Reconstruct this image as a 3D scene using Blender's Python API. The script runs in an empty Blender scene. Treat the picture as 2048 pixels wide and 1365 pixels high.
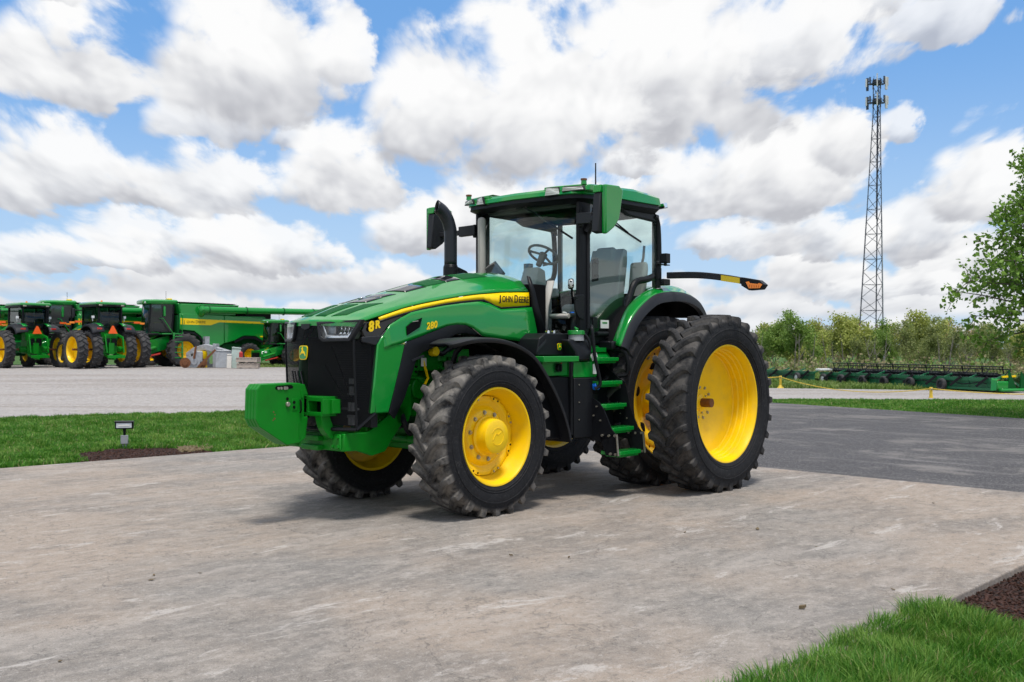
import bpy, bmesh, math, random
import numpy as np
from mathutils import Vector, Matrix, noise as mnoise

# ---------------------------------------------------------------- scene, camera, sky, sun, exposure
S = bpy.context.scene
COL = S.collection
R = math.radians
F_PX, HZ_PX, CAM_H = 2022.0, 695.3, 1.647          # focal length and horizon in photo pixels (2048 wide)

cam_d = bpy.data.cameras.new('camera')
cam = bpy.data.objects.new('camera', cam_d)
COL.objects.link(cam)
cam_d.sensor_width = 36.0
cam_d.lens = F_PX / 2048 * 36.0
cam_d.shift_y = (HZ_PX - 682.5) / 2048
cam_d.clip_start = 0.05
cam_d.clip_end = 4000
cam_d.dof.use_dof = True
cam_d.dof.focus_distance = 10.2
cam_d.dof.aperture_fstop = 4.5
cam.location = (0, 0, CAM_H)
cam.rotation_euler = (R(90), 0, 0)
S.camera = cam
S.render.engine = 'CYCLES'
S.cycles.use_denoising = True
S.cycles.max_bounces = 6
S.cycles.use_light_tree = False
S.cycles.adaptive_threshold = 0.015
S.cycles.transparent_max_bounces = 24
S.cycles.caustics_reflective = False
S.cycles.caustics_refractive = False
S.cycles.sample_clamp_indirect = 4.0
S.view_settings.view_transform = 'Standard'
S.view_settings.look = 'None'
S.view_settings.gamma = 1.0
S.view_settings.use_curve_mapping = False
S.view_settings.exposure = 0.0

SUN_DIR = Vector((0.10, -0.36, 1.05)).normalized()      # towards the sun: high, behind and right of the camera
SUN_EL = math.asin(SUN_DIR.z)
SUN_AZ = math.atan2(SUN_DIR.x, SUN_DIR.y)
sun_d = bpy.data.lights.new('sun', 'SUN')
sun_d.energy = 3.4
sun_d.angle = R(12)
sun_d.color = (1.0, 0.95, 0.87)
sun = bpy.data.objects.new('sun', sun_d)
COL.objects.link(sun)
sun.rotation_euler = (-SUN_DIR).to_track_quat('-Z', 'Y').to_euler()

# --- node helpers
class NT:
    def __init__(self, tree):
        self.t = tree
    def n(self, typ, **kw):
        nd = self.t.nodes.new(typ)
        for k, v in kw.items():
            setattr(nd, k, v)
        return nd
    def link(self, a, b):
        self.t.links.new(a, b)
    def sock(self, inp, v):
        if hasattr(v, 'is_output') or isinstance(v, bpy.types.NodeSocket):
            self.t.links.new(v, inp)
        elif v is not None:
            inp.default_value = v
    def math(self, op, a, b=None, c=None, clamp=False):
        nd = self.n('ShaderNodeMath', operation=op, use_clamp=clamp)
        for i, v in enumerate((a, b, c)):
            if v is not None:
                self.sock(nd.inputs[i], v)
        return nd.outputs[0]
    def vmath(self, op, a, b=None, scale=None):
        nd = self.n('ShaderNodeVectorMath', operation=op)
        self.sock(nd.inputs[0], a)
        if b is not None:
            self.sock(nd.inputs[1], b)
        if scale is not None:
            self.sock(nd.inputs['Scale'], scale)
        return nd.outputs['Value'] if op in ('LENGTH', 'DOT_PRODUCT', 'DISTANCE') else nd.outputs[0]
    def noise(self, vec, scale, detail=4, rough=0.55, dist=0.0, dim='3D'):
        nd = self.n('ShaderNodeTexNoise')
        nd.noise_dimensions = dim
        if vec is not None:
            self.link(vec, nd.inputs['Vector'])
        nd.inputs['Scale'].default_value = scale
        nd.inputs['Detail'].default_value = detail
        nd.inputs['Roughness'].default_value = rough
        nd.inputs['Distortion'].default_value = dist
        return nd.outputs['Fac']
    def ramp(self, fac, stops, interp='LINEAR'):
        nd = self.n('ShaderNodeValToRGB')
        cr = nd.color_ramp
        cr.interpolation = interp
        while len(cr.elements) < len(stops):
            cr.elements.new(0.5)
        for e, (p, c) in zip(cr.elements, stops):
            e.position = p
            e.color = (c, c, c, 1) if not hasattr(c, '__len__') else (*c[:3], 1)
        self.link(fac, nd.inputs[0])
        return nd.outputs[0]
    def smooth(self, v, lo, hi, a=0.0, b=1.0):
        nd = self.n('ShaderNodeMapRange', interpolation_type='SMOOTHSTEP')
        self.sock(nd.inputs[0], v)
        for i, x in enumerate((lo, hi, a, b)):
            nd.inputs[1 + i].default_value = x
        return nd.outputs[0]
    def mix(self, fac, a, b, blend='MIX'):
        nd = self.n('ShaderNodeMix', data_type='RGBA', blend_type=blend)
        self.sock(nd.inputs[0], fac)
        for i, v in ((6, a), (7, b)):
            if isinstance(v, (tuple, list)):
                v = (*v[:3], 1)
            self.sock(nd.inputs[i], v)
        return nd.outputs[2]
    def xyz(self, vec):
        nd = self.n('ShaderNodeSeparateXYZ')
        self.link(vec, nd.inputs[0])
        return nd.outputs
    def comb(self, x, y, z):
        nd = self.n('ShaderNodeCombineXYZ')
        for i, v in enumerate((x, y, z)):
            self.sock(nd.inputs[i], v)
        return nd.outputs[0]

# --- sky: physical blue sky with a field of fair-weather cumulus (positions in azimuth / elevation)
def px_azel(px, py):
    X, Y, Z = (px - 1024) / F_PX, 1.0, (HZ_PX - py) / F_PX
    return math.atan2(X, Y), math.atan2(Z, math.hypot(X, Y))

CUMULUS = [  # far to near: photo x of the middle, y of the flat base, half width, height over the base, whiteness
    (300, 520, 240, 92, .9), (150, 545, 230, 70, .85), (520, 530, 210, 112, .92), 
    (1500, 505, 150, 78, .9), (1640, 500, 150, 120, .92), (1840, 510, 170, 120, .92), (2030, 540, 150, 110, .92), (1800, 600, 220, 55, .88),
    (840, 490, 130, 120, .97), (960, 480, 150, 165, 1), (1140, 470, 190, 180, 1), (1265, 345, 80, 66, .95), (2010, 440, 150, 185, .98), 
    (1420, 415, 170, 125, .97), (1585, 405, 190, 225, 1), (1690, 335, 75, 150, .97), (1790, 302, 52, 60, .8),
    (370, 415, 175, 122, .95), (110, 410, 230, 165, .97), (420, 285, 140, 120, .92), (130, 222, 175, 172, 1), (95, 80, 50, 55, .95),
    (600, 308, 75, 64, .85), (682, 388, 140, 158, 1), (505, 212, 222, 300, 1), (680, 160, 58, 150, .95), 
    (1880, 125, 130, 105, .85), (1990, 55, 150, 90, .85), (1690, 70, 120, 110, .93), (1560, 160, 220, 210, .97), (1330, 235, 280, 290, 1), (1050, 292, 270, 340, 1), (855, 285, 138, 255, 1),
]
world = bpy.data.worlds.new('World')
S.world = world
world.use_nodes = True
wt = NT(world.node_tree)
world.node_tree.nodes.clear()
sky = wt.n('ShaderNodeTexSky', sky_type='NISHITA')
sky.sun_disc = False
sky.sun_elevation = SUN_EL
sky.sun_rotation = SUN_AZ
sky.altitude = 200
sky.air_density = 1.0
sky.dust_density = 0.6
sky.ozone_density = 1.6

tc = wt.n('ShaderNodeTexCoord')
sx, sy, sz = wt.xyz(tc.outputs['Generated'])
az = wt.math('ARCTAN2', sx, sy)
el = wt.math('ARCSINE', sz)
# layer coordinates: cells get smaller towards the horizon
sq = wt.math('DIVIDE', 1.0, wt.math('ADD', wt.math('MAXIMUM', el, 0.0), 0.13))
lay = wt.comb(wt.math('MULTIPLY', az, wt.math('POWER', sq, 0.55)), wt.math('MULTIPLY', wt.math('LOGARITHM', sq, math.e), 0.72), 0.0)
fb = wt.n('ShaderNodeTexNoise', noise_dimensions='2D')
wt.link(lay, fb.inputs['Vector'])
for k_, v_ in (('Scale', 6.5), ('Detail', 8.0), ('Roughness', 0.58), ('Distortion', 0.2)):
    fb.inputs[k_].default_value = v_
n1 = wt.math('SUBTRACT', fb.outputs['Fac'], 0.5)
wcol = wt.vmath('SUBTRACT', fb.outputs['Color'], (0.5, 0.5, 0.5))
nl = wt.noise(lay, 7.0, 3.0, 0.55, 0.2, '2D')
nlu = wt.noise(wt.vmath('ADD', lay, (0.03, -0.05, 0.0)), 7.0, 3.0, 0.55, 0.2, '2D')
relief = wt.math('MULTIPLY', wt.math('SUBTRACT', nl, nlu), 1.5)          # lit where the cloud thins towards the sun
v0 = wt.vmath('ADD', lay, wt.vmath('SCALE', wcol, scale=0.10))
pf = None                                                                 # rounded cauliflower cells, two sizes
for sc, am in ((11.0, 0.60), (26.0, 0.40)):
    vo = wt.n('ShaderNodeTexVoronoi', feature='F1', voronoi_dimensions='2D')
    vo.inputs['Scale'].default_value = sc
    wt.link(v0, vo.inputs['Vector'])
    q_ = wt.math('MULTIPLY', wt.math('SUBTRACT', vo.outputs['Distance'], 0.45), am)
    pf = q_ if pf is None else wt.math('ADD', pf, q_)
edge = wt.math('ADD', wt.math('MULTIPLY', n1, 1.9), wt.math('MULTIPLY', pf, 0.62))     # added to every outline
pos = wt.vmath('ADD', wt.comb(az, el, 0.0), wt.vmath('MULTIPLY', wcol, (0.075, 0.045, 0.0)))
tone = wt.math('ADD', relief, wt.math('MULTIPLY', pf, -0.22))
A_, B_ = None, None                                                       # cover and brightness, composited far to near
def over(mask, bright):
    global A_, B_
    if A_ is None:
        A_, B_ = mask, wt.math('MULTIPLY', bright, mask)
        return
    inv = wt.math('SUBTRACT', 1.0, mask)
    A_ = wt.math('MULTIPLY_ADD', A_, inv, mask)
    B_ = wt.math('MULTIPLY_ADD', B_, inv, wt.math('MULTIPLY', bright, mask))
# rows of far cumulus low over the horizon, all round
for i, (base, hgt, k_) in enumerate(((668, 34, 6.5), (630, 50, 4.8), (582, 72, 3.6))):
    e0, hh = (HZ_PX - base) / F_PX, hgt / F_PX
    rn = wt.noise(wt.comb(wt.math('MULTIPLY', az, k_), wt.math('MULTIPLY_ADD', el, 3.0, 7.3 * i), 0.0), 2.2, 4.0, 0.6, 0.0, '2D')
    v = wt.math('DIVIDE', wt.math('SUBTRACT', el, e0), hh)
    top = wt.math('MULTIPLY_ADD', rn, 3.4, -0.95)
    lim = wt.math('SUBTRACT', wt.math('SUBTRACT', top, v), wt.math('MULTIPLY', edge, 0.5))
    mk = wt.math('MULTIPLY', wt.smooth(lim, -0.05, 0.35), wt.smooth(v, -0.45, 0.10))
    over(mk, wt.math('ADD', wt.smooth(v, -0.3, 1.0, 0.25, 0.95), wt.math('MULTIPLY', tone, 0.6), clamp=True))
for (px, base, hw, hgt, wh) in CUMULUS:
    a0, _e = px_azel(px, base)
    e0 = (HZ_PX - base) / F_PX
    q = wt.vmath('MULTIPLY_ADD', pos, (F_PX / hw, F_PX / hgt, 0.0))
    q.node.inputs[2].default_value = (-a0 * F_PX / hw, -e0 * F_PX / hgt, 0.0)
    qx, qy, _q = wt.xyz(q)
    vv = wt.math('MAXIMUM', qy, wt.math('MULTIPLY', qy, -3.6))
    d = wt.math('MULTIPLY_ADD', qx, qx, wt.math('MULTIPLY', vv, vv))
    mk = wt.math('MULTIPLY', wt.smooth(wt.math('ADD', d, edge), 0.95, 0.36), wh)
    over(mk, wt.math('ADD', wt.smooth(qy, -0.26, 0.50, 0.14, 1.02), tone, clamp=True))
# the same kind of cloud field goes on outside the view, from noise alone
inside = wt.math('MULTIPLY', wt.smooth(wt.math('ABSOLUTE', az), 0.62, 0.50), wt.smooth(el, 0.46, 0.36))
far = wt.noise(lay, 1.6, 3, 0.5, 0.0, '2D')
co = wt.smooth(wt.math('SUBTRACT', far, wt.math('MULTIPLY', edge, 0.10)), 0.43, 0.50)
bo = wt.math('ADD', wt.smooth(far, 0.66, 0.48, 0.35, 0.95), tone, clamp=True)
outm = wt.math('MULTIPLY', co, wt.math('SUBTRACT', 1.0, inside))
over(outm, bo)
cover = A_
bright = wt.math('DIVIDE', B_, wt.math('MAXIMUM', A_, 0.02), clamp=True)
ccol = wt.ramp(bright, [(0.0, (0.52, 0.53, 0.57)), (0.35, (0.70, 0.71, 0.74)), (0.68, (0.88, 0.885, 0.895)), (1.0, (0.985, 0.985, 0.985))])
skyc = wt.vmath('SCALE', sky.outputs[0], scale=0.15)
skyh = wt.mix(0.60, skyc, (0.13, 0.40, 0.88))
skyh = wt.mix(wt.smooth(el, 0.0, 0.30, 0.65, 0.0), skyh, (0.60, 0.76, 0.92))
ccol = wt.mix(wt.smooth(el, 0.0, 0.09, 0.35, 0.0), ccol, (0.74, 0.79, 0.86))
full = wt.mix(cover, skyh, ccol)
bg = wt.n('ShaderNodeBackground')
wt.link(full, bg.inputs[0])
bg.inputs[1].default_value = 1.0
world.cycles.sampling_method = 'MANUAL'
world.cycles.sample_map_resolution = 512
wo = wt.n('ShaderNodeOutputWorld')
wt.link(bg.outputs[0], wo.inputs[0])

# ---------------------------------------------------------------- materials
def srgb(r, g, b):
    f = lambda c: (c / 255 / 12.92) if c / 255 <= 0.04045 else ((c / 255 + 0.055) / 1.055) ** 2.4
    return (f(r), f(g), f(b))

MATS = {}
def material(name, col, rough=0.5, metal=0.0, coat=0.0, var=0.0, vscale=6.0, bump=0.0, bscale=40.0, spec=0.5, dirt=None, dirt_amt=0.0, dirt_scale=3.0):
    if name in MATS:
        return MATS[name]
    m = bpy.data.materials.new(name)
    m.use_nodes = True
    t = NT(m.node_tree)
    b = m.node_tree.nodes['Principled BSDF']
    tc_ = t.n('ShaderNodeTexCoord').outputs['Object']
    c = (*col, 1)
    b.inputs['Base Color'].default_value = c
    b.inputs['Metallic'].default_value = metal
    b.inputs['Roughness'].default_value = rough
    b.inputs['Specular IOR Level'].default_value = spec
    if coat:
        b.inputs['Coat Weight'].default_value = coat
        b.inputs['Coat Roughness'].default_value = 0.04
    out = None
    if var:
        nz = t.noise(tc_, vscale, 5, 0.6)
        lo = tuple(x * (1 - var) for x in col)
        hi = tuple(min(1, x * (1 + var)) for x in col)
        out = t.mix(nz, lo, hi)
    if dirt_amt:
        nd = t.noise(tc_, dirt_scale, 7, 0.65)
        f = t.math('MULTIPLY', t.smooth(nd, 0.42, 0.72), dirt_amt)
        out = t.mix(f, out if out is not None else col, dirt)
        t.link(t.math('ADD', rough, t.math('MULTIPLY', f, 0.4), clamp=True), b.inputs['Roughness'])
    if out is not None:
        t.link(out, b.inputs['Base Color'])
    if bump:
        bp = t.n('ShaderNodeBump')
        bp.inputs['Strength'].default_value = bump
        bp.inputs['Distance'].default_value = 0.01
        t.link(t.noise(tc_, bscale, 3, 0.6), bp.inputs['Height'])
        t.link(bp.outputs[0], b.inputs['Normal'])
    MATS[name] = m
    return m

GREEN_C = (0.0015, 0.232, 0.026)
YELLOW_C = (0.93, 0.63, 0.0)
GREEN = material('green_paint', GREEN_C, 0.30, coat=0.9, var=0.05, vscale=3, spec=0.25)
GREEN_CAST = material('green_cast_iron', (0.0015, 0.205, 0.010), 0.42, coat=0.12, var=0.12, vscale=9, bump=0.12, bscale=120, dirt=(0.012, 0.08, 0.012), dirt_amt=0.25, spec=0.25)
GREEN_DK = material('dark_green_grip', (0.001, 0.080, 0.016), 0.6, spec=0.2)
YELLOW = material('yellow_paint', YELLOW_C, 0.38, coat=0.25, var=0.04, vscale=4, spec=0.25)
YELLOW_WHEEL = material('yellow_wheel_paint', (0.93, 0.60, 0.0), 0.40, coat=0.25, var=0.05, vscale=5, dirt=(0.50, 0.33, 0.06), dirt_amt=0.30, dirt_scale=5, spec=0.3)
BLACK = material('black_plastic', (0.0075, 0.0085, 0.011), 0.42, var=0.15, vscale=8, bump=0.05, bscale=300, spec=0.22)
BLACK_GLOSS = material('black_gloss', (0.004, 0.0045, 0.006), 0.10, coat=0.5, spec=0.3)
CHARCOAL = material('charcoal_plastic', (0.017, 0.0185, 0.023), 0.48, var=0.12, vscale=6, bump=0.06, bscale=260, spec=0.3)
DARK = material('dark_void', (0.004, 0.004, 0.005), 0.8, spec=0.1)
STEEL = material('bolt_steel', (0.42, 0.40, 0.34), 0.4, metal=0.8, var=0.2, vscale=30)
CHROME = material('chrome', (0.86, 0.88, 0.90), 0.10, metal=1.0)
RUST = material('rusty_shaft', (0.15, 0.055, 0.018), 0.7, var=0.5, vscale=20, bump=0.3, bscale=60)
GREY = material('grey_interior', (0.42, 0.41, 0.38), 0.65, var=0.1)
GREY_DK = material('dark_grey_interior', (0.13, 0.13, 0.125), 0.7, var=0.1)
WHITE = material('white_label', (0.78, 0.78, 0.76), 0.5)
AMBER = material('amber_lens', (0.90, 0.24, 0.006), 0.2, coat=0.5)
REFL_Y = material('yellow_reflector', (0.66, 0.49, 0.02), 0.35)
RED = material('red_lens', (0.45, 0.015, 0.01), 0.25, coat=0.5)
ORANGE = material('orange_sign', (0.92, 0.12, 0.01), 0.4)
BLUE = material('blue_cap', (0.01, 0.17, 0.75), 0.45)
GALV = material('galvanised_steel', (0.36, 0.38, 0.41), 0.5, metal=0.3, var=0.25, vscale=5, dirt=(0.15, 0.14, 0.13), dirt_amt=0.4)
WOOD = material('weathered_wood', (0.40, 0.345, 0.30), 0.85, var=0.35, vscale=9)

def glass_material(name, tint, refl=1.0, rough=0.0):
    m = bpy.data.materials.new(name)
    m.use_nodes = True
    t = NT(m.node_tree)
    m.node_tree.nodes.clear()
    tr = t.n('ShaderNodeBsdfTransparent')
    tr.inputs[0].default_value = (*tint, 1)
    gl = t.n('ShaderNodeBsdfGlossy')
    gl.inputs['Roughness'].default_value = rough
    fr = t.n('ShaderNodeFresnel')
    geo = t.n('ShaderNodeNewGeometry')
    t.link(t.math('ADD', 1.5, t.math('MULTIPLY', geo.outputs['Backfacing'], 1 / 1.5 - 1.5)), fr.inputs[0])
    mx = t.n('ShaderNodeMixShader')
    t.link(t.math('MULTIPLY', fr.outputs[0], refl), mx.inputs[0])
    t.link(tr.outputs[0], mx.inputs[1])
    t.link(gl.outputs[0], mx.inputs[2])
    o = t.n('ShaderNodeOutputMaterial')
    t.link(mx.outputs[0], o.inputs[0])
    MATS[name] = m
    return m
GLASS = glass_material('cab_glass', (0.90, 0.965, 0.96), 1.0)
LENS = glass_material('clear_lens', (0.93, 0.95, 0.97), 1.2)

def screen_material(name, col, open_):
    m = bpy.data.materials.new(name)
    m.use_nodes = True
    t = NT(m.node_tree)
    b = m.node_tree.nodes['Principled BSDF']
    b.inputs['Base Color'].default_value = (*col, 1)
    b.inputs['Roughness'].default_value = 0.45
    b.inputs['Specular IOR Level'].default_value = 0.12
    tr = t.n('ShaderNodeBsdfTransparent')
    mx = t.n('ShaderNodeMixShader')
    mx.inputs[0].default_value = open_
    t.link(b.outputs[0], mx.inputs[1])
    t.link(tr.outputs[0], mx.inputs[2])
    t.link(mx.outputs[0], m.node_tree.nodes['Material Output'].inputs[0])
    MATS[name] = m
    return m
MESH_SCREEN = screen_material('fine_mesh_screen', (0.004, 0.0045, 0.006), 0.34)

def tyre_material(name, r_in, r_out, half, dust, amt):
    """rubber with dry dust lying on the tread floor between the lugs and scuffed on the lugs"""
    m = bpy.data.materials.new(name)
    m.use_nodes = True
    t = NT(m.node_tree)
    b = m.node_tree.nodes['Principled BSDF']
    oc = t.n('ShaderNodeTexCoord').outputs['Object']
    x, y, z = t.xyz(oc)
    rad = t.math('SQRT', t.math('ADD', t.math('MULTIPLY', x, x), t.math('MULTIPLY', z, z)))
    tread = t.math('MULTIPLY', t.smooth(rad, r_in, r_in + 0.05), t.smooth(t.math('ABSOLUTE', y), half + .05, half - .03))
    low = t.smooth(rad, r_out, r_out - 0.03)
    n1 = t.noise(oc, 7.0, 6, 0.65)
    n2 = t.noise(oc, 38.0, 5, 0.7)
    n3 = t.noise(oc, 3.0, 4, 0.6)
    sidec = t.mix(n1, (0.009, 0.0095, 0.011), (0.024, 0.025, 0.029))
    n4 = t.noise(t.vmath('MULTIPLY', oc, (1, 1, 1)), 14.0, 8, 0.75, 1.5)
    scuff = t.math('ADD', t.math('MULTIPLY', t.smooth(n2, 0.52, 0.75), 0.30), t.math('MULTIPLY', t.smooth(n4, 0.55, 0.72), 0.35))
    c1 = t.mix(scuff, sidec, (0.100, 0.097, 0.096))
    floor_f = t.math('MULTIPLY', t.math('MULTIPLY', tread, low), t.math('MULTIPLY', t.smooth(n1, 0.30, 0.62), amt))
    wear = t.math('MULTIPLY', t.math('MULTIPLY', tread, t.smooth(t.math('ADD', t.math('MULTIPLY', n2, .6), t.math('MULTIPLY', n3, .5)), 0.45, 0.75)), amt * 0.45)
    c2 = t.mix(wear, c1, (0.145, 0.143, 0.143))
    c3 = t.mix(floor_f, c2, dust)
    t.link(c3, b.inputs['Base Color'])
    b.inputs['Roughness'].default_value = 0.72
    b.inputs['Specular IOR Level'].default_value = 0.16
    bp = t.n('ShaderNodeBump')
    bp.inputs['Strength'].default_value = 0.35
    bp.inputs['Distance'].default_value = 0.01
    t.link(t.math('ADD', n2, t.math('MULTIPLY', n1, 0.6)), bp.inputs['Height'])
    t.link(bp.outputs[0], b.inputs['Normal'])
    MATS[name] = m
    return m

# ---------------------------------------------------------------- mesh helpers
class MB:
    def __init__(self):
        self.v, self.f = [], []
    def add(self, vs, fs):
        o = len(self.v)
        self.v += [tuple(p) for p in vs]
        self.f += [tuple(i + o for i in q) for q in fs]
        return self
    def box(self, c, s, rot=None, taper=None):
        """c centre, s full sizes; taper=(tx,ty) scales the top"""
        hx, hy, hz = s[0] / 2, s[1] / 2, s[2] / 2
        tx, ty = taper or (1, 1)
        vs = [(-hx, -hy, -hz), (hx, -hy, -hz), (hx, hy, -hz), (-hx, hy, -hz),
              (-hx * tx, -hy * ty, hz), (hx * tx, -hy * ty, hz), (hx * tx, hy * ty, hz), (-hx * tx, hy * ty, hz)]
        if rot is not None:
            mt = rot if isinstance(rot, Matrix) else Matrix.Rotation(rot[2], 3, 'Z') @ Matrix.Rotation(rot[1], 3, 'Y') @ Matrix.Rotation(rot[0], 3, 'X')
            vs = [mt @ Vector(p) for p in vs]
        vs = [(p[0] + c[0], p[1] + c[1], p[2] + c[2]) for p in vs]
        return self.add(vs, [(0, 3, 2, 1), (4, 5, 6, 7), (0, 1, 5, 4), (1, 2, 6, 5), (2, 3, 7, 6), (3, 0, 4, 7)])
    def bar(self, p0, p1, w, h, up=(0, 0, 1)):
        """rectangular bar from p0 to p1, w sideways, h along up"""
        p0, p1 = Vector(p0), Vector(p1)
        d = (p1 - p0).normalized()
        u = Vector(up)
        s = d.cross(u)
        if s.length < 1e-4:
            s = d.cross(Vector((1, 0, 0)))
        s.normalize()
        u = s.cross(d).normalized()
        vs = []
        for p in (p0, p1):
            for a, b in ((-1, -1), (1, -1), (1, 1), (-1, 1)):
                vs.append(p + s * (a * w / 2) + u * (b * h / 2))
        return self.add(vs, [(3, 2, 1, 0), (4, 5, 6, 7), (0, 1, 5, 4), (1, 2, 6, 5), (2, 3, 7, 6), (3, 0, 4, 7)])
    def cyl(self, p0, p1, r0, r1=None, n=16, caps=True):
        r1 = r0 if r1 is None else r1
        p0, p1 = Vector(p0), Vector(p1)
        d = (p1 - p0).normalized()
        a = d.orthogonal().normalized()
        b = d.cross(a)
        vs = []
        for p, r in ((p0, r0), (p1, r1)):
            for i in range(n):
                t = 2 * math.pi * i / n
                vs.append(p + a * (r * math.cos(t)) + b * (r * math.sin(t)))
        fs = [(i, (i + 1) % n, n + (i + 1) % n, n + i) for i in range(n)]
        if caps:
            fs += [tuple(range(n - 1, -1, -1)), tuple(range(n, 2 * n))]
        return self.add(vs, fs)
    def tube(self, pts, r, n=8, caps=True):
        pts = [Vector(p) for p in pts]
        rs = r if hasattr(r, '__len__') else [r] * len(pts)
        vs, prev = [], None
        for i, p in enumerate(pts):
            d = (pts[min(i + 1, len(pts) - 1)] - pts[max(i - 1, 0)]).normalized()
            a = d.orthogonal().normalized() if prev is None else (prev - d * prev.dot(d)).normalized()
            prev = a
            b = d.cross(a)
            for k in range(n):
                t = 2 * math.pi * k / n
                vs.append(p + a * (rs[i] * math.cos(t)) + b * (rs[i] * math.sin(t)))
        fs = []
        for i in range(len(pts) - 1):
            for k in range(n):
                fs.append((i * n + k, i * n + (k + 1) % n, (i + 1) * n + (k + 1) % n, (i + 1) * n + k))
        if caps:
            fs += [tuple(range(n - 1, -1, -1)), tuple((len(pts) - 1) * n + k for k in range(n))]
        return self.add(vs, fs)
    def lathe(self, prof, n=48, c=(0, 0, 0), closed=False):
        """prof: (r, y) turned about the local y axis through c"""
        vs = []
        for r, y in prof:
            for i in range(n):
                t = 2 * math.pi * i / n
                vs.append((c[0] + r * math.cos(t), c[1] + y, c[2] + r * math.sin(t)))
        fs = []
        m = len(prof)
        for j in range(m - 1 if not closed else m):
            k = (j + 1) % m
            for i in range(n):
                fs.append((j * n + i, j * n + (i + 1) % n, k * n + (i + 1) % n, k * n + i))
        return self.add(vs, fs)
    def loft(self, rows, close_u=False, caps=False):
        n = len(rows[0])
        vs = [p for r in rows for p in r]
        fs = []
        for j in range(len(rows) - 1):
            for i in range(n if close_u else n - 1):
                k = (i + 1) % n
                fs.append((j * n + i, j * n + k, (j + 1) * n + k, (j + 1) * n + i))
        if caps:
            fs += [tuple(range(n - 1, -1, -1)), tuple((len(rows) - 1) * n + k for k in range(n))]
        return self.add(vs, fs)
    def plate(self, pts, off):
        """polygon pts (3-D), extruded by the vector off"""
        n = len(pts)
        vs = list(pts) + [(p[0] + off[0], p[1] + off[1], p[2] + off[2]) for p in pts]
        fs = [tuple(range(n)), tuple(range(2 * n - 1, n - 1, -1))]
        fs += [(i, i + n, (i + 1) % n + n, (i + 1) % n) for i in range(n)]
        return self.add(vs, fs)
    def prism(self, pts, y0, y1):
        """polygon of (x, z) extruded from y0 to y1"""
        return self.plate([(x, y0, z) for x, z in pts], (0, y1 - y0, 0))
    def mirror(self):
        self.v = [(x, -y, z) for x, y, z in self.v]
        self.f = [tuple(reversed(q)) for q in self.f]
        return self
    def mesh(self, name, mat, smooth=35, fix=True):
        me = bpy.data.meshes.new(name)
        me.from_pydata(self.v, [], self.f)
        if fix:
            bm = bmesh.new()
            bm.from_mesh(me)
            bmesh.ops.recalc_face_normals(bm, faces=bm.faces[:])
            bm.to_mesh(me)
            bm.free()
        if smooth:
            me.polygons.foreach_set('use_smooth', [True] * len(me.polygons))
            me.set_sharp_from_angle(angle=R(smooth))
        if mat is not None:
            me.materials.append(mat)
        me.update()
        return me
    def build(self, name, mat, parent=None, bevel=0.0, smooth=35, loc=None, fix=True, seg=2, solid=0.0):
        o = bpy.data.objects.new(name, self.mesh(name, mat, smooth, fix))
        COL.objects.link(o)
        if parent is not None:
            o.parent = parent
        if loc is not None:
            o.location = loc
        if solid:
            md = o.modifiers.new('thickness', 'SOLIDIFY')
            md.thickness = solid
            md.offset = 0
        if bevel:
            md = o.modifiers.new('edge', 'BEVEL')
            md.width = bevel
            md.segments = seg
            md.limit_method = 'ANGLE'
            md.angle_limit = R(30)
            md.use_clamp_overlap = True
        return o

def split_build(m, name, mat, parent=None, **kw):
    """each loose piece of m becomes an object of its own"""
    par = list(range(len(m.v)))
    def root(i):
        while par[i] != i:
            par[i] = par[par[i]]
            i = par[i]
        return i
    for q in m.f:
        for j in q[1:]:
            par[root(j)] = root(q[0])
    groups = {}
    for q in m.f:
        groups.setdefault(root(q[0]), []).append(q)
    for fs in groups.values():
        ids = sorted({i for q in fs for i in q})
        mp = {i: k for k, i in enumerate(ids)}
        p = MB()
        p.v = [m.v[i] for i in ids]
        p.f = [tuple(mp[i] for i in q) for q in fs]
        p.build(name, mat, parent, **kw)

def link(me, name, parent=None, loc=(0, 0, 0), rot=(0, 0, 0), scale=(1, 1, 1)):
    o = bpy.data.objects.new(name, me)
    COL.objects.link(o)
    o.parent = parent
    o.location, o.rotation_euler, o.scale = loc, rot, scale
    return o

def tag(o, label=None, cat=None, group=None, kind=None):
    for k, v in (('label', label), ('category', cat), ('group', group), ('kind', kind)):
        if v:
            o[k] = v
    return o

def thing(name, label, cat, loc=(0, 0, 0), rotz=0.0, group=None):
    o = bpy.data.objects.new(name, None)
    COL.objects.link(o)
    o.location = loc
    o.rotation_euler = (0, 0, rotz)
    return tag(o, label, cat, group)

def copy_tree(o, parent=None, label=None):
    c = o.copy()
    COL.objects.link(c)
    c.parent = parent
    if label:
        c['label'] = label
    for ch in list(o.children):
        copy_tree(ch, c)
    return c

_fonts = {}
def text_mesh(name, s, size, mat, bold=0.0, shear=0.0, space=1.0, depth=0.002):
    """flat lettering, lying in its own x/y plane, origin bottom left"""
    cu = bpy.data.curves.new(name, 'FONT')
    cu.body = s
    cu.size = size
    cu.offset = bold
    cu.shear = shear
    cu.space_character = space
    cu.extrude = depth
    cu.resolution_u = 3
    ob = bpy.data.objects.new(name, cu)
    COL.objects.link(ob)
    dg = bpy.context.evaluated_depsgraph_get()
    me = bpy.data.meshes.new_from_object(ob.evaluated_get(dg))
    bpy.data.objects.remove(ob)
    bpy.data.curves.remove(cu)
    me.materials.clear()
    me.materials.append(mat)
    return me

def interp(x, xs, ys):
    return float(np.interp(x, xs, ys))

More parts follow.
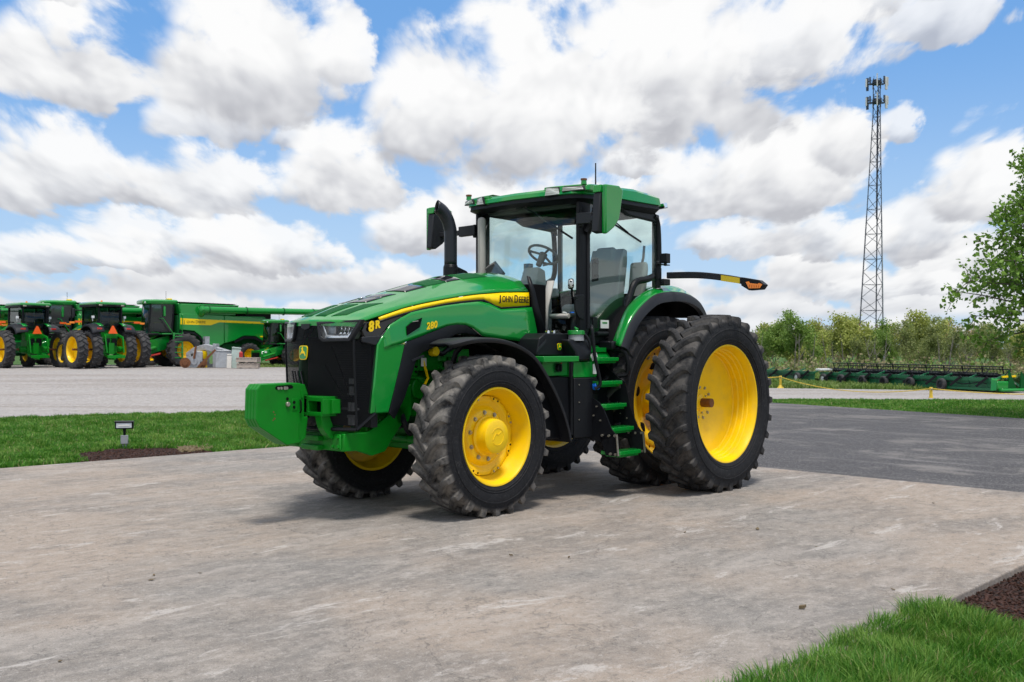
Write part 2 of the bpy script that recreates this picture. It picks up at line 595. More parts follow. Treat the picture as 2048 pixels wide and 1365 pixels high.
def catmull(pts, k=4):
    """smooth an open polyline"""
    out = []
    n = len(pts)
    for i in range(n - 1):
        p0, p1, p2, p3 = (np.array(pts[max(i - 1, 0)], float), np.array(pts[i], float), np.array(pts[i + 1], float), np.array(pts[min(i + 2, n - 1)], float))
        for j in range(k):
            t = j / k
            out.append(tuple(0.5 * ((2 * p1) + (-p0 + p2) * t + (2 * p0 - 5 * p1 + 4 * p2 - p3) * t * t + (-p0 + 3 * p1 - 3 * p2 + p3) * t ** 3)))
    out.append(tuple(pts[-1]))
    return out

DEER = [(-.42, -.10), (-.30, .00), (-.22, .12), (-.14, .20), (-.20, .30), (-.28, .34), (-.20, .40), (-.12, .42), (-.14, .55), (-.08, .46),
        (-.02, .56), (-.02, .42), (.02, .34), (.02, .20), (.18, .10), (.28, .10), (.30, -.02), (.46, -.30), (.40, -.32), (.26, -.12),
        (.10, -.06), (-.06, -.08), (-.16, -.06), (-.34, -.22), (-.40, -.18), (-.26, -.04)]
def badge(name, parent, origin, ux, uz, w, h):
    """rounded green badge with a yellow rim and a leaping deer"""
    ux, uz, o = Vector(ux).normalized(), Vector(uz).normalized(), Vector(origin)
    nrm = ux.cross(uz)
    def shape(sc, lift, th, pts):
        m = MB()
        m.plate([o + ux * (x * w * sc) + uz * (z * h * sc) + nrm * lift for x, z in pts], nrm * th)
        return m
    rr = []
    for k in range(32):
        t = 2 * math.pi * k / 32
        c, s = math.cos(t), math.sin(t)
        q = (abs(c) ** 5 + abs(s) ** 5) ** (-1 / 5)
        rr.append((0.5 * c * q * (1.0 + 0.08 * s * q), 0.5 * s * q))
    b = shape(1.0, 0, 0.008, rr).build(name, YELLOW, parent, smooth=0)
    shape(0.88, 0.004, 0.007, rr).build('badge_field', GREEN, b, smooth=0)
    shape(0.78, 0.006, 0.008, DEER).build('badge_emblem', YELLOW, b, smooth=0)
    return b
# ---------------------------------------------------------------- wheels
def tyre_builder(R_lug, lug_h, hw, tw, rim_r, bw, nlug, axle_h, lug_w=0.05, seg=72, sweep=0.30, nsec=8, squash=True):
    """ribbed drive tyre, axis along y; lugs form a V whose point leads at the front"""
    Rc = R_lug - lug_h
    dr = Rc - rim_r
    half = [(rim_r - .012, bw * .90), (rim_r + .008, bw * 1.0), (rim_r + .10 * dr, bw * 1.08), (rim_r + .34 * dr, hw), (rim_r + .56 * dr, hw * 1.01),
            (rim_r + .76 * dr, hw * .965), (Rc - .035, tw + .004), (Rc - .012, tw * .86), (Rc - .002, tw * .45), (Rc, 0.0)]
    prof = catmull(half, 3)
    prof = prof + [(r, -y) for r, y in reversed(prof[:-1])]
    m = MB()
    m.lathe(prof, seg)
    m.lathe([(rim_r - .012, bw * .90), (rim_r - .02, 0), (rim_r - .012, -bw * .90)], seg)
    ys = [p[1] for p in reversed(prof[:len(prof) // 2 + 1])]
    rs = [p[0] for p in reversed(prof[:len(prof) // 2 + 1])]
    # outer shoulder part of the profile as a function of y (monotone part only)
    sh = [(0.0, Rc), (tw * .45, Rc - .002), (tw * .86, Rc - .012), (tw + .004, Rc - .035), (hw * .965, rim_r + .78 * dr)]
    for fr_ in (.16, .24, .60):                                     # moulded rings on the sidewall
        rr_ = rim_r + fr_ * dr
        yy_ = float(np.interp(rr_, [q[0] for q in prof[:len(prof) // 2]], [q[1] for q in prof[:len(prof) // 2]]))
        for s in (1, -1):
            m.lathe([(rr_ - .010, s * (yy_ - .006)), (rr_ - .004, s * (yy_ + .005)), (rr_ + .004, s * (yy_ + .005)), (rr_ + .010, s * (yy_ - .006))], seg)
    yE = tw + .004
    secs = [(-.018 + (yE + .018) * t_, None) for t_ in np.linspace(0, 1, nsec)] + [(tw + .016, R_lug - .034), (tw + (hw - tw) * .70, Rc - .050), (hw * .985, rim_r + .66 * dr)]
    for s in (1, -1):
        for k in range(nlug):
            th0 = 2 * math.pi * (k + (0.5 if s < 0 else 0)) / nlug
            rows = []
            for y, top in secs:
                yy = max(y, 0)
                t = min(1.0, max(0.0, (y + .018) / (yE + .018)))
                off = sweep * (1 - (1 - t) ** 1.7) * hw * 2.1 / R_lug           # steep near the middle, bending over to the shoulder
                rb = interp(yy, [q[0] for q in sh], [q[1] for q in sh]) - 0.006
                if top is None:
                    top = R_lug - 0.010 * (yy / tw) ** 2
                top = max(top, rb + .004)
                dsl = sweep * 1.7 * (1 - t) ** 0.7 * 2.1
                ln = math.hypot(1, dsl)
                wy, ws = -dsl / ln, 1 / ln
                wt_ = lug_w * (0.44 + 0.12 * t)
                wb_ = wt_ + 0.016
                row = []
                for (w_, rad) in ((-wb_, rb), (-wt_, top - .004), (-wt_ * .8, top), (wt_ * .8, top), (wt_, top - .004), (wb_, rb)):
                    yv = y + wy * w_ * (1 if y <= yE else .3)
                    tv = th0 + off + ws * w_ / R_lug
                    row.append((rad * math.cos(tv), s * yv, rad * math.sin(tv)))
                rows.append(row)
            m.loft(rows, caps=True)
    if squash:
        out = []
        for x, y, z in m.v:
            if z < -axle_h:
                z = -axle_h
            elif z < -axle_h + 0.10:           # slight bulge above the contact patch
                f = 1 - (z + axle_h) / 0.10
                y *= 1 + 0.025 * f
            out.append((x, y, z))
        m.v = out
    return m

def add_bolts(me, parent, r, y, n, phase=0.0, name='bolt'):
    for k in range(n):
        t = 2 * math.pi * k / n + phase
        link(me, name, parent, (r * math.cos(t), y, r * math.sin(t)), (0, t, 0))

BOLT = MB().cyl((0, -.02, 0), (0, .016, 0), .0165, n=6).cyl((0, -.01, 0), (0, .003, 0), .023, n=10).mesh('bolt', STEEL, 0)
BOLT_SMALL = MB().cyl((0, -.02, 0), (0, .010, 0), .011, n=6).mesh('bolt', STEEL, 0)
HOLE = MB().cyl((0, -.01, 0), (0, .0025, 0), .010, n=10).mesh('bolt_hole', DARK, 0)

TYRE_F_MAT = tyre_material('dusty_front_rubber', 0.69, 0.812, 0.235, (0.265, 0.245, 0.222), 0.75)
TYRE_R_MAT = tyre_material('worn_rear_rubber', 0.92, 1.035, 0.24, (0.15, 0.138, 0.128), 0.55)

ZF, ZR = 0.774, 1.000
FRONT_TYRE = tyre_builder(.802, .046, .236, .212, .478, .205, 24, ZF, lug_w=.054, sweep=.46).mesh('tyre', TYRE_F_MAT, 40)
REAR_TYRE = tyre_builder(1.030, .050, .252, .230, .668, .210, 28, ZR, lug_w=.056, sweep=.42, seg=84).mesh('tyre', TYRE_R_MAT, 40)

def front_rim(s):
    m = MB()
    prof = [(.455, -.205), (.480, -.212), (.484, -.200), (.470, -.192), (.452, -.17), (.425, -.10), (.40, -.06), (.40, .03), (.43, .075), (.448, .13), (.462, .18), (.472, .196), (.488, .203), (.484, .216), (.468, .214), (.455, .19),
            (.440, .135), (.420, .08), (.405, .045), (.398, .02), (.396, -.02)]
    m.lathe([(r, y * s) for r, y in prof], 72)
    return m
def front_disc(s):
    m = MB()
    prof = [(.397, -.015), (.392, .032), (.372, .036), (.345, .034), (.335, .028), (.318, .010), (.300, .006), (.275, .030), (.258, .050), (.245, .054), (.185, .054)]
    m.lathe([(r, y * s) for r, y in prof], 64)
    m.lathe([(r, y * s) for r, y in [(.397, -.03), (.19, -.04)]], 64)
    return m
def front_hub(s):
    m = MB()
    m.lathe([(r, y * s) for r, y in [(.200, .05), (.199, .075), (.186, .082), (.176, .100), (.172, .175), (.166, .198), (.150, .208), (.06, .211), (.001, .211)]], 48)
    return m
def make_front_wheel(parent, y, s, steer=0.0):
    w = bpy.data.objects.new('front_wheel', None)
    COL.objects.link(w)
    w.parent = parent
    w.location = (0, y, ZF)
    w.rotation_euler = (0, 0, steer)
    link(FRONT_TYRE, 'tyre', w)
    front_rim(s).build('rim', YELLOW_WHEEL, w)
    front_disc(s).build('wheel_disc', YELLOW_WHEEL, w)
    front_hub(s).build('hub', YELLOW_WHEEL, w)
    add_bolts(BOLT, w, .232, .056 * s, 10, .2)
    for k in range(8):                                   # clamp pads on the bolt ring
        t0 = 2 * math.pi * (k + .5) / 8
        m = MB()
        pts = [(.398, -.19), (.398, .19), (.362, .13), (.350, .05), (.350, -.05), (.362, -.13)]
        m.plate([(r * math.cos(t0 + a), .036 * s, r * math.sin(t0 + a)) for r, a in pts], (0, .012 * s, 0))
        m.build('clamp_pad', YELLOW_WHEEL, w, bevel=.003, smooth=30)
        for a in (-.09, .09):
            link(BOLT_SMALL if k % 2 else HOLE, 'bolt', w, (.376 * math.cos(t0 + a), .049 * s, .376 * math.sin(t0 + a)))
    # cast emblem lines on the hub cap
    m = MB()
    rr = [(.085 * math.cos(t), .211 * s, .085 * math.sin(t) * 1.0) for t in np.linspace(.5, 5.6, 20)]
    m.tube(rr, .0035, 5)
    m.tube([(-.05, .212 * s, .05), (-.01, .212 * s, .02), (.03, .212 * s, .03), (.07, .212 * s, -.03)], .004, 5)
    m.build('cast_emblem', YELLOW_WHEEL, w)
    return w

def rear_rim_outer(s):
    m = MB()
    prof = [(.655, -.205), (.672, -.215), (.676, -.203), (.655, -.19), (.628, -.165), (.618, -.10), (.612, -.02), (.618, .04), (.635, .10), (.648, .155), (.662, .190), (.682, .200), (.680, .216), (.664, .214),
            (.655, .190), (.640, .150), (.636, .118), (.622, .108), (.618, .070), (.606, .060), (.602, .010), (.588, .000), (.584, -.05), (.572, -.06), (.568, -.125)]
    m.lathe([(r, y * s) for r, y in prof], 88)
    return m
def rear_disc_outer(s):
    m = MB()
    prof = [(.592, -.035), (.570, -.120), (.545, -.150), (.505, -.162), (.46, -.156), (.425, -.130), (.395, -.128), (.36, -.150), (.325, -.156), (.29, -.134), (.262, -.132), (.235, -.150), (.06, -.150)]
    m.lathe([(r, y * s) for r, y in prof], 72)
    m.lathe([(.592, -.06 * s), (.06, -.17 * s)], 72)
    return m
def make_rear_outer(parent, y, s):
    w = bpy.data.objects.new('rear_outer_wheel', None)
    COL.objects.link(w)
    w.parent = parent
    w.location = (-3.05, y, ZR)
    link(REAR_TYRE, 'tyre', w)
    rear_rim_outer(s).build('rim', YELLOW_WHEEL, w)
    rear_disc_outer(s).build('wheel_disc', YELLOW_WHEEL, w)
    add_bolts(BOLT, w, .185, -.148 * s, 10, .1)
    for k in range(3):
        t = k * 2.1 + .4
        link(BOLT_SMALL, 'bolt', w, (.12 * math.cos(t), -.146 * s, .12 * math.sin(t)))
    for k in range(5):
        t = k * 1.2566 + .1
        link(HOLE, 'bolt_hole', w, (.47 * math.cos(t), -.150 * s, .47 * math.sin(t)))
    MB().tube([(.55, -.10 * s, .16), (.56, -.06 * s, .165), (.55, -.03 * s, .16)], .008, 6).build('valve_stem', STEEL, w)
    MB().cyl((0, -.01, 0), (0, .0035, 0), .030, n=16).build('hand_hole', DARK, w, loc=(-.30, -.147 * s, -.06))
    return w
def make_rear_inner(parent, y, s):
    w = bpy.data.objects.new('rear_inner_wheel', None)
    COL.objects.link(w)
    w.parent = parent
    w.location = (-3.05, y, ZR)
    link(REAR_TYRE, 'tyre', w)
    m = MB()
    prof = [(.655, -.205), (.672, -.215), (.676, -.203), (.655, -.19), (.62, -.12), (.612, 0), (.62, .08), (.648, .155), (.662, .190), (.682, .200), (.680, .216), (.664, .214),
            (.650, .180), (.630, .12), (.600, .105), (.560, .10), (.545, .095)]
    m.lathe([(r, y * s) for r, y in prof], 72)
    m.build('rim', YELLOW_WHEEL, w)
    m = MB()
    m.lathe([(r, y * s) for r, y in [(.60, .07), (.57, .104), (.54, .112), (.50, .108), (.44, .085), (.40, .04), (.30, -.02), (.20, -.02), (.17, .03), (.06, .03)]], 72)
    m.build('wheel_disc', YELLOW_WHEEL, w)
    add_bolts(BOLT, w, .575, .108 * s, 12, .1)
    for k in range(12):
        t = 2 * math.pi * (k + .5) / 12 + .1
        link(HOLE, 'bolt_hole', w, (.575 * math.cos(t), .104 * s, .575 * math.sin(t)), scale=(1.3, 1, 1.3))
    for k in range(6):
        t = 2 * math.pi * k / 6 + .3
        m = MB()
        m.plate([((.44 + .05 * math.cos(a)) * math.cos(t + .14 * math.sin(a)), .10 * s - (.015 if math.cos(a) < 0 else 0) * s, (.44 + .05 * math.cos(a)) * math.sin(t + .14 * math.sin(a))) for a in np.linspace(0, 5.9, 12)], (0, -.03 * s, 0))
        m.build('wheel_opening', DARK, w, smooth=0)
    MB().lathe([(.19, -.03 * s), (.19, .10 * s), (.16, .13 * s), (.06, .13 * s)], 32).build('hub', YELLOW_WHEEL, w)
    return w
# ---------------------------------------------------------------- the tractor (x forward from the front axle, y to its left, z up)
T_ANG = 0.834354
T_LOC = (-0.98052, 10.64917, 0.0)
TR = thing('row_crop_tractor', 'large green row crop tractor with yellow wheels parked on the concrete drive', 'tractor', T_LOC, T_ANG + math.pi)

make_front_wheel(TR, .925, 1, 0.0)
make_front_wheel(TR, -.925, -1, 0.0)
make_rear_outer(TR, 1.70, 1)
make_rear_inner(TR, .86, 1)
make_rear_inner(TR, -.86, -1)
make_rear_outer(TR, -1.70, -1)
# bar axle, rusty ends standing out of the outer hubs
m = MB(); m.cyl((-3.05, .3, ZR), (-3.05, 1.70, ZR), .052, n=24); m.build('axle_shaft', RUST, TR, bevel=.004)
m = MB(); m.cyl((-3.05, -.3, ZR), (-3.05, -1.70, ZR), .052, n=24); m.build('axle_shaft', RUST, TR, bevel=.004)
for s in (1, -1):
    m = MB(); m.lathe([(.02, 0), (.13, 0), (.13, .10), (.10, .12), (.10, .20), (.052, .21)], 28, (-3.05, 0, ZR))
    m.v = [(x, (y * 1.0 + 1.36) * s, z) for x, y, z in m.v]
    m.build('axle_hub', YELLOW_WHEEL, TR)
# transmission and rear axle housing, belly, front axle
m = MB()
m.box((-2.9, 0, 1.02), (1.1, .62, .72)); m.box((-1.9, 0, .98), (1.3, .5, .55)); m.box((-.7, 0, 1.02), (1.5, .46, .62))
m.cyl((-3.05, .25, ZR), (-3.05, .62, ZR), .21, .15, 24); m.cyl((-3.05, -.25, ZR), (-3.05, -.62, ZR), .21, .15, 24)
m.build('transmission_housing', GREEN_DK, TR, bevel=.03)
m = MB()
m.box((.0, 0, .72), (.34, .72, .26)); m.bar((0, .3, .74), (0, .72, .77), .22, .22); m.bar((0, -.3, .74), (0, -.72, .77), .22, .22)
m.cyl((0, .62, .66), (0, .62, .92), .10, .10, 20); m.cyl((0, -.62, .66), (0, -.62, .92), .10, .10, 20)
m.cyl((0, .60, ZF), (0, .90, ZF), .21, .20, 28); m.cyl((0, -.60, ZF), (0, -.90, ZF), .21, .20, 28)
m.cyl((.22, -.5, .70), (.22, .5, .70), .045, n=16); m.cyl((.22, .12, .70), (.22, .42, .70), .065, n=16)
m.build('front_axle', GREEN_CAST, TR, bevel=.015)
# engine with its plumbing seen through the wheel arch
m = MB()
m.box((.15, 0, 1.32), (1.25, .56, .62)); m.box((.55, .28, 1.28), (.36, .12, .30)); m.box((.20, .33, 1.52), (.34, .14, .22)); m.box((-.22, .32, 1.30), (.3, .12, .5))
m.cyl((.36, .30, 1.24), (.36, .42, 1.24), .13, .11, 24); m.cyl((.05, .36, 1.50), (.05, .36, 1.66), .075, n=20); m.cyl((-.1, .30, 1.1), (-.1, .42, 1.1), .10, .09, 20)
m.box((.45, .385, 1.43), (.13, .05, .14)); m.cyl((.62, .22, .98), (.62, .44, .98), .13, .10, 24); m.box((.35, .30, 1.06), (.5, .16, .2))
m.build('engine_block', GREEN_CAST, TR, bevel=.012)
m = MB()
for dx in (-.03, .03):
    for dz in (-.025, .025):
        m.cyl((.45 + dx, .40, 1.43 + dz), (.45 + dx, .425, 1.43 + dz), .012, n=8)
split_build(m, 'sensor_port', DARK, TR)
for pts, r_ in (([(.22, .42, 1.66), (.10, .44, 1.58), (.02, .45, 1.62), (-.12, .44, 1.66)], .026), ([(.30, .40, 1.62), (.18, .46, 1.66), (.0, .46, 1.68)], .018), ([(.58, .36, 1.05), (.62, .46, .92), (.52, .44, .80), (.40, .40, .84)], .03), ([(.66, .30, 1.12), (.70, .40, 1.0), (.62, .42, .86)], .022)):
    MB().tube(catmull(pts, 3), r_, 8).build('hose', BLACK, TR)
m = MB(); m.cyl((.24, .44, 1.60), (.24, .52, 1.61), .045, .05, 14); m.build('oil_filler_cap', YELLOW, TR, bevel=.01)
m = MB(); m.tube([(.33, .42, 1.52), (.31, .44, 1.42), (.30, .46, 1.34), (.34, .46, 1.28)], .014, 6); m.build('dipstick', YELLOW, TR)
m = MB(); m.box((.33, .43, 1.50), (.07, .006, .085)); m.build('warning_label', WHITE, TR)
m = MB(); m.tube([(.02, .45, 1.63), (-.04, .47, 1.68), (-.12, .46, 1.665)], .007, 5); m.build('red_wire', RED, TR)
m = MB()
m.tube([(.45, .30, 1.58), (.30, .36, 1.64), (.12, .40, 1.665), (-.08, .43, 1.60), (-.22, .43, 1.52)], .016, 7); m.tube([(.52, .34, 1.36), (.40, .43, 1.34), (.30, .44, 1.26), (.18, .43, 1.30)], .014, 7)
m.tube([(.10, .42, 1.45), (.02, .44, 1.40), (-.05, .43, 1.30)], .018, 7)
split_build(m, 'coolant_pipe', GREEN_CAST, TR)

# ---- hood
XS = [1.43, 1.33, 1.17, .98, .80, .53, .16, -.12, -.27, -.69, -1.14]
ZC = [1.905, 1.955, 2.015, 2.075, 2.125, 2.198, 2.297, 2.365, 2.405, 2.462, 2.490]
ZS = [1.897, 1.925, 1.975, 2.025, 2.066, 2.120, 2.187, 2.232, 2.255, 2.322, 2.385]
ZM = [1.885, 1.905, 1.940, 1.986, 2.030, 2.080, 2.140, 2.182, 2.202, 2.242, 2.262]
ZB = [1.84, 1.86, 1.897, 1.94, 1.977, 2.03, 2.092, 2.125, 2.14, 2.17, 2.17]
YS, YM = .45, .565
rx = list(reversed(XS))
zc = lambda x: interp(x, rx, list(reversed(ZC)))
zs = lambda x: interp(x, rx, list(reversed(ZS)))
zm = lambda x: interp(x, rx, list(reversed(ZM)))
zb = lambda x: interp(x, rx, list(reversed(ZB)))
def nose(x, y):
    """the hood front is bowed in plan"""
    k = max(0.0, min(1.0, (x + .2) / 1.6))
    return x - .56 * k * k * y * y
def hood_pt(x, y, lift=0.0):
    a = abs(y)
    if a <= YS:
        t = a / YS
        z = zc(x) + (zs(x) - zc(x)) * (t * t * .55 + t * .45 if t < 1 else 1)
    else:
        t = (a - YS) / (YM - YS)
        z = zs(x) + (zm(x) - zs(x)) * t
    return (nose(x, y), y, z + lift)
yrow = [-YM, -.51, -YS, -.36, -.25, -.12, 0, .12, .25, .36, YS, .51, YM]
xrow = list(np.linspace(1.43, 1.0, 9)) + list(np.linspace(.9, -1.10, 15))
rows = []
x0 = 1.43
rows.append([(nose(x0, y) - .03, y * .985, hood_pt(x0, y)[2] - .060) for y in yrow])
rows.append([(nose(x0, y) + .012, y, hood_pt(x0, y)[2] - .048) for y in yrow])
rows.append([(nose(x0, y) + .010, y, hood_pt(x0, y)[2] - .012) for y in yrow])
for x in xrow:
    rows.append([hood_pt(x, y) for y in yrow])
m = MB(); m.loft(rows)
m.build('hood', GREEN, TR, smooth=16, solid=.012)
# the textured grip panels and vents let into the hood top
def hood_patch(name, corners, mat, lift=.0075, n=6):
    (xa, ya), (xb, yb), (xc, yc), (xd, yd) = corners
    rws = []
    for i in range(n + 1):
        u = i / n
        rws.append([hood_pt((xa + (xb - xa) * u) * (1 - v) + (xd + (xc - xd) * u) * v, (ya + (yb - ya) * u) * (1 - v) + (yd + (yc - yd) * u) * v, lift) for v in np.linspace(0, 1, 5)])
    mm = MB(); mm.loft(rws)
    return mm.build(name, mat, TR, solid=.004)
for s in (1, -1):
    hood_patch('grip_panel', [(1.36, .03 * s), (1.04, .03 * s), (.98, .19 * s), (1.36, .16 * s)], GREEN_DK)
    hood_patch('grip_panel', [(1.355, .23 * s), (.97, .25 * s), (.84, .37 * s), (1.30, .35 * s)], GREEN_DK)
    hood_patch('vent_panel', [(.74, .03 * s), (.62, .03 * s), (.52, .22 * s), (.70, .20 * s)], BLACK_GLOSS)
    hood_patch('gloss_panel', [(.98, .03 * s), (.76, .03 * s), (.70, .22 * s), (.90, .22 * s)], BLACK_GLOSS)
    hood_patch('gloss_panel', [(.48, .03 * s), (.16, .03 * s), (.12, .24 * s), (.40, .24 * s)], BLACK_GLOSS)
    hood_patch('gloss_panel', [(-.14, .03 * s), (-.38, .03 * s), (-.38, .24 * s), (-.18, .24 * s)], BLACK_GLOSS)
    hood_patch('grip_panel', [(.12, .03 * s), (-.10, .03 * s), (-.16, .24 * s), (.10, .22 * s)], GREEN_DK)
    hood_patch('grip_panel', [(-.42, .03 * s), (-.74, .03 * s), (-.78, .25 * s), (-.42, .24 * s)], GREEN_DK)
hood_patch('hood_latch', [(.80, -.03), (.74, -.03), (.74, .03), (.80, .03)], CHROME, .014)

def side_y(x, z):
    """outer skin of the hood side below the stripe"""
    return .572 + .035 * math.sin(max(0, min(1, (zb(x) - z) / .5)) * 1.9) + (.01 if x < -.6 else 0)
for s in (1, -1):
    # yellow stripe, black pin line under it
    xst = np.linspace(1.165, -1.105, 26)
    def lowz(x, extra=0.0):
        if x > -.40: return zb(x) - extra
        if x > -.62: return zb(-.40) + (x + .40) / -.22 * (2.072 - zb(-.40)) - extra
        return 2.072 + (x + .62) / -.485 * .035 - extra
    top = [(nose(x, YM), YM * s + .002 * s, zm(x) - .012) for x in xst]
    bot = [(nose(x, .572), .576 * s, lowz(x)) for x in xst]
    m = MB(); m.loft([top, bot]); m.build('yellow_stripe', YELLOW, TR, solid=.010, smooth=60)
    b2 = [(nose(x, .572), .578 * s, lowz(x, .020)) for x in xst]
    m = MB(); m.loft([bot, b2]); m.build('black_stripe_line', BLACK, TR, solid=.010, smooth=60)
    # green side panel: upper boundary = stripe, lower boundary = arch
    xp = [1.00, .91, .78, .64, .50, .35, .18, .04, -.09, -.20, -.27, -.33, -.46, -.62, -.80, -1.0, -1.12]
    upz = [1.76, 1.862, 1.925, 1.985] + [None] * 13
    loz = [1.64, 1.66, 1.685, 1.727, 1.766, 1.812, 1.860, 1.878, 1.876, 1.842, 1.800, 1.766, 1.752, 1.738, 1.722, 1.70, 1.69]
    rws = []
    for v in np.linspace(0, 1, 9):
        row = []
        for i, x in enumerate(xp):
            zu = (lowz(x, .022) if upz[i] is None else upz[i])
            z = zu + (loz[i] - zu) * v
            xx = x - (.09 * v if i == len(xp) - 1 else 0)
            row.append((xx, side_y(x, z) * s, z))
        rws.append(row)
    m = MB(); m.loft(rws); m.build('hood_side_panel', GREEN, TR, smooth=40, solid=.018)
    # green cheek running down beside the grille
    pts = [(1.075, 1.672), (1.015, 1.755), (1.0, 1.762), (.86, 1.70), (.735, 1.675), (.79, 1.48), (.86, 1.24), (.925, 1.03), (1.145, 1.03), (1.115, 1.30)]
    m = MB(); m.plate([(x, (.606 - .03 * max(0, (1.5 - z))) * s, z) for x, z in pts], (0, -.05 * s, 0)); m.build('hood_cheek', GREEN, TR, bevel=.012)
    # black arch trim
    outer = [(-.27, 1.80), (-.085, 1.878), (.04, 1.882), (.16, 1.866), (.70, 1.708), (.74, 1.672), (.935, 1.028), (.87, .97)]
    inner = [(-.25, 1.775), (-.10, 1.80), (.02, 1.79), (.14, 1.745), (.50, 1.60), (.58, 1.53), (.73, 1.17), (.80, 1.06)]
    m = MB(); m.loft([[(x, .600 * s, z - .003) for x, z in outer], [(x, .585 * s, z) for x, z in inner], [(x, .52 * s, z - .01) for x, z in inner]])
    m.build('arch_trim', BLACK, TR, solid=.02, bevel=.004)
    m = MB(); m.bar((.64, .596 * s, 1.52), (.48, .596 * s, 1.565), .012, .02); m.build('trim_rib', CHARCOAL, TR)
    # dark air intake and its frame beside the model number
    m = MB(); m.prism([(.718, 1.845), (.66, 1.885), (.52, 1.935), (.555, 1.842), (.718, 1.762)], .616 * s, .60 * s); m.build('side_intake', DARK, TR)
    m = MB(); m.bar((.650, .618 * s, 1.895), (.575, .618 * s, 1.905), .004, .008); m.build('intake_rib', STEEL, TR)
    # black panel between stripe and cheek that carries the series number
    pts = [(1.19, 1.885), (1.17, 1.878), (.66, 1.985), (.92, 1.855), (1.02, 1.745), (1.20, 1.73), (1.235, 1.80)]
    m = MB(); m.plate([(x, (.578 - .05 * max(0, x - 1.1)) * s, z) for x, z in pts], (0, -.03 * s, 0)); m.build('number_panel', BLACK_GLOSS, TR, bevel=.006)
    m = MB(); m.plate([(x, (.594 - .05 * max(0, x - 1.1)) * s, z) for x, z in [(1.24, 1.745), (1.02, 1.758), (.955, 1.815), (.985, 1.73), (1.09, 1.665), (1.24, 1.695)]], (0, -.03 * s, 0)); m.build('lower_bezel', CHARCOAL, TR, bevel=.008)

def side_text(name, s_, size, x, z, y, mat, slope, **kw):
    """lettering on the tractor's left flank, reading rearwards"""
    me = text_mesh(name, s_, size, mat, **kw)
    o = link(me, name, TR, (x, y, z))
    o.rotation_euler = Matrix(((-math.cos(slope), math.sin(slope), 0), (0, 0, 1), (math.sin(slope), math.cos(slope), 0))).to_euler()
    return o
side_text('series_number', '8', .125, 1.175, 1.795, .592, YELLOW, .16, bold=.006, shear=.25)
side_text('series_letter', 'R', .095, 1.095, 1.825, .592, YELLOW, .16, bold=.005, shear=.25)
side_text('model_number', '280', .092, .455, 1.822, .609, YELLOW, .17, bold=.003, shear=.25, space=1.06)
def fit_text(name, s_, xa, xb, z, h, y, mat, slope=0.0, bold=0.0):
    """letters stretched to a given span and height"""
    me = text_mesh(name, s_, .1, mat, bold=bold, depth=.0015)
    co = np.array([v.co for v in me.vertices])
    lo, hi = co.min(0), co.max(0)
    for v in me.vertices:
        v.co.x = (v.co.x - lo[0]) * (xa - xb) / (hi[0] - lo[0])
        v.co.y = (v.co.y - lo[1]) * h / (hi[1] - lo[1])
    o = link(me, name, TR, (xa, y, z))
    o.rotation_euler = Matrix(((-math.cos(slope), math.sin(slope), 0), (0, 0, 1), (math.sin(slope), math.cos(slope), 0))).to_euler()
fit_text('brand_lettering', 'J', -.606, -.638, 2.112, .088, .587, BLACK, .02, .0008)
fit_text('brand_lettering', 'OHN', -.660, -.822, 2.128, .068, .587, BLACK, .02, .0008)
fit_text('brand_lettering', 'D', -.856, -.914, 2.128, .082, .587, BLACK, .02, .0008)
fit_text('brand_lettering', 'EERE', -.930, -1.086, 2.131, .068, .587, BLACK, .02, .0008)

# ---- nose: headlights, grille
def nose_x(y, z):
    return 1.452 - .56 * y * y - .05 * max(0, (1.62 - z)) - .04 * max(0, z - 1.66)
m = MB()
ygr = np.linspace(-.53, .53, 25)
zgr = [1.71] + list(np.linspace(1.66, .90, 11))
rows = []
for z in zgr:
    row = [(1.06 + .05 * (1.7 - z), -.595, max(z, 1.03 + (1.5 - z) * .0)) if z < 1.73 else (1.16, -.58, z)]
    row += [(nose_x(y, z), y, z) for y in ygr]
    row += [(1.06 + .05 * (1.7 - z), .595, max(z, 1.03)) if z < 1.73 else (1.16, .58, z)]
    rows.append(row)
m.loft(rows)
m.loft([[(nose_x(y, z), y, z) for y in np.linspace(-.20, .20, 7)] for z in (1.875, 1.79, 1.708)])
m.build('grille_screen', MESH_SCREEN, TR, smooth=25)
# grille frame: centre rib, corner ribs and sill
m = MB()
for y in (-.53, .53):
    m.tube([(nose_x(y, z) + .004, y, z) for z in np.linspace(1.72, .88, 8)], .012, 6)
m.tube([(nose_x(y, .89) + .006, y, .885) for y in np.linspace(-.53, .53, 15)], .018, 6)
m.tube([(nose_x(.53, .88) + .006, .53, .885), (1.10, .60, 1.03)], .016, 6); m.tube([(nose_x(.53, .88) + .006, -.53, .885), (1.10, -.60, 1.03)], .016, 6)
m.build('grille_frame', BLACK, TR)
for k, yy in enumerate((-.20, -.14, -.08, -.02)):
    m = MB(); m.tube([(nose_x(yy - .05, 1.45) + .008, yy - .06, 1.42), (nose_x(yy, 1.25) + .010, yy, 1.22), (nose_x(yy + .03, 1.0) + .008, yy + .04, .98)], .009, 6)
    m.build('grille_rib', BLACK_GLOSS, TR)
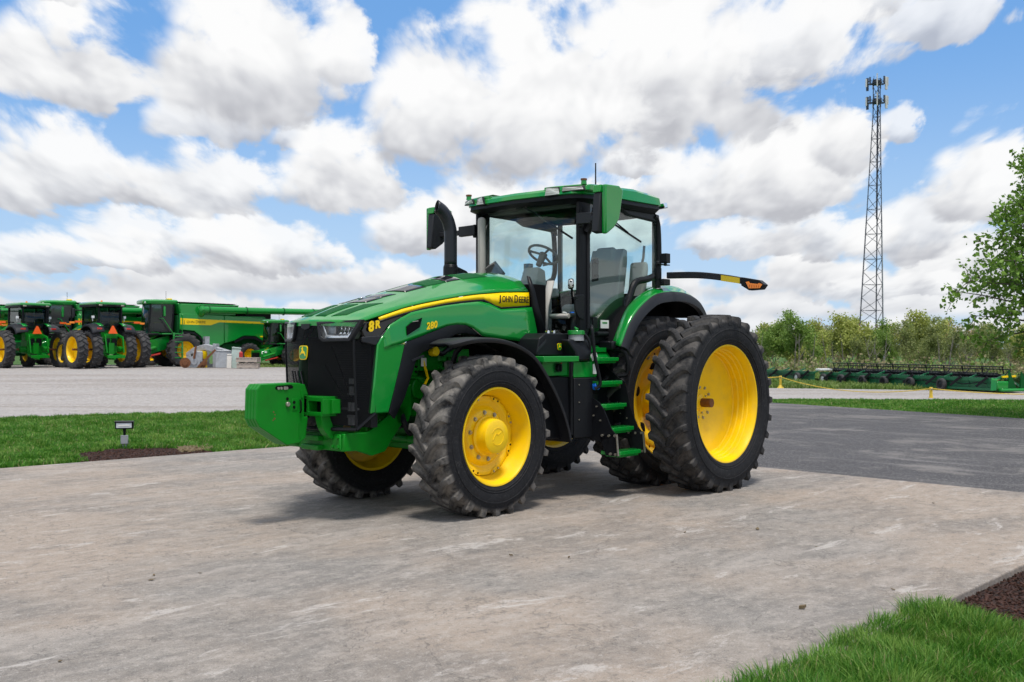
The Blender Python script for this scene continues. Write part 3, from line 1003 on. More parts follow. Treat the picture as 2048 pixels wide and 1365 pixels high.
# cooling package behind the screen
m = MB(); m.box((1.02, 0, 1.32), (.08, .98, .86)); m.build('radiator', material('radiator_fins', (.03, .032, .036), .5, metal=.4), TR)
m = MB()
for z in np.linspace(1.16, 1.62, 22):
    m.bar((1.16, .10, z), (1.12, .50, z), .004, .005)
split_build(m, 'cooler_tube', material('cooler_tube_metal', (.06, .063, .072), .45, metal=.5), TR)
m = MB()
m.cyl((1.22, .42, 1.05), (1.22, .42, 1.13), .022, n=12); m.cyl((1.22, .38, 1.05), (1.22, .38, 1.13), .022, n=12)
m.cyl((1.22, .42, .92), (1.22, .42, .99), .022, n=12); m.cyl((1.22, .38, .92), (1.22, .38, .99), .022, n=12)
m.box((1.22, .40, 1.21), (.03, .08, .02)); m.box((1.22, .40, 1.25), (.03, .03, .06)); m.box((1.22, .40, 1.33), (.01, .07, .05)); m.box((1.22, .40, 1.00), (.03, .10, .025)); m.box((1.20, .20, 1.07), (.02, .55, .02))
split_build(m, 'cooler_bracket', GALV, TR)
m = MB(); m.tube([(1.28, .18, 1.66), (1.25, .30, 1.40), (1.22, .42, 1.10)], .008, 6); m.tube([(1.30, .10, 1.48), (1.25, .3, 1.2)], .008, 6); split_build(m, 'cooler_hose', BLACK, TR)
badge('front_badge', TR, (nose_x(0, 1.60) + .006, -.02, 1.597), (0, 1, 0), (-.05, 0, 1), .125, .135)
m = MB(); m.plate([(nose_x(0, 1.86) + .004, y, z) for y, z in ((-.07, 1.87), (.07, 1.87), (.06, 1.83), (.0, 1.815), (-.06, 1.83))], (.006, 0, 0)); m.build('camera_cover', CHARCOAL, TR)
for s in (1, -1):
    def hl(y, z, d=0.0):
        return (nose_x(y, z) + .012 - d, y * s, z)
    # bezel ring, reflector bowl and clear lens
    lo = [(.165, 1.885), (.60, 1.905), (.585, 1.86), (.505, 1.705), (.245, 1.70), (.20, 1.73)]
    li = [(.195, 1.865), (.575, 1.885), (.55, 1.85), (.485, 1.728), (.265, 1.725), (.225, 1.748)]
    m = MB(); m.loft([[hl(y, z, .03) for y, z in lo + lo[:1]], [hl(y, z, -.012) for y, z in lo + lo[:1]], [hl(y, z, -.012) for y, z in li + li[:1]], [hl(y, z, .03) for y, z in li + li[:1]]])
    hb = m.build('headlight', CHARCOAL, TR, bevel=.004)
    m = MB(); m.plate([hl(y, z, .11) for y, z in li], (-.01, 0, 0)); m.loft([[hl(y, z, .0) for y, z in li + li[:1]], [hl(y, z, .11) for y, z in li + li[:1]]]); m.build('lamp_bowl', material('lamp_bowl_silver', (.30, .31, .33), .25, metal=.6), hb, smooth=20)
    m = MB()
    m.loft([[hl(.235, 1.765, .03), hl(.34, 1.765, .06), hl(.43, 1.768, .06), hl(.53, 1.862, .045)], [hl(.245, 1.738, .02), hl(.34, 1.735, .02), hl(.47, 1.735, .02), hl(.562, 1.868, .02)]])
    m.build('lamp_reflector', material('lamp_silver', (.82, .84, .87), .22, metal=.55), hb, solid=.004)
    m = MB(); m.loft([[hl(.205, 1.868, .02), hl(.218, 1.866, .02)], [hl(.262, 1.742, .02), hl(.275, 1.742, .02)]]); m.build('light_strip', material('lamp_strip_white', (.85, .87, .9), .3), hb, solid=.004)
    m = MB()
    for k, yy in enumerate((.335, .372, .408)):
        m.loft([[hl(yy + .035 * math.sin(t), 1.875 - .105 * t / 1.5, .03 + .05 * math.sin(t * 2)) for t in np.linspace(0, 1.5, 6)], [hl(yy + .012 + .03 * math.sin(t), 1.875 - .105 * t / 1.5, .09) for t in np.linspace(0, 1.5, 6)]])
    split_build(m, 'lamp_projector', CHROME, hb, solid=.003)
    m = MB(); m.loft([[hl(.205, 1.86, .05), hl(.33, 1.868, .05)], [hl(.23, 1.772, .05), hl(.33, 1.775, .05)]]); m.build('lamp_reflector', GALV, hb, solid=.003)
    rws = []
    for v in np.linspace(0, 1, 3):
        a = [(.195, 1.865), (.29, 1.87), (.38, 1.875), (.48, 1.88), (.575, 1.885)]
        b = [(.24, 1.725), (.30, 1.725), (.36, 1.726), (.42, 1.727), (.485, 1.728)]
        rws.append([hl(p[0] + (q_[0] - p[0]) * v, p[1] + (q_[1] - p[1]) * v, -.004) for p, q_ in zip(a, b)])
    m = MB(); m.loft(rws); m.build('lamp_lens', LENS, hb)

# ---- front support, weight bracket and suitcase weights
m = MB()
m.box((1.19, 0, .76), (.30, .84, .165)); m.box((1.37, 0, .79), (.08, .26, .05)); m.box((1.37, 0, .70), (.08, .26, .05))
for s in (1, -1):
    pts = [(1.34, .845), (1.05, .845), (.72, 1.035), (.63, 1.24), (.50, 1.29), (.50, .98), (.66, .86), (.84, .645), (1.0, .615), (1.18, .675), (1.34, .68)]
    m.prism(pts, .44 * s, .395 * s)
    m.box((1.345, .33 * s, .765), (.02, .13, .15))
m.build('front_support', GREEN_CAST, TR, bevel=.010)
for s in (1, -1):
    for yy in (.29, .37):
        for zz in (.72, .81):
            m = MB(); m.cyl((1.35, yy * s, zz), (1.372, yy * s, zz), .017, n=6); m.build('support_bolt', GREEN_CAST, TR)
m = MB()
m.box((1.425, 0, 1.178), (.18, .68, .026)); m.box((1.425, 0, 1.022), (.18, .68, .026)); m.box((1.36, 0, 1.10), (.03, .68, .14))
for y in (-.335, -.115, .115, .335):
    m.box((1.425, y, 1.10), (.18, .03, .14))
m.box((1.38, .355, 1.10), (.10, .06, .13)); m.box((1.38, -.355, 1.10), (.10, .06, .13))
m.box((1.51, .225, 1.165), (.014, .20, .035)); m.box((1.51, .225, 1.034), (.014, .20, .030))
for s in (1, -1):
    arc = catmull([(1.40, 1.02), (1.37, .94), (1.30, .87), (1.20, .835), (1.10, .83)], 4)
    arc2 = catmull([(1.50, 1.02), (1.47, .90), (1.40, .81), (1.34, .78), (1.30, .77)], 4)
    m.prism(arc + list(reversed(arc2)), .30 * s, .21 * s)
m.build('weight_bracket', GREEN_CAST, TR, bevel=.007)
wp = [(2.06, 1.27), (2.02, 1.315), (1.62, 1.318), (1.535, 1.30), (1.50, 1.20), (1.545, 1.20), (1.545, 1.0), (1.50, 1.0), (1.53, .80), (1.60, .76), (1.74, .748), (2.03, .93), (2.07, 1.00)]
m = MB(); m.prism(wp, -.0225, .0225)
wme = m.mesh('front_weight', GREEN_CAST, 0)
for k in range(4):
    o = link(wme, 'front_weight', TR, (0, .088 - .048 * k, 0))
    md = o.modifiers.new('edge', 'BEVEL'); md.width = .008; md.segments = 2; md.limit_method = 'ANGLE'
# grip slot, bolts and pads on the near weight
m = MB(); m.prism([(1.86, 1.262), (1.68, 1.268), (1.67, 1.285), (1.69, 1.302), (1.85, 1.297), (1.87, 1.28)], .108, .1125); m.build('grip_slot', DARK, TR, smooth=0)
m = MB()
for x, r in ((1.835, .013), (1.805, .013), (1.765, .016), (1.745, .014)):
    m.cyl((x, .108, 1.274), (x, .120, 1.274), r, n=10)
split_build(m, 'slot_bolt', STEEL, TR)
m = MB(); m.cyl((1.735, .10, 1.125), (1.735, .130, 1.125), .022, n=12); m.build('weight_bolt', STEEL, TR, bevel=.004)
m = MB(); m.cyl((1.735, .108, 1.175), (1.735, .113, 1.175), .015, n=12); m.cyl((1.665, .115, 1.14), (1.665, .119, 1.14), .015, n=12); m.cyl((1.665, .115, 1.095), (1.665, .119, 1.095), .015, n=12); split_build(m, 'weight_hole', DARK, TR)
MB().box((1.655, .112, 1.118), (.06, .008, .11)).build('weight_pad', GREEN_CAST, TR, bevel=.003); MB().bar((1.575, .112, 1.25), (1.575, .112, 1.18), .02, .012, (0, 1, 0)).build('weight_rib', GREEN_CAST, TR); MB().box((1.60, .112, .88), (.015, .008, .14)).build('weight_rib', GREEN_CAST, TR)
for (x, z, r_) in ((1.885, 1.06, .008), (1.875, 1.0, .010), (1.89, .985, .007), (1.87, 1.035, .006)):
    MB().cyl((x, .110, z), (x, .1112, z), r_, n=7).build('rust_spot', RUST, TR)
m = MB(); m.tube([(1.60, .12, 1.16), (1.60, .135, 1.14), (1.60, .135, 1.06), (1.60, .12, 1.04)], .008, 6); m.build('retaining_pin', DARK, TR)

# ---- front fenders
for s in (1, -1):
    prof = catmull([(.50, 1.668), (.36, 1.715), (.15, 1.728), (-.10, 1.712), (-.36, 1.65), (-.60, 1.52), (-.84, 1.255), (-1.02, .985), (-1.12, .76), (-1.155, .64)], 4)
    rws = []
    for j, (x, z) in enumerate(prof):
        u = j / (len(prof) - 1)
        nx, nz = x + .1, z - .85
        l = math.hypot(nx, nz); nx, nz = nx / l, nz / l
        w0 = .70 + .0 * u
        yo = 1.135 - (.18 * (1 - u / .12) ** 1.5 if u < .12 else 0)
        rws.append([(x - nx * .035, (yo + .004) * s, z - nz * .035), (x, yo * s, z), (x + nx * .010, (yo - .03) * s, z + nz * .010), (x + nx * .016, (.92) * s, z + nz * .016), (x + nx * .010, w0 * s, z + nz * .010), (x - nx * .03, (w0 - .01) * s, z - nz * .03)])
    m = MB(); m.loft(rws); m.build('front_fender', CHARCOAL, TR, smooth=30, solid=.012)
    m = MB(); m.tube([(.12, .60 * s, 1.42), (.10, .66 * s, 1.60), (.06, .76 * s, 1.70)], .028, 8); m.tube([(-.25, .55 * s, 1.35), (-.35, .66 * s, 1.55), (-.42, .80 * s, 1.60)], .028, 8)
    split_build(m, 'fender_bracket', BLACK, TR)
# ---------------------------------------------------------------- cab of the tractor
PX0, PXR = -1.75, -3.24          # front pillars, rear pillars
PY = .80
def ws_x(y, z):                   # bowed windscreen
    return -1.50 - .20 * (y / PY) ** 2 - .05 * max(0, (z - 2.3))
# pillars
for s in (1, -1):
    m = MB()
    m.loft([[(PX0 + .07, (PY - .03) * s, z), (PX0 + .06, (PY + .012) * s, z), (PX0 - .06, (PY + .03) * s, z), (PX0 - .13, (PY + .022) * s, z), (PX0 - .13, (PY - .05) * s, z), (PX0 + .0, (PY - .06) * s, z)] for z in (1.74, 2.3, 3.0, 3.30)], close_u=True, caps=True)
    m.build('front_pillar', BLACK, TR, bevel=.008)
    m = MB(); m.tube([(PX0 - .075, (PY + .035) * s, z) for z in (1.86, 2.4, 3.02)], .018, 8); m.build('door_seal', CHARCOAL, TR)
    m = MB()
    pth = catmull([(-2.36, 1.80), (-2.50, 2.06), (-2.62, 2.24), (-2.70, 2.385), (-2.80, 2.445), (-2.98, 2.475), (-3.16, 2.535), (-3.225, 2.62), (PXR, 2.75), (PXR + .01, 3.05), (-3.20, 3.20), (-3.12, 3.255)], 3)
    m.tube([(x, (PY + .035) * s, z) for x, z in pth], [.020 if x > -2.55 else .042 if x > -3.18 else .034 for x, z in pth], 10)
    m.build('rear_pillar', BLACK, TR)
    m = MB(); m.prism([(-2.40, 3.30), (-3.22, 3.28), (-3.24, 3.14), (-3.16, 3.19), (-2.60, 3.215), (-2.50, 3.25)], (PY - .02) * s, (PY + .055) * s); m.build('door_top_rail', CHARCOAL, TR, bevel=.012)
    m = MB(); m.box((PX0 - .33, (PY + .005) * s, 1.735), (.55, .07, .10)); m.build('door_sill', BLACK, TR, bevel=.01)
    m = MB(); m.box((PXR - .02, .76 * s, 2.75), (.05, .07, 1.1)); m.build('rear_corner_trim', GREY_DK, TR, bevel=.02)
    # door glass
    gp = [(PX0 - .10, 1.80), (-2.35, 1.80), (-2.50, 2.08), (-2.62, 2.25), (-2.72, 2.40), (-2.98, 2.485), (-3.15, 2.545), (-3.215, 2.64), (-3.22, 3.05), (-3.18, 3.18), (-3.0, 3.26), (PX0 - .10, 3.28)]
    m = MB(); m.plate([(x, (PY + .014) * s, z) for x, z in gp], (0, .008 * s, 0)); m.build('door_glass', GLASS, TR, smooth=0)
m = MB(); m.loft([[(ws_x(y, z), y, z) for y in np.linspace(-.77, .77, 21)] for z in (1.80, 2.1, 2.5, 2.9, 3.28)]); m.build('windscreen', GLASS, TR, smooth=60, solid=.008)
m = MB(); m.box((PXR, 0, 2.80), (.008, 1.44, .92)); m.build('rear_window', GLASS, TR, smooth=0)
# firewall, cowl behind the hood, cab floor and rear wall
m = MB()
m.loft([[(ws_x(y, 1.8) + .10 - (.12 if abs(y) > .7 else 0), y, z) for y in np.linspace(-.80, .80, 13)] for z in (1.58, 1.80)])
m.box((-2.45, 0, 1.66), (1.5, 1.5, .16)); m.box((-3.2, 0, 1.95), (.10, 1.3, .75)); m.box((-1.32, 0, 1.95), (.25, 1.06, .80))
m.build('cab_floor', DARK, TR, bevel=.01)
for s in (1, -1):
    # black seal strip along the hood's rear edge and the fender-side panel under the windscreen
    m = MB(); m.loft([[(-1.085, .56 * s, 2.43), (-1.12, .576 * s, 2.27), (-1.14, .585 * s, 2.10), (-1.245, .585 * s, 1.68)], [(-1.12, .575 * s, 2.42), (-1.17, .60 * s, 2.27), (-1.21, .62 * s, 2.1), (-1.36, .66 * s, 1.68)]]); m.build('hood_seal', BLACK, TR, solid=.02)
    m = MB(); m.prism([(-.86, 1.60), (-.90, 1.74), (-1.0, 1.80), (-1.72, 1.80), (-1.72, 1.56), (-.86, 1.56)], .90 * s, .60 * s); m.build('step_panel', BLACK, TR, bevel=.012)
    m = MB(); m.plate([(-.855, .905 * s, 1.60), (-1.0, .905 * s, 1.70), (-1.0, .905 * s, 1.735), (-.875, .905 * s, 1.65)], (0, .006 * s, 0)); m.build('panel_strip', CHARCOAL, TR)
badge('side_badge', TR, (-1.225, .902, 1.655), (-1, 0, 0), (0, 0, 1), .062, .072)
m = MB()
for x in (-1.06, -1.16):
    m.cyl((x, .86, 1.812), (x, .89, 1.812), .02, n=10)
split_build(m, 'latch_bolt', CHROME, TR)

# roof: dark lower shell, green cap with raised front corners
half = [(-1.47, 0), (-1.49, .25), (-1.50, .44), (-1.56, .80), (-1.66, .90), (-1.95, .945), (-2.6, .955), (-3.14, .93), (-3.30, .80), (-3.37, .40), (-3.38, 0)]
full = half + [(x, -y) for x, y in reversed(half[1:-1])]
zlo = lambda x: interp(x, [-3.4, -2.9, -2.2, -1.5], [3.395, 3.37, 3.375, 3.365])
zhi = lambda x: interp(x, [-3.4, -2.9, -2.2, -1.5], [3.475, 3.515, 3.520, 3.440])
cx, cy = -2.4, 0
def ring(sc, f):
    return [(cx + (x - cx) * sc, y * sc, f(x)) for x, y in full]
m = MB(); m.loft([ring(.97, lambda x: zlo(x) - .012), ring(1.0, zlo), ring(.985, lambda x: zhi(x) - .03), ring(.95, zhi), ring(.6, lambda x: zhi(x) + .02), ring(.05, lambda x: 3.535)], close_u=True, caps=True); m.build('roof', GREEN, TR, smooth=25)
m = MB(); m.loft([ring(.80, lambda x: 3.31), ring(.86, lambda x: 3.27), ring(.93, lambda x: 3.275 if x < -2 else 3.29), ring(.985, lambda x: zlo(x) - .05), ring(.975, lambda x: zlo(x) + .01)], close_u=True, caps=True); m.build('roof_shell', BLACK, TR, smooth=25)
for s in (1, -1):
    bl = [(-1.515, .43), (-1.53, .60), (-1.60, .88), (-1.68, .965), (-1.98, .965), (-1.90, .70), (-1.72, .50)]
    m = MB(); m.loft([[(x, y * s, 3.345 if i < 1 else 3.405 if x > -1.65 else 3.40) for i, (x, y) in enumerate(bl)], [(x - .015, (y - .0) * s, 3.462 if x > -1.7 else 3.478) for x, y in bl], [(x - .06, (y - .02) * s, 3.475 if x > -1.7 else 3.49) for x, y in bl]], close_u=True, caps=True)
    m.build('roof_corner', GREEN, TR, bevel=.006)
    for (ya, yb, za, zb_) in ((.47, .66, 3.350, 3.452), (.685, .94, 3.385, 3.448)):
        m = MB()
        xa, xb = -1.478 - .2 * (ya - .43), -1.478 - .28 * (yb - .43)
        m.plate([(xa, ya * s, za), (xb, yb * s, za + .01), (xb, (yb - .02) * s, zb_), (xa, (ya + .03) * s, zb_)], (-.03, 0, 0)); lm = m.build('roof_lamp', CHARCOAL, TR, bevel=.004)
        m = MB(); m.plate([(xa + .004, (ya + .012) * s, za + .01), (xb + .004, (yb - .012) * s, za + .02), (xb + .004, (yb - .03) * s, zb_ - .012), (xa + .004, (ya + .036) * s, zb_ - .012)], (.004, 0, 0)); m.build('lamp_glass', material('lamp_glass', (.62, .64, .62), .15, coat=1.0, var=.25, vscale=40), lm)
        m = MB()
        for k in range(3):
            zz = za + .02 + (zb_ - za - .03) * (k + .5) / 3
            m.bar((xa + .010, (ya + .02) * s, zz), (xb + .010, (yb - .025) * s, zz + .006), .004, .004)
        split_build(m, 'lamp_fin', STEEL, lm)
    m = MB(); m.cyl((-1.66, .90 * s, 3.465), (-1.66, .90 * s, 3.51), .034, .03, 14); m.build('beacon_socket', GREEN, TR)
    m = MB(); m.cyl((-1.66, .90 * s, 3.51), (-1.66, .90 * s, 3.53), .036, n=8); m.build('socket_cap', RUST, TR)
    # lamp at the roof's rear corner
    m = MB(); m.box((-3.33, .80 * s, 3.40), (.06, .22, .07), (0, .2, -.35 * s)); m.build('rear_roof_lamp', CHROME, TR, bevel=.01)
    yo = 0.0 if s > 0 else .13
    # mirror: charcoal housing with a green outer shell and cap
    pr = [(-1.455, 3.315), (-1.79, 3.36), (-1.72, 3.05), (-1.62, 2.95), (-1.50, 2.875), (-1.42, 2.89)]
    m = MB(); m.prism(pr, (1.19 + yo) * s, (1.285 + yo) * s); mo = m.build('mirror', CHARCOAL, TR, bevel=.012)
    m = MB(); m.prism([(-1.475, 3.40), (-1.72, 3.41), (-1.795, 3.37), (-1.725, 3.05), (-1.625, 2.945), (-1.50, 2.868), (-1.475, 2.875)], (1.285 + yo) * s, (1.345 + yo) * s); m.build('mirror_shell', GREEN, mo, bevel=.016)
    m = MB(); m.prism([(-1.445, 3.318), (-1.46, 3.40), (-1.70, 3.41), (-1.79, 3.365)], (1.185 + yo) * s, (1.29 + yo) * s); m.build('mirror_cap', GREEN, mo, bevel=.008)
    m = MB(); m.plate([(-1.73, (1.20 + yo) * s, 3.30), (-1.73, (1.28 + yo) * s, 3.30), (-1.66, (1.28 + yo) * s, 3.0), (-1.66, (1.20 + yo) * s, 3.0)], (-.06, 0, 0)); m.build('mirror_glass', CHROME, mo)
    m = MB(); m.bar((-1.68, .80 * s, 3.09), (-1.64, 1.04 * s, 3.08), .06, .125); m.bar((-1.64, 1.02 * s, 3.07), (-1.58, (1.21 + yo) * s, 3.06), .045, .06); m.cyl((-1.70, .83 * s, 3.0), (-1.70, .83 * s, 3.16), .03, n=10); m.build('mirror_arm', CHARCOAL, TR, bevel=.008)
m = MB(); m.lathe([(.17, 0), (.16, .03), (.12, .055), (.05, .07), (.001, .072)], 24); m.v = [(x - 2.35, z * .7 + .25, y + 3.535) for x, y, z in m.v]; m.build('receiver_dome', CHARCOAL, TR)
m = MB(); m.cyl((-3.05, 0, 3.50), (-3.05, 0, 4.0), .011, .008, 8); m.build('antenna', BLACK, TR)
# wipers
m = MB(); m.tube([(-1.575, -.04, 3.33), (-1.60, .25, 3.19), (-1.615, .46, 3.05)], .012, 6); m.bar((-1.60, .30, 3.15), (-1.665, .735, 2.875), .012, .022); m.build('wiper', BLACK, TR)
m = MB(); m.bar((-2.30, .835, 3.09), (-2.86, .835, 2.92), .010, .022); m.tube([(-2.28, .84, 3.13), (-2.58, .845, 3.01)], .008, 6); m.build('door_wiper', BLACK, TR)
m = MB(); m.tube([(-1.70, .842, 3.26), (-1.66, .85, 3.15), (-1.68, .85, 3.08), (-1.74, .84, 3.075)], .004, 5); m.build('aerial_cable', BLACK, TR)
m = MB(); m.tube([(-1.80, .83, 2.95), (-1.84, .90, 3.08), (-1.84, .93, 3.24), (-1.82, 1.0, 3.30), (-1.80, 1.1, 3.30)], [.05, .045, .035, .014, .014], 8); m.build('mirror_bracket', BLACK, TR)
# lamp on the hand rail in front of the door
m = MB(); m.box((-1.43, .90, 2.345), (.05, .10, .115), (0, 0, -.6)); wl = m.build('work_lamp', BLACK, TR, bevel=.02)
m = MB(); m.box((-1.414, .911, 2.345), (.05, .082, .095), (0, 0, -.6)); m.build('lamp_face', material('led_face', (.55, .56, .55), .25, metal=.4), wl, bevel=.02)
m = MB()
for a, b in ((0, .025), (-.024, -.02), (.024, -.02)):
    c = Vector((-1.395, .930, 2.345 + b)) + Vector((.56, -.83, 0)) * a
    m.cyl(c, c + Vector((.0165, .0113, 0)) * .8, .011, n=10)
split_build(m, 'led', BLACK_GLOSS, wl)
m = MB(); m.tube([(-1.46, .89, 2.29), (-1.47, .88, 2.24), (-1.50, .87, 2.21), (-1.60, .85, 2.20)], .014, 6); m.tube([(-1.47, .90, 2.26), (-1.44, .93, 2.20), (-1.47, .94, 2.17), (-1.55, .90, 2.18)], .006, 5); m.build('lamp_bracket', BLACK, wl)
m = MB(); m.prism([(-1.55, 2.23), (-1.72, 2.24), (-1.72, 1.95), (-1.62, 1.98), (-1.56, 2.06)], .84, .86); m.build('door_latch_plate', BLACK, TR, bevel=.006)
m = MB(); m.box((-1.50, .86, 2.035), (.05, .02, .012)); m.build('blue_tag', BLUE, TR)
m = MB(); m.box((-1.41, .83, 2.03), (.05, .02, .014), (0, -.2, 0)); m.build('white_tag', WHITE, TR)
m = MB(); m.box((-1.70, .842, 2.16), (.03, .004, .035)); m.build('pillar_label', WHITE, TR)
m = MB(); m.box((-2.14, .828, 1.915), (.155, .004, .095)); lb = m.build('window_sticker', WHITE, TR)
m = MB(); m.box((-2.14, .8305, 1.93), (.09, .002, .018)); m.build('sticker_print', GREEN, lb)
m = MB(); m.box((-1.945, .835, 1.93), (.09, .02, .13)); m.build('door_handle', BLACK, TR, bevel=.006)
m = MB(); m.cyl((-1.93, .87, 1.80), (-2.14, .87, 1.80), .028, n=12); m.build('door_grip', BLACK, TR, bevel=.01)
m = MB(); m.prism([(-2.00, 2.66), (-2.12, 2.68), (-2.12, 2.42), (-2.00, 2.40)], .74, .76); m.build('door_inner_bracket', BLACK, TR, bevel=.01)
for z in (2.63, 2.47):
    m = MB(); m.cyl((-2.06, .76, z), (-2.06, .79, z), .022, n=12); m.build('bracket_knob', BLACK, TR)

# interior
m = MB(); m.loft([[(-2.72, y, 2.02), (-2.95, y, 2.03), (-3.02, y, 2.35), (-3.08, y, 2.70), (-3.08, y, 2.86), (-3.00, y, 2.88), (-2.94, y, 2.70), (-2.86, y, 2.28)] for y in (-.02, .0, .10, .36, .46, .48)], close_u=True, caps=True); st = m.build('driver_seat', GREY, TR, bevel=.03)
m = MB(); m.box((-2.65, .22, 2.10), (.52, .52, .15)); m.build('seat_cushion', GREY, st, bevel=.05, seg=3)
m = MB(); m.box((-2.70, .22, 1.92), (.40, .40, .34)); m.build('seat_base', GREY_DK, st, bevel=.03)
m = MB(); m.box((-2.98, .22, 2.80), (.09, .28, .20)); m.build('headrest', GREY, st, bevel=.04, seg=3)
m = MB(); m.loft([[(-2.98, y, 2.10), (-3.06, y, 2.11), (-3.14, y, 2.60), (-3.13, y, 2.70), (-3.06, y, 2.70)] for y in (.52, .56, .72, .76)], close_u=True, caps=True); m.build('passenger_seat', GREY, TR, bevel=.04, seg=3)
m = MB(); m.tube([(-3.05, .66, 2.5), (-3.10, .70, 2.75), (-3.12, .70, 2.90)], .016, 8); m.build('cab_grab_rail', GREY_DK, TR)
m = MB(); m.loft([[(-1.62, y, 1.80), (-1.88, y, 1.80), (-1.95, y, 2.35), (-1.92, y, 2.56), (-1.80, y, 2.60), (-1.68, y, 2.30)] for y in (-.12, -.10, .10, .12)], close_u=True, caps=True); m.build('steering_console', GREY, TR, bevel=.02)
m = MB()
c, rr = Vector((-2.02, 0, 2.76)), .185
nrm = Vector((-.55, 0, .83)).normalized(); u = Vector((0, 1, 0)); v = nrm.cross(u)
m.tube([c + u * (rr * math.cos(t)) + v * (rr * math.sin(t)) for t in np.linspace(0, 2 * math.pi, 33)], .016, 8, caps=False)
for t in (math.pi * .5, math.pi * 1.17, math.pi * 1.83):
    m.tube([c, c + u * (rr * math.cos(t)) + v * (rr * math.sin(t))], .014, 6)
m.cyl(c - nrm * .16, c + nrm * .01, .035, .05, 12)
m.build('steering_wheel', GREY_DK, TR)
m = MB(); m.tube([(-1.9, .10, 2.62), (-1.93, .30, 2.65)], .014, 6); m.build('shuttle_lever', GREY_DK, TR)
m = MB(); m.box((-1.62, -.42, 2.56), (.07, .16, .20), (.5, .5, .3)); m.build('corner_post_display', GREY_DK, TR, bevel=.01)
m = MB(); m.box((-2.35, -.42, 2.30), (.75, .20, .12), (0, .12, 0)); m.box((-2.35, -.42, 2.05), (.5, .16, .45)); m.build('armrest_console', GREY, TR, bevel=.03)
m = MB(); m.box((-2.45, 0, 3.335), (1.5, 1.5, .05)); m.box((-1.80, 0, 3.285), (.16, 1.3, .06)); m.build('headliner', GREY_DK, TR, bevel=.03)
m = MB(); m.box((-1.60, -.62, 2.55), (.09, .10, 1.35)); m.build('corner_trim', GREY, TR, bevel=.04)
m = MB(); m.box((-2.5, -.80, 1.95), (1.4, .04, .34)); m.build('inner_door_trim', GREY, TR, bevel=.02)
m = MB(); m.loft([[(-1.44, y, 1.80), (-1.46, y, 2.1), (-1.56, y, 2.40)] for y in (.46, .50, .55)]); m.build('footwell_trim', GREY, TR, solid=.02)
m = MB(); m.cyl((-1.62, .45, 2.00), (-1.62, .72, 2.00), .03, n=12); m.build('foot_rest', GREY, TR, bevel=.01)
# far side air intake / exhaust
m = MB()
pth = [(-1.13, -.68, 2.60), (-1.13, -.68, 2.95), (-1.125, -.685, 3.05), (-1.095, -.70, 3.16), (-1.04, -.725, 3.25), (-.975, -.755, 3.30)]
pth = catmull(pth, 4)
m.tube(pth, .070, 20, caps=False)
d_ = (Vector(pth[-1]) - Vector(pth[-2])).normalized()
c_ = Vector(pth[-1])
h_ = Vector((d_.x, d_.y, .12)).normalized()
for i in range(len(m.v) - 20, len(m.v)):                      # outlet cut upright
    v_ = Vector(m.v[i])
    m.v[i] = tuple(v_ - d_ * ((v_ - c_).dot(h_) / d_.dot(h_)))
o = m.build('exhaust_stack', material('exhaust_black', (.012, .014, .020), .38, metal=.2, var=.2, vscale=12), TR, solid=.012)
# outlet cut upright
m = MB(); m.cyl((-1.13, -.68, 2.30), (-1.13, -.68, 2.60), .088, .088, 20); m.cyl((-1.13, -.68, 2.60), (-1.13, -.68, 2.63), .088, .072, 20); m.prism([(-1.13, 2.30), (-1.42, 2.30), (-1.42, 2.50), (-1.34, 2.56), (-1.20, 2.60), (-1.13, 2.6)], -.72, -.62); m.build('exhaust_base', BLACK, TR, bevel=.008)

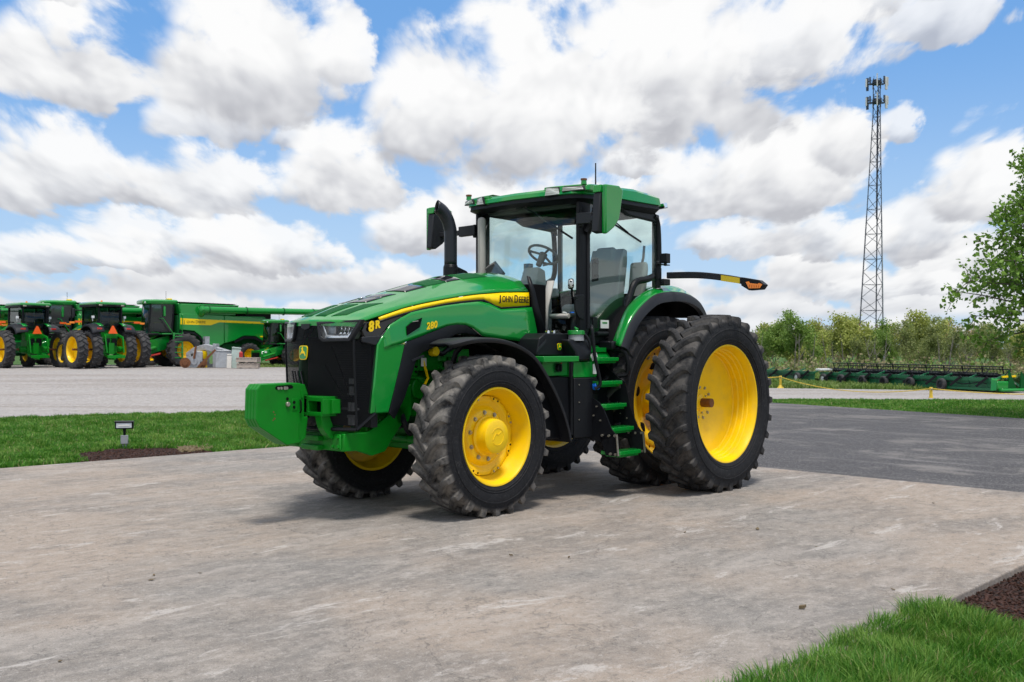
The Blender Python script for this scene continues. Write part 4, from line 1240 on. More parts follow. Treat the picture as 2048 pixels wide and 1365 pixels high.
# ---------------------------------------------------------------- rear fenders
FB = catmull([(-2.05, 1.66), (-2.20, 1.90), (-2.36, 2.06), (-2.55, 2.185), (-2.76, 2.275), (-3.06, 2.312), (-3.34, 2.310), (-3.56, 2.270), (-3.74, 2.190), (-3.86, 2.06)], 4)
FI = catmull([(-2.215, 1.68), (-2.35, 1.89), (-2.50, 2.08), (-2.66, 2.20), (-2.82, 2.285), (-3.05, 2.365), (-3.30, 2.41), (-3.52, 2.40), (-3.72, 2.33), (-3.86, 2.22)], 4)
for s in (1, -1):
    g, lip = [], []
    for j, ((x, z), (xi, zi)) in enumerate(zip(FB, FI)):
        u = j / (len(FB) - 1)
        nx, nz = x + 3.05, z - 1.15
        l = math.hypot(nx, nz); nx, nz = nx / l, nz / l
        row = [(x, 1.125 * s, z), (x + nx * .010, 1.095 * s, z + nz * .010)]
        for f_, b_ in ((.25, .030), (.5, .038), (.75, .025), (1.0, 0.0)):
            row.append((x + (xi - x) * f_ + nx * b_, (1.095 + (.855 - 1.095) * f_) * s, z + (zi - z) * f_ + nz * b_))
        row.append((xi - .02, .845 * s, zi - .05))
        g.append(row)
        lw = .115 - .03 * abs(u - .5)
        lip.append([(x - nx * lw, 1.10 * s, z - nz * lw), (x - nx * lw, 1.165 * s, z - nz * lw), (x - nx * .03, 1.16 * s, z - nz * .03), (x + nx * .004, 1.13 * s, z + nz * .004), (x - nx * .004, 1.10 * s, z - nz * .004)])
    m = MB(); m.loft(g); m.build('rear_fender', GREEN, TR, smooth=40, solid=.012)
    m = MB(); m.loft([[(x, .86 * s, z - .02) for x, z in FI[20:]], [(x, .56 * s, z) for x, z in FI[20:]]]); m.build('fender_top', GREEN, TR, solid=.012)
    m = MB(); m.loft(lip, close_u=True, caps=True); m.build('fender_lip', CHARCOAL, TR, smooth=40)
    # inner wheel arch
    m = MB(); m.loft([[(x - (x + 3.05) * .03, 1.10 * s, z - .04) for x, z in FB], [(x - (x + 3.05) * .03, .58 * s, z - .03) for x, z in FB]]); m.build('wheel_arch_liner', DARK, TR, solid=.01)
    m = MB(); m.prism([(-2.02, 1.66), (-2.30, 1.66), (-3.0, 2.2), (-3.8, 2.2), (-3.8, 1.5), (-2.4, 1.3), (-2.06, 1.45)], .60 * s, .57 * s); m.build('fender_skirt', DARK, TR)
    # pivoting warning-lamp arm with amber lamp
    y0 = 1.10
    m = MB(); m.cyl((-2.93, 1.03 * s, 2.36), (-2.93, 1.03 * s, 2.68), .036, n=12); m.cyl((-2.93, 1.03 * s, 2.46), (-2.93, 1.03 * s, 2.60), .044, n=12); m.box((-3.0, 1.05 * s, 2.43), (.14, .13, .075)); m.build('arm_pivot', BLACK, TR, bevel=.008)
    am = MB()
    ap = catmull([(-3.05, 1.09, 2.515), (-3.05, 1.5, 2.500), (-3.05, 1.85, 2.455), (-3.05, 2.13, 2.40)], 4)
    rws = []
    for x, y, z in ap:
        rws.append([(x + .03, y * s, z - .040), (x - .03, y * s, z - .040), (x - .03, y * s, z + .036), (x + .03, y * s, z + .036)])
    am.loft(rws, close_u=True, caps=True); ar = am.build('warning_lamp_arm', CHARCOAL, TR, bevel=.008)
    m = MB(); m.plate([(-3.018, y * s, z) for y, z in ((1.84, 2.482), (2.08, 2.438), (2.08, 2.372), (1.84, 2.414))], (.005, 0, 0)); m.build('yellow_reflector', REFL_Y, ar)
    m = MB(); m.plate([(-3.01, y * s, z) for y, z in ((2.10, 2.445), (2.33, 2.40), (2.40, 2.345), (2.36, 2.295), (2.20, 2.29), (2.10, 2.35))], (-.08, 0, 0)); hd = m.build('lamp_housing', BLACK, ar, bevel=.006)
    m = MB(); m.plate([(-3.008, y * s, z) for y, z in ((2.165, 2.385), (2.20, 2.392), (2.215, 2.372), (2.315, 2.357), (2.33, 2.367), (2.372, 2.352), (2.34, 2.310), (2.205, 2.312))], (.007, 0, 0)); m.build('amber_lens', AMBER, hd, smooth=0)
    m = MB()
    for k in range(5):
        yk = 2.215 + .028 * k
        m.bar((-3.0, yk * s, 2.356 - .004 * k), (-3.0, yk * s, 2.322), .004, .006)
    split_build(m, 'lens_rib', material('amber_dark', (.32, .06, .004), .4), hd)
    # lamp on the pivot
    m = MB(); m.box((-2.99, 1.09 * s, 2.715), (.085, .10, .115)); m.box((-3.0, 1.09 * s, 2.655), (.03, .03, .06)); m.box((-2.98, 1.07 * s, 2.640), (.22, .06, .012)); m.build('pivot_lamp', BLACK, TR, bevel=.012)
    m = MB(); m.tube([(-2.95, 1.05 * s, 2.69), (-2.92, 1.04 * s, 2.67), (-2.93, 1.03 * s, 2.645), (-2.91, 1.02 * s, 2.64)], .006, 5); m.build('lamp_cable', BLACK, TR)

# ---------------------------------------------------------------- left side: platform, tank, boxes, steps
m = MB(); m.box((-.96, 1.02, 1.525), (.58, .28, .060)); m.build('platform', GREEN, TR, bevel=.006)
m = MB(); m.box((-1.05, .92, 1.42), (.42, .14, .15)); m.build('battery_cover', GREEN, TR, bevel=.006)
m = MB(); m.box((-1.09, .990, 1.43), (.12, .006, .10)); m.build('switch_plate', GREEN_DK, TR)
m = MB(); m.cyl((-1.09, .99, 1.43), (-1.09, 1.03, 1.43), .042, .038, 18); m.box((-1.09, 1.035, 1.43), (.02, .03, .075)); m.build('master_switch', BLACK, TR, bevel=.004)
m = MB(); m.cyl((-1.15, .99, 1.475), (-1.15, .996, 1.475), .008, n=8); m.build('red_dot', RED, TR)
m = MB(); m.box((-1.02, .90, 1.00), (.60, .16, .66)); m.build('battery_box', BLACK, TR, bevel=.012)
m = MB(); m.tube([(-1.30, 1.01, 1.50), (-1.305, 1.0, 1.32), (-1.32, .99, 1.0), (-1.32, .99, .70)], .022, 8); m.build('edge_trim', BLACK, TR)
m = MB(); m.loft([[(-1.34, 1.02, z), (-1.50, 1.06, z), (-1.56, 1.075, z), (-1.70, 1.06, z), (-1.70, .80, z), (-1.34, .80, z)] for z in (.66, .70, 1.315)], close_u=True, caps=True); m.build('tank_cover', BLACK, TR, bevel=.010)
m = MB(); m.loft([[(-1.34, 1.012, z), (-1.56, 1.06, z), (-1.70, 1.05, z), (-1.70, .80, z), (-1.34, .80, z)] for z in (1.32, 1.49)], close_u=True, caps=True); m.build('tank_cover_top', GREEN, TR, bevel=.006)
m = MB(); m.box((-1.64, 1.066, 1.41), (.055, .006, .11), (0, 0, -.1)); m.build('white_label', WHITE, TR)
for z in (.86, 1.05, 1.24):
    m = MB(); m.cyl((-1.40, 1.02, z), (-1.40, 1.045, z), .008, n=8); m.build('cover_screw', STEEL, TR)
m = MB(); m.box((-1.63, 1.06, 1.20), (.11, .03, .14), (0, 0, -.12)); m.build('filler_recess', DARK, TR, bevel=.01)
m = MB(); m.cyl((-1.63, 1.05, 1.215), (-1.63, 1.12, 1.225), .042, .046, 9); m.cyl((-1.63, 1.10, 1.222), (-1.63, 1.13, 1.227), .028, n=9); m.build('blue_tank_cap', BLUE, TR, bevel=.008)
m = MB(); m.loft([[(-1.30 + d, 1.06 - d, 1.50 + z), (-1.58 - d, 1.06 - d, 1.50 + z), (-1.58 - d, .82, 1.50 + z), (-1.30 + d, .82, 1.50 + z)] for z, d in ((0, -.02), (.10, -.01), (.20, .04), (.235, .05))], close_u=True, caps=True); m.build('tank_neck', BLACK, TR, bevel=.02)
m = MB(); m.cyl((-1.435, .97, 1.72), (-1.435, .97, 1.785), .088, .084, 24); m.build('filler_neck', GALV, TR)
m = MB(); m.cyl((-1.435, .97, 1.785), (-1.435, .97, 1.832), .096, .094, 28); m.cyl((-1.435, .97, 1.83), (-1.435, .97, 1.862), .018, n=10); m.bar((-1.47, .97, 1.845), (-1.41, .97, 1.865), .018, .018); m.build('fuel_cap', GREEN, TR, bevel=.006)
m = MB()
m.tube(catmull([(-1.70, .86, 1.70), (-1.72, .93, 1.80), (-1.64, 1.02, 1.875), (-1.52, 1.12, 1.868), (-1.50, 1.145, 1.80), (-1.53, 1.155, 1.55), (-1.60, 1.16, 1.33), (-1.615, 1.16, 1.24), (-1.58, 1.12, 1.19)], 4), .019, 10); m.build('hand_rail', BLACK, TR)
m = MB(); m.tube(catmull([(-1.47, 1.0, 1.83), (-1.54, 1.04, 1.76), (-1.57, 1.06, 1.66), (-1.57, 1.05, 1.56)], 3), .014, 8); m.build('vent_tube', CHARCOAL, TR)
m = MB(); m.box((-1.56, 1.12, 1.555), (.10, .006, .075), (0, .5, 0)); m.build('paper_tag', WHITE, TR)
steps = [(1.515, .84, 1.115), (1.255, .93, 1.165), (1.005, 1.0, 1.225), (.752, 1.08, 1.325), (.500, 1.18, 1.42)]
for k, (z, ya, yb) in enumerate(steps):
    m = MB()
    m.plate([(-1.60, ya, z - .022), (-1.60, yb - .03, z - .022), (-1.64, yb, z - .022), (-2.02, yb, z - .022), (-2.06, yb - .03, z - .022), (-2.06, ya, z - .022)], (0, 0, .042))
    m.box((-1.83, (ya + yb) / 2, z - .030), (.34, yb - ya - .04, .03))
    st = m.build('step', GREEN, TR, bevel=.005)
    m = MB()
    for i in range(5):
        m.cyl((-1.67 - .08 * i, yb - .06, z + .018), (-1.67 - .08 * i, yb - .06, z + .0235), .016, n=10)
    split_build(m, 'tread_hole', GREEN_DK, st)
m = MB(); m.box((-1.78, .80, 1.40), (.30, .04, .26)); m.box((-1.80, .90, 1.62), (.42, .10, .05)); m.plate([(-1.58, .98, 1.53), (-2.06, .98, 1.53), (-2.08, .84, 1.66), (-1.60, .84, 1.66)], (0, -.02, .01)); m.build('step_back_panel', GREEN, TR, bevel=.006)
m = MB(); m.prism([(-1.72, 1.52), (-2.10, 1.52), (-2.14, .62), (-1.66, .62)], .80, .74); m.prism([(-1.60, 1.23), (-2.05, 1.23), (-2.05, 1.02), (-1.60, 1.02)], .94, .92); m.prism([(-1.60, .98), (-2.05, .98), (-2.05, .77), (-1.60, .77)], 1.02, 1.0); m.build('step_riser', BLACK, TR)
for x in (-1.585, -2.085):
    m = MB(); m.plate([(x, .80, 1.05 if x > -1.8 else 1.50), (x, 1.08, 1.09 if x > -1.8 else 1.30), (x, 1.165, 1.05 if x > -1.8 else 1.26), (x, 1.235, .97), (x, 1.34, .76), (x, 1.40, .70), (x, 1.18, .62), (x, .92, .66), (x, .80, .90)], (-.012 if x > -1.8 else .012, 0, 0)); sd = m.build('step_side', BLACK, TR)
    m = MB(); m.plate([(x, 1.16, .70), (x, 1.405, .715), (x, 1.43, .475), (x, 1.26, .475)], (-.016 if x > -1.8 else .016, 0, 0)); m.build('step_hanger', BLACK, TR, bevel=.003)
    m = MB(); m.bar((x + .006, 1.41, .71), (x + .006, 1.432, .48), .024, .010); m.build('hanger_edge', STEEL, TR)
    for (yy, zz) in ((1.22, .69), (1.31, .69), (1.39, .695), (1.33, .495), (1.40, .495)):
        m = MB(); m.cyl((x, yy, zz), (x + .022, yy, zz), .014, n=8); m.build('hanger_bolt', STEEL, TR)
    for (yy, zz) in ((1.06, 1.02), (1.14, 1.0), (1.10, .90), (1.19, .85)):
        m = MB(); m.cyl((x, yy, zz), (x + .018, yy, zz), .009, n=8); m.build('side_bolt', STEEL, TR)
m = MB(); m.tube(catmull([(-2.10, .98, 1.62), (-2.10, 1.06, 1.63), (-2.14, 1.12, 1.58), (-2.17, 1.14, 1.44), (-2.17, 1.12, 1.34), (-2.12, 1.02, 1.32)], 4), .024, 10); m.prism([(-2.08, 1.62), (-2.24, 1.62), (-2.20, 1.30), (-2.10, 1.30)], .98, .95); m.build('grab_handle', BLACK, TR)
m = MB(); m.box((-2.22, .93, 1.67), (.42, .22, .10)); m.build('cab_side_ledge', BLACK, TR, bevel=.02)
# ---------------------------------------------------------------- ground, drive, lots
def sstep(a, b, x):
    t = np.clip((x - a) / (b - a), 0, 1)
    return t * t * (3 - 2 * t)
def H(X, Y):
    """height of the land: level round the drive, rising a little to the lot on the left, falling away to the wood on the right"""
    X, Y = np.asarray(X, float), np.asarray(Y, float)
    base = -0.085
    rise = 0.62 * sstep(27, 55, Y) * sstep(9, -3, X)
    drop = -3.2 * sstep(60, 104, Y) * sstep(-6, 12, X)
    return base + rise + drop
def h1(x, y):
    return float(H(x, y))

def np_mesh(name, V, Fq, mat, smooth=False):
    """fast mesh from arrays; Fq is (n, k)"""
    me = bpy.data.meshes.new(name)
    n, k = Fq.shape
    me.vertices.add(len(V))
    me.vertices.foreach_set('co', np.ascontiguousarray(V, np.float32).ravel())
    me.loops.add(n * k)
    me.loops.foreach_set('vertex_index', np.ascontiguousarray(Fq, np.int32).ravel())
    me.polygons.add(n)
    me.polygons.foreach_set('loop_start', np.arange(0, n * k, k, dtype=np.int32))
    me.polygons.foreach_set('loop_total', np.full(n, k, np.int32))
    if smooth:
        me.polygons.foreach_set('use_smooth', np.ones(n, bool))
    if mat is not None:
        me.materials.append(mat)
    me.update(calc_edges=True)
    return me
def grid_faces(nr, nc):
    i = np.arange(nr - 1)[:, None] * nc + np.arange(nc - 1)[None, :]
    i = i.ravel()
    return np.stack([i, i + 1, i + nc + 1, i + nc], 1)
def sheet(name, quad, nu, nv, lift, mat, flat=None):
    """four-cornered sheet lying on the land"""
    a, b, c, d = [np.array(p, float) for p in quad]
    u, v = np.meshgrid(np.linspace(0, 1, nu), np.linspace(0, 1, nv))
    P = (a[None, None] * ((1 - u) * (1 - v))[..., None] + b * (u * (1 - v))[..., None] + c * (u * v)[..., None] + d * ((1 - u) * v)[..., None])
    Z = H(P[..., 0], P[..., 1]) + lift if flat is None else np.full(u.shape, flat)
    V = np.stack([P[..., 0], P[..., 1], Z], -1).reshape(-1, 3)
    o = bpy.data.objects.new(name, np_mesh(name, V, grid_faces(nv, nu), mat, True))
    COL.objects.link(o)
    return tag(o, kind='structure')

def surf_material(name, build, rough=0.9, bump=0.3, bdist=0.02):
    m = bpy.data.materials.new(name)
    m.use_nodes = True
    t = NT(m.node_tree)
    b = m.node_tree.nodes['Principled BSDF']
    b.inputs['Roughness'].default_value = rough
    b.inputs['Specular IOR Level'].default_value = 0.25
    geo = t.n('ShaderNodeNewGeometry').outputs['Position']
    col, hgt = build(t, geo)
    t.link(col, b.inputs['Base Color'])
    if hgt is not None:
        bp = t.n('ShaderNodeBump')
        bp.inputs['Strength'].default_value = bump
        bp.inputs['Distance'].default_value = bdist
        t.link(hgt, bp.inputs['Height'])
        t.link(bp.outputs[0], b.inputs['Normal'])
    MATS[name] = m
    return m
DRIVE_ANG = math.atan2(.714, .70)
def along(t, geo, sx=1.0, sy=1.0):
    """coordinates turned to run along the drive"""
    mp = t.n('ShaderNodeMapping')
    mp.inputs['Rotation'].default_value = (0, 0, -DRIVE_ANG)
    t.link(geo, mp.inputs['Vector'])
    return t.vmath('MULTIPLY', mp.outputs[0], (sx, sy, 1))
def b_concrete(t, g):
    a = along(t, g)
    big = t.noise(g, 0.30, 3, 0.6)
    dk = t.noise(along(t, g, 0.6, 1.0), 0.8, 6, 0.70, 0.3)
    strk = t.noise(along(t, g, 0.30, 1.3), 1.5, 6, 0.64, 0.5)
    flk = t.noise(along(t, g, 0.55, 1.6), 1.5, 8, 0.76, 0.5)
    mot = t.noise(along(t, g, 0.8, 1.2), 7.0, 6, 0.74, 0.2)
    fin2 = t.noise(g, 28, 4, 0.75)
    grain = t.noise(g, 110, 2, 0.6)
    fine = grain
    c = t.mix(t.smooth(big, 0.38, 0.58), (0.222, 0.205, 0.188), (0.305, 0.252, 0.208))
    c = t.mix(t.math('MULTIPLY', t.smooth(dk, 0.45, 0.60), 0.50), c, (0.148, 0.139, 0.131))
    c = t.mix(t.math('MULTIPLY', t.smooth(strk, 0.50, 0.66), 0.50), c, (0.355, 0.318, 0.288))
    c = t.mix(t.math('MULTIPLY', t.smooth(mot, 0.50, 0.62), 0.45), c, (0.38, 0.345, 0.312))
    c = t.mix(t.math('MULTIPLY', t.smooth(mot, 0.47, 0.36), 0.45), c, (0.112, 0.106, 0.100))
    c = t.mix(t.math('MULTIPLY', t.smooth(flk, 0.57, 0.64), 0.65), c, (0.47, 0.44, 0.415))
    c = t.mix(t.math('MULTIPLY', t.smooth(fin2, 0.56, 0.66), 0.50), c, (0.43, 0.405, 0.385))
    c = t.mix(t.math('MULTIPLY', t.smooth(fin2, 0.44, 0.34), 0.55), c, (0.085, 0.082, 0.080))
    c = t.mix(t.math('MULTIPLY', t.smooth(grain, 0.50, 0.75), 0.40), c, (0.45, 0.425, 0.405))
    c = t.mix(t.math('MULTIPLY', t.smooth(grain, 0.50, 0.25), 0.40), c, (0.08, 0.077, 0.075))
    crk = t.noise(g, 0.55, 6, 0.62, 0.4)
    c = t.mix(t.math('MULTIPLY', t.smooth(t.math('ABSOLUTE', t.math('SUBTRACT', crk, 0.5)), 0.0030, 0.0010), 0.45), c, (0.07, 0.066, 0.063))
    # dry lug prints of tyres in a few bands along the drive
    ax, ay, az_ = t.xyz(a)
    for v0, ph in ((-6.45, 0.0), (-5.55, 0.4), (-7.4, 1.1), (-3.3, 0.7)):
        dv = t.math('ABSOLUTE', t.math('SUBTRACT', ay, v0))
        band = t.smooth(dv, 0.24, 0.17)
        wv = t.math('SINE', t.math('ADD', t.math('MULTIPLY', t.math('ADD', ax, t.math('MULTIPLY', dv, 0.9)), 27.0), ph))
        f = t.math('MULTIPLY', t.math('MULTIPLY', band, t.smooth(wv, 0.1, 0.7)), t.smooth(t.noise(g, 0.9, 4, 0.6), 0.50, 0.66))
        c = t.mix(t.math('MULTIPLY', f, 0.7), c, (0.40, 0.355, 0.31))
    return c, t.math('ADD', t.math('MULTIPLY', fine, 0.5), fin2)
def b_gravel(t, g):
    vo = t.n('ShaderNodeTexVoronoi')
    vo.inputs['Scale'].default_value = 16
    t.link(g, vo.inputs['Vector'])
    px_, py_, pz_ = t.xyz(g)
    lanes = t.noise(t.vmath('MULTIPLY', g, (0.07, 0.9, 1)), 0.6, 6, 0.62)
    n = t.noise(g, 0.9, 6, 0.65)
    c = t.mix(n, (0.26, 0.240, 0.230), (0.37, 0.345, 0.33))
    c = t.mix(t.math('MULTIPLY', t.smooth(lanes, 0.50, 0.60), 0.60), c, (0.215, 0.180, 0.155))
    n6 = t.noise(g, 5.0, 8, 0.75)
    c = t.mix(t.math('MULTIPLY', t.smooth(n6, 0.52, 0.64), 0.5), c, (0.18, 0.168, 0.16))
    c = t.mix(t.math('MULTIPLY', t.smooth(n6, 0.46, 0.36), 0.5), c, (0.46, 0.435, 0.42))
    sp = t.n('ShaderNodeSeparateColor')
    t.link(vo.outputs['Color'], sp.inputs[0])
    c = t.mix(t.math('MULTIPLY', sp.outputs[0], 0.5), c, t.mix(sp.outputs[1], (0.17, 0.165, 0.165), (0.56, 0.54, 0.53)))
    return c, vo.outputs['Distance']
def b_asphalt(t, g):
    fine = t.noise(g, 70, 3, 0.7)
    med = t.noise(g, 1.2, 7, 0.68)
    strk = t.noise(t.vmath('MULTIPLY', along(t, g), (1.6, 0.25, 1)), 1.0, 7, 0.66, 0.5)
    c = t.mix(med, (0.040, 0.040, 0.045), (0.090, 0.088, 0.094))
    c = t.mix(t.math('MULTIPLY', t.smooth(strk, 0.50, 0.70), 0.65), c, (0.215, 0.205, 0.200))
    c = t.mix(t.math('MULTIPLY', t.smooth(fine, 0.52, 0.72), 0.6), c, (0.36, 0.35, 0.345))
    c = t.mix(t.math('MULTIPLY', t.smooth(fine, 0.48, 0.30), 0.5), c, (0.035, 0.035, 0.04))
    agg = t.noise(g, 22, 6, 0.78)
    c = t.mix(t.math('MULTIPLY', t.smooth(agg, 0.55, 0.64), 0.6), c, (0.30, 0.285, 0.28))
    c = t.mix(t.math('MULTIPLY', t.smooth(agg, 0.46, 0.36), 0.6), c, (0.045, 0.045, 0.05))
    pat = t.noise(g, 0.45, 8, 0.7, 0.3)
    c = t.mix(t.math('MULTIPLY', t.smooth(pat, 0.52, 0.62), 0.5), c, (0.23, 0.215, 0.205))
    return c, t.math('ADD', fine, agg)
def b_grass(t, g):
    n = t.noise(g, 0.5, 5, 0.6)
    n2 = t.noise(g, 6.0, 6, 0.7)
    n3 = t.noise(t.vmath('MULTIPLY', g, (1, .4, 1)), 40, 3, 0.7)
    c = t.mix(n, (0.038, 0.105, 0.020), (0.075, 0.150, 0.030))
    c = t.mix(t.math('MULTIPLY', t.smooth(n2, 0.50, 0.72), 0.5), c, (0.120, 0.140, 0.045))
    c = t.mix(t.math('MULTIPLY', n3, 0.5), c, (0.020, 0.060, 0.010))
    return c, n3
def b_mulch(t, g):
    vo = t.n('ShaderNodeTexVoronoi')
    vo.inputs['Scale'].default_value = 60
    t.link(t.vmath('MULTIPLY', g, (1, 1.7, 1)), vo.inputs['Vector'])
    sp = t.n('ShaderNodeSeparateColor')
    t.link(vo.outputs['Color'], sp.inputs[0])
    return t.mix(sp.outputs[0], (0.012, 0.008, 0.007), (0.060, 0.032, 0.026)), vo.outputs['Distance']
M_CONC = surf_material('concrete', b_concrete, 0.88, 0.25, 0.01)
M_GRAVEL = surf_material('gravel', b_gravel, 0.95, 0.5, 0.02)
M_ASPH = surf_material('asphalt', b_asphalt, 0.9, 0.4, 0.015)
M_GRASS = surf_material('grass_ground', b_grass, 0.95, 0.4, 0.03)
M_MULCH = surf_material('mulch_soil', b_mulch, 0.95, 0.8, 0.03)

# the land: one sheet to the horizon
gx = np.concatenate([-np.geomspace(1500, 40, 16), np.linspace(-38, 44, 60), np.geomspace(46, 1500, 16)])
gy = np.concatenate([np.linspace(-40, 4, 8), np.linspace(6, 130, 80), np.geomspace(135, 2500, 16)])
GX, GY = np.meshgrid(gx, gy)
V = np.stack([GX, GY, H(GX, GY)], -1).reshape(-1, 3)
o = bpy.data.objects.new('ground', np_mesh('ground', V, grid_faces(len(gy), len(gx)), M_GRASS, True)); COL.objects.link(o)
tag(o, kind='structure')
# concrete drive: a real slab
SLAB = [(-1.5, 18.96), (6.69, 10.59), (-9.2, -5.9), (-18.5, 2.9)]
m = MB(); m.plate([(x, y, 0.0) for x, y in reversed(SLAB)], (0, 0, -.14)); slab = m.build('concrete_drive', M_CONC, bevel=.012, smooth=0); tag(slab, kind='structure')
sheet('asphalt_lot', [(-1.52, 18.98), (14.5, 2.7), (19.5, 11.0), (4.6, 35.6)], 12, 12, 0, M_ASPH, flat=-.008)
sheet('gravel_lot', [(-48.0, 6.5), (6.5, 32.8), (9.0, 66.0), (-80.0, 62.0)], 70, 50, .008, M_GRAVEL)
sheet('gravel_track', [(1.0, 33.2), (24.0, 32.3), (28.0, 36.8), (3.0, 45.5)], 24, 12, .012, M_GRAVEL)
sheet('mulch_bed', [(-6.15, 14.9), (-4.55, 16.5), (-5.3, 17.5), (-6.7, 16.2)], 8, 6, .02, M_MULCH)
sheet('mulch_bed', [(2.92, 6.70), (5.30, 9.10), (6.6, 8.0), (3.9, 5.9)], 8, 6, .005, M_MULCH)

# ---------------------------------------------------------------- grass blades and mulch chips (uncountable)
rng = np.random.default_rng(7)
def blade_material(name, c0, c1, c2, dry=None):
    m = bpy.data.materials.new(name)
    m.use_nodes = True
    t = NT(m.node_tree)
    b = m.node_tree.nodes['Principled BSDF']
    geo = t.n('ShaderNodeNewGeometry')
    rnd = geo.outputs['Random Per Island']
    pn = t.noise(geo.outputs['Position'], 1.3, 4, 0.6)
    c = t.mix(rnd, c0, c1)
    c = t.mix(t.smooth(t.math('ADD', t.math('MULTIPLY', pn, .8), t.math('MULTIPLY', rnd, .25)), 0.45, 0.75), c, c2)
    if dry:
        c = t.mix(t.smooth(rnd, 0.955, 0.965), c, dry)
    t.link(c, b.inputs['Base Color'])
    b.inputs['Roughness'].default_value = 0.55
    b.inputs['Specular IOR Level'].default_value = 0.3
    b.inputs['Subsurface Weight'].default_value = 0.0
    tl = t.n('ShaderNodeBsdfTranslucent')
    t.link(c, tl.inputs[0])
    mx = t.n('ShaderNodeMixShader')
    mx.inputs[0].default_value = 0.35
    t.link(b.outputs[0], mx.inputs[1])
    t.link(tl.outputs[0], mx.inputs[2])
    t.link(mx.outputs[0], m.node_tree.nodes['Material Output'].inputs[0])
    MATS[name] = m
    return m
M_BLADE = blade_material('grass_blade', (0.036, 0.145, 0.012), (0.115, 0.310, 0.030), (0.210, 0.345, 0.062), (0.38, 0.34, 0.16))
def blades(name, P, hgt, wid, lean, mat):
    """P (n,3) roots; three-segment tapering blades"""
    n = len(P)
    cl = np.sin(P[:, 0] * 3.7 + 1.3 * np.sin(P[:, 1] * 2.9)) * np.sin(P[:, 1] * 4.3 + 1.7 * np.sin(P[:, 0] * 2.3)) + .5 * np.sin(P[:, 0] * 11.1 + P[:, 1] * 7.7)
    h = hgt * rng.uniform(.50, 1.25, n) * (1 + .28 * cl)
    w = wid * rng.uniform(.6, 1.3, n)
    a = rng.uniform(0, 2 * np.pi, n)
    b = np.where(rng.random(n) < .55, 2.2 * cl + 1.6 * np.sin(P[:, 0] * 1.9 - P[:, 1] * 1.3) + rng.normal(0, .5, n), rng.uniform(0, 2 * np.pi, n))
    ln = lean * rng.uniform(.1, 1.6, n)
    D = np.stack([np.cos(a), np.sin(a), 0 * a], 1)
    Lv = np.stack([np.cos(b), np.sin(b), 0 * b], 1)
    Z = np.array([0, 0, 1.0])
    rows = []
    for t, wt_ in ((0, 1.0), (.45, .85), (.8, .5)):
        c = P + Z * (h * t * (1 - .18 * ln * t))[:, None] + Lv * (h * ln * t * t)[:, None]
        rows += [c - D * (w * wt_ / 2)[:, None], c + D * (w * wt_ / 2)[:, None]]
    tip = P + Z * (h * (1 - .22 * ln))[:, None] + Lv * (h * ln)[:, None]
    V = np.stack(rows + [tip], 1).reshape(-1, 3)
    base = np.arange(n)[:, None] * 7
    F = np.concatenate([base + np.array(q) for q in ([0, 1, 3], [0, 3, 2], [2, 3, 5], [2, 5, 4], [4, 5, 6])], 0)
    o = bpy.data.objects.new(name, np_mesh(name, V, F, mat, True))
    COL.objects.link(o)
    return tag(o, kind='stuff')
def scatter(quad, n, keep=None, lift=0.0):
    a, b, c, d = [np.array(p, float) for p in quad]
    u, v = rng.random(n), rng.random(n)
    P = a * ((1 - u) * (1 - v))[:, None] + b * (u * (1 - v))[:, None] + c * (u * v)[:, None] + d * ((1 - u) * v)[:, None]
    if keep is not None:
        P = P[keep(P)]
    return np.concatenate([P, (H(P[:, 0], P[:, 1]) + lift)[:, None]], 1)
DU = np.array([.70, .714]) / np.hypot(.70, .714)
DN = np.array([DU[1], -DU[0]])                    # to the right of the drive
def front_d(P):                                   # distance to the right of the drive's front edge
    return (P - np.array([1.18, 4.97])) @ DN
def mulch_right(P):
    s = (P - np.array([2.86, 6.40])) @ DU
    return (s > .02 + .10 * np.sin(P[:, 0] * 7) - .55 * front_d(P)) 
def keep_front(P):
    d = front_d(P)
    edge = .035 * np.sin(P[:, 0] * 5.1) + .02 * np.sin(P[:, 0] * 17)
    return (d > -.03 + edge) & ~(mulch_right(P) & (d > -.1))
def strip(s0, s1, d0, d1):
    """corners of a strip beside the drive's front edge"""
    o_ = np.array([1.18, 4.97])
    return [tuple(o_ + DU * a + DN * b) for a, b in ((s0, d0), (s1, d0), (s1, d1), (s0, d1))]
Pf = scatter(strip(-1.8, 3.6, -.06, 3.0), 190000, keep_front, .035)
# only what lies in front of the lens
vis = (Pf[:, 1] > 3.9) & (Pf[:, 0] / Pf[:, 1] < .62)
blades('front_lawn', Pf[vis], .115, .0062, .55, M_BLADE)
def keep_left(P):
    d = -((P - np.array([-7.03, 13.9])) @ DN)
    g = (P - np.array([-12.07, 23.84])) @ np.array([-.435, .90])
    s = (P - np.array([-7.03, 13.9])) @ DU
    mul = (d < 1.45 * np.sqrt(np.clip(1 - ((s - 2.2) / 1.0) ** 2, 0, 1)) + .10 * np.sin(s * 9)) & (s > 1.25) & (s < 3.2)
    edge = .05 * np.sin(P[:, 0] * 3.1) + .03 * np.sin(P[:, 0] * 9.7)
    ge = .12 * np.sin(P[:, 0] * 1.7) + .08 * np.sin(P[:, 0] * 5.3)
    return (d > .0 + edge) & (g < ge) & ~mul & (P[:, 0] / P[:, 1] > -.60) & (P[:, 0] / P[:, 1] < -.02)
Pl = scatter([(-17, 5.0), (-1.0, 19.6), (-2.0, 30.0), (-24.0, 18.5)], 520000, keep_left, .035)
blades('side_lawn', Pl, .085, .016, .55, M_BLADE)
def keep_far(P):
    return (P[:, 0] / P[:, 1] > .2) & (P[:, 0] / P[:, 1] < .60)
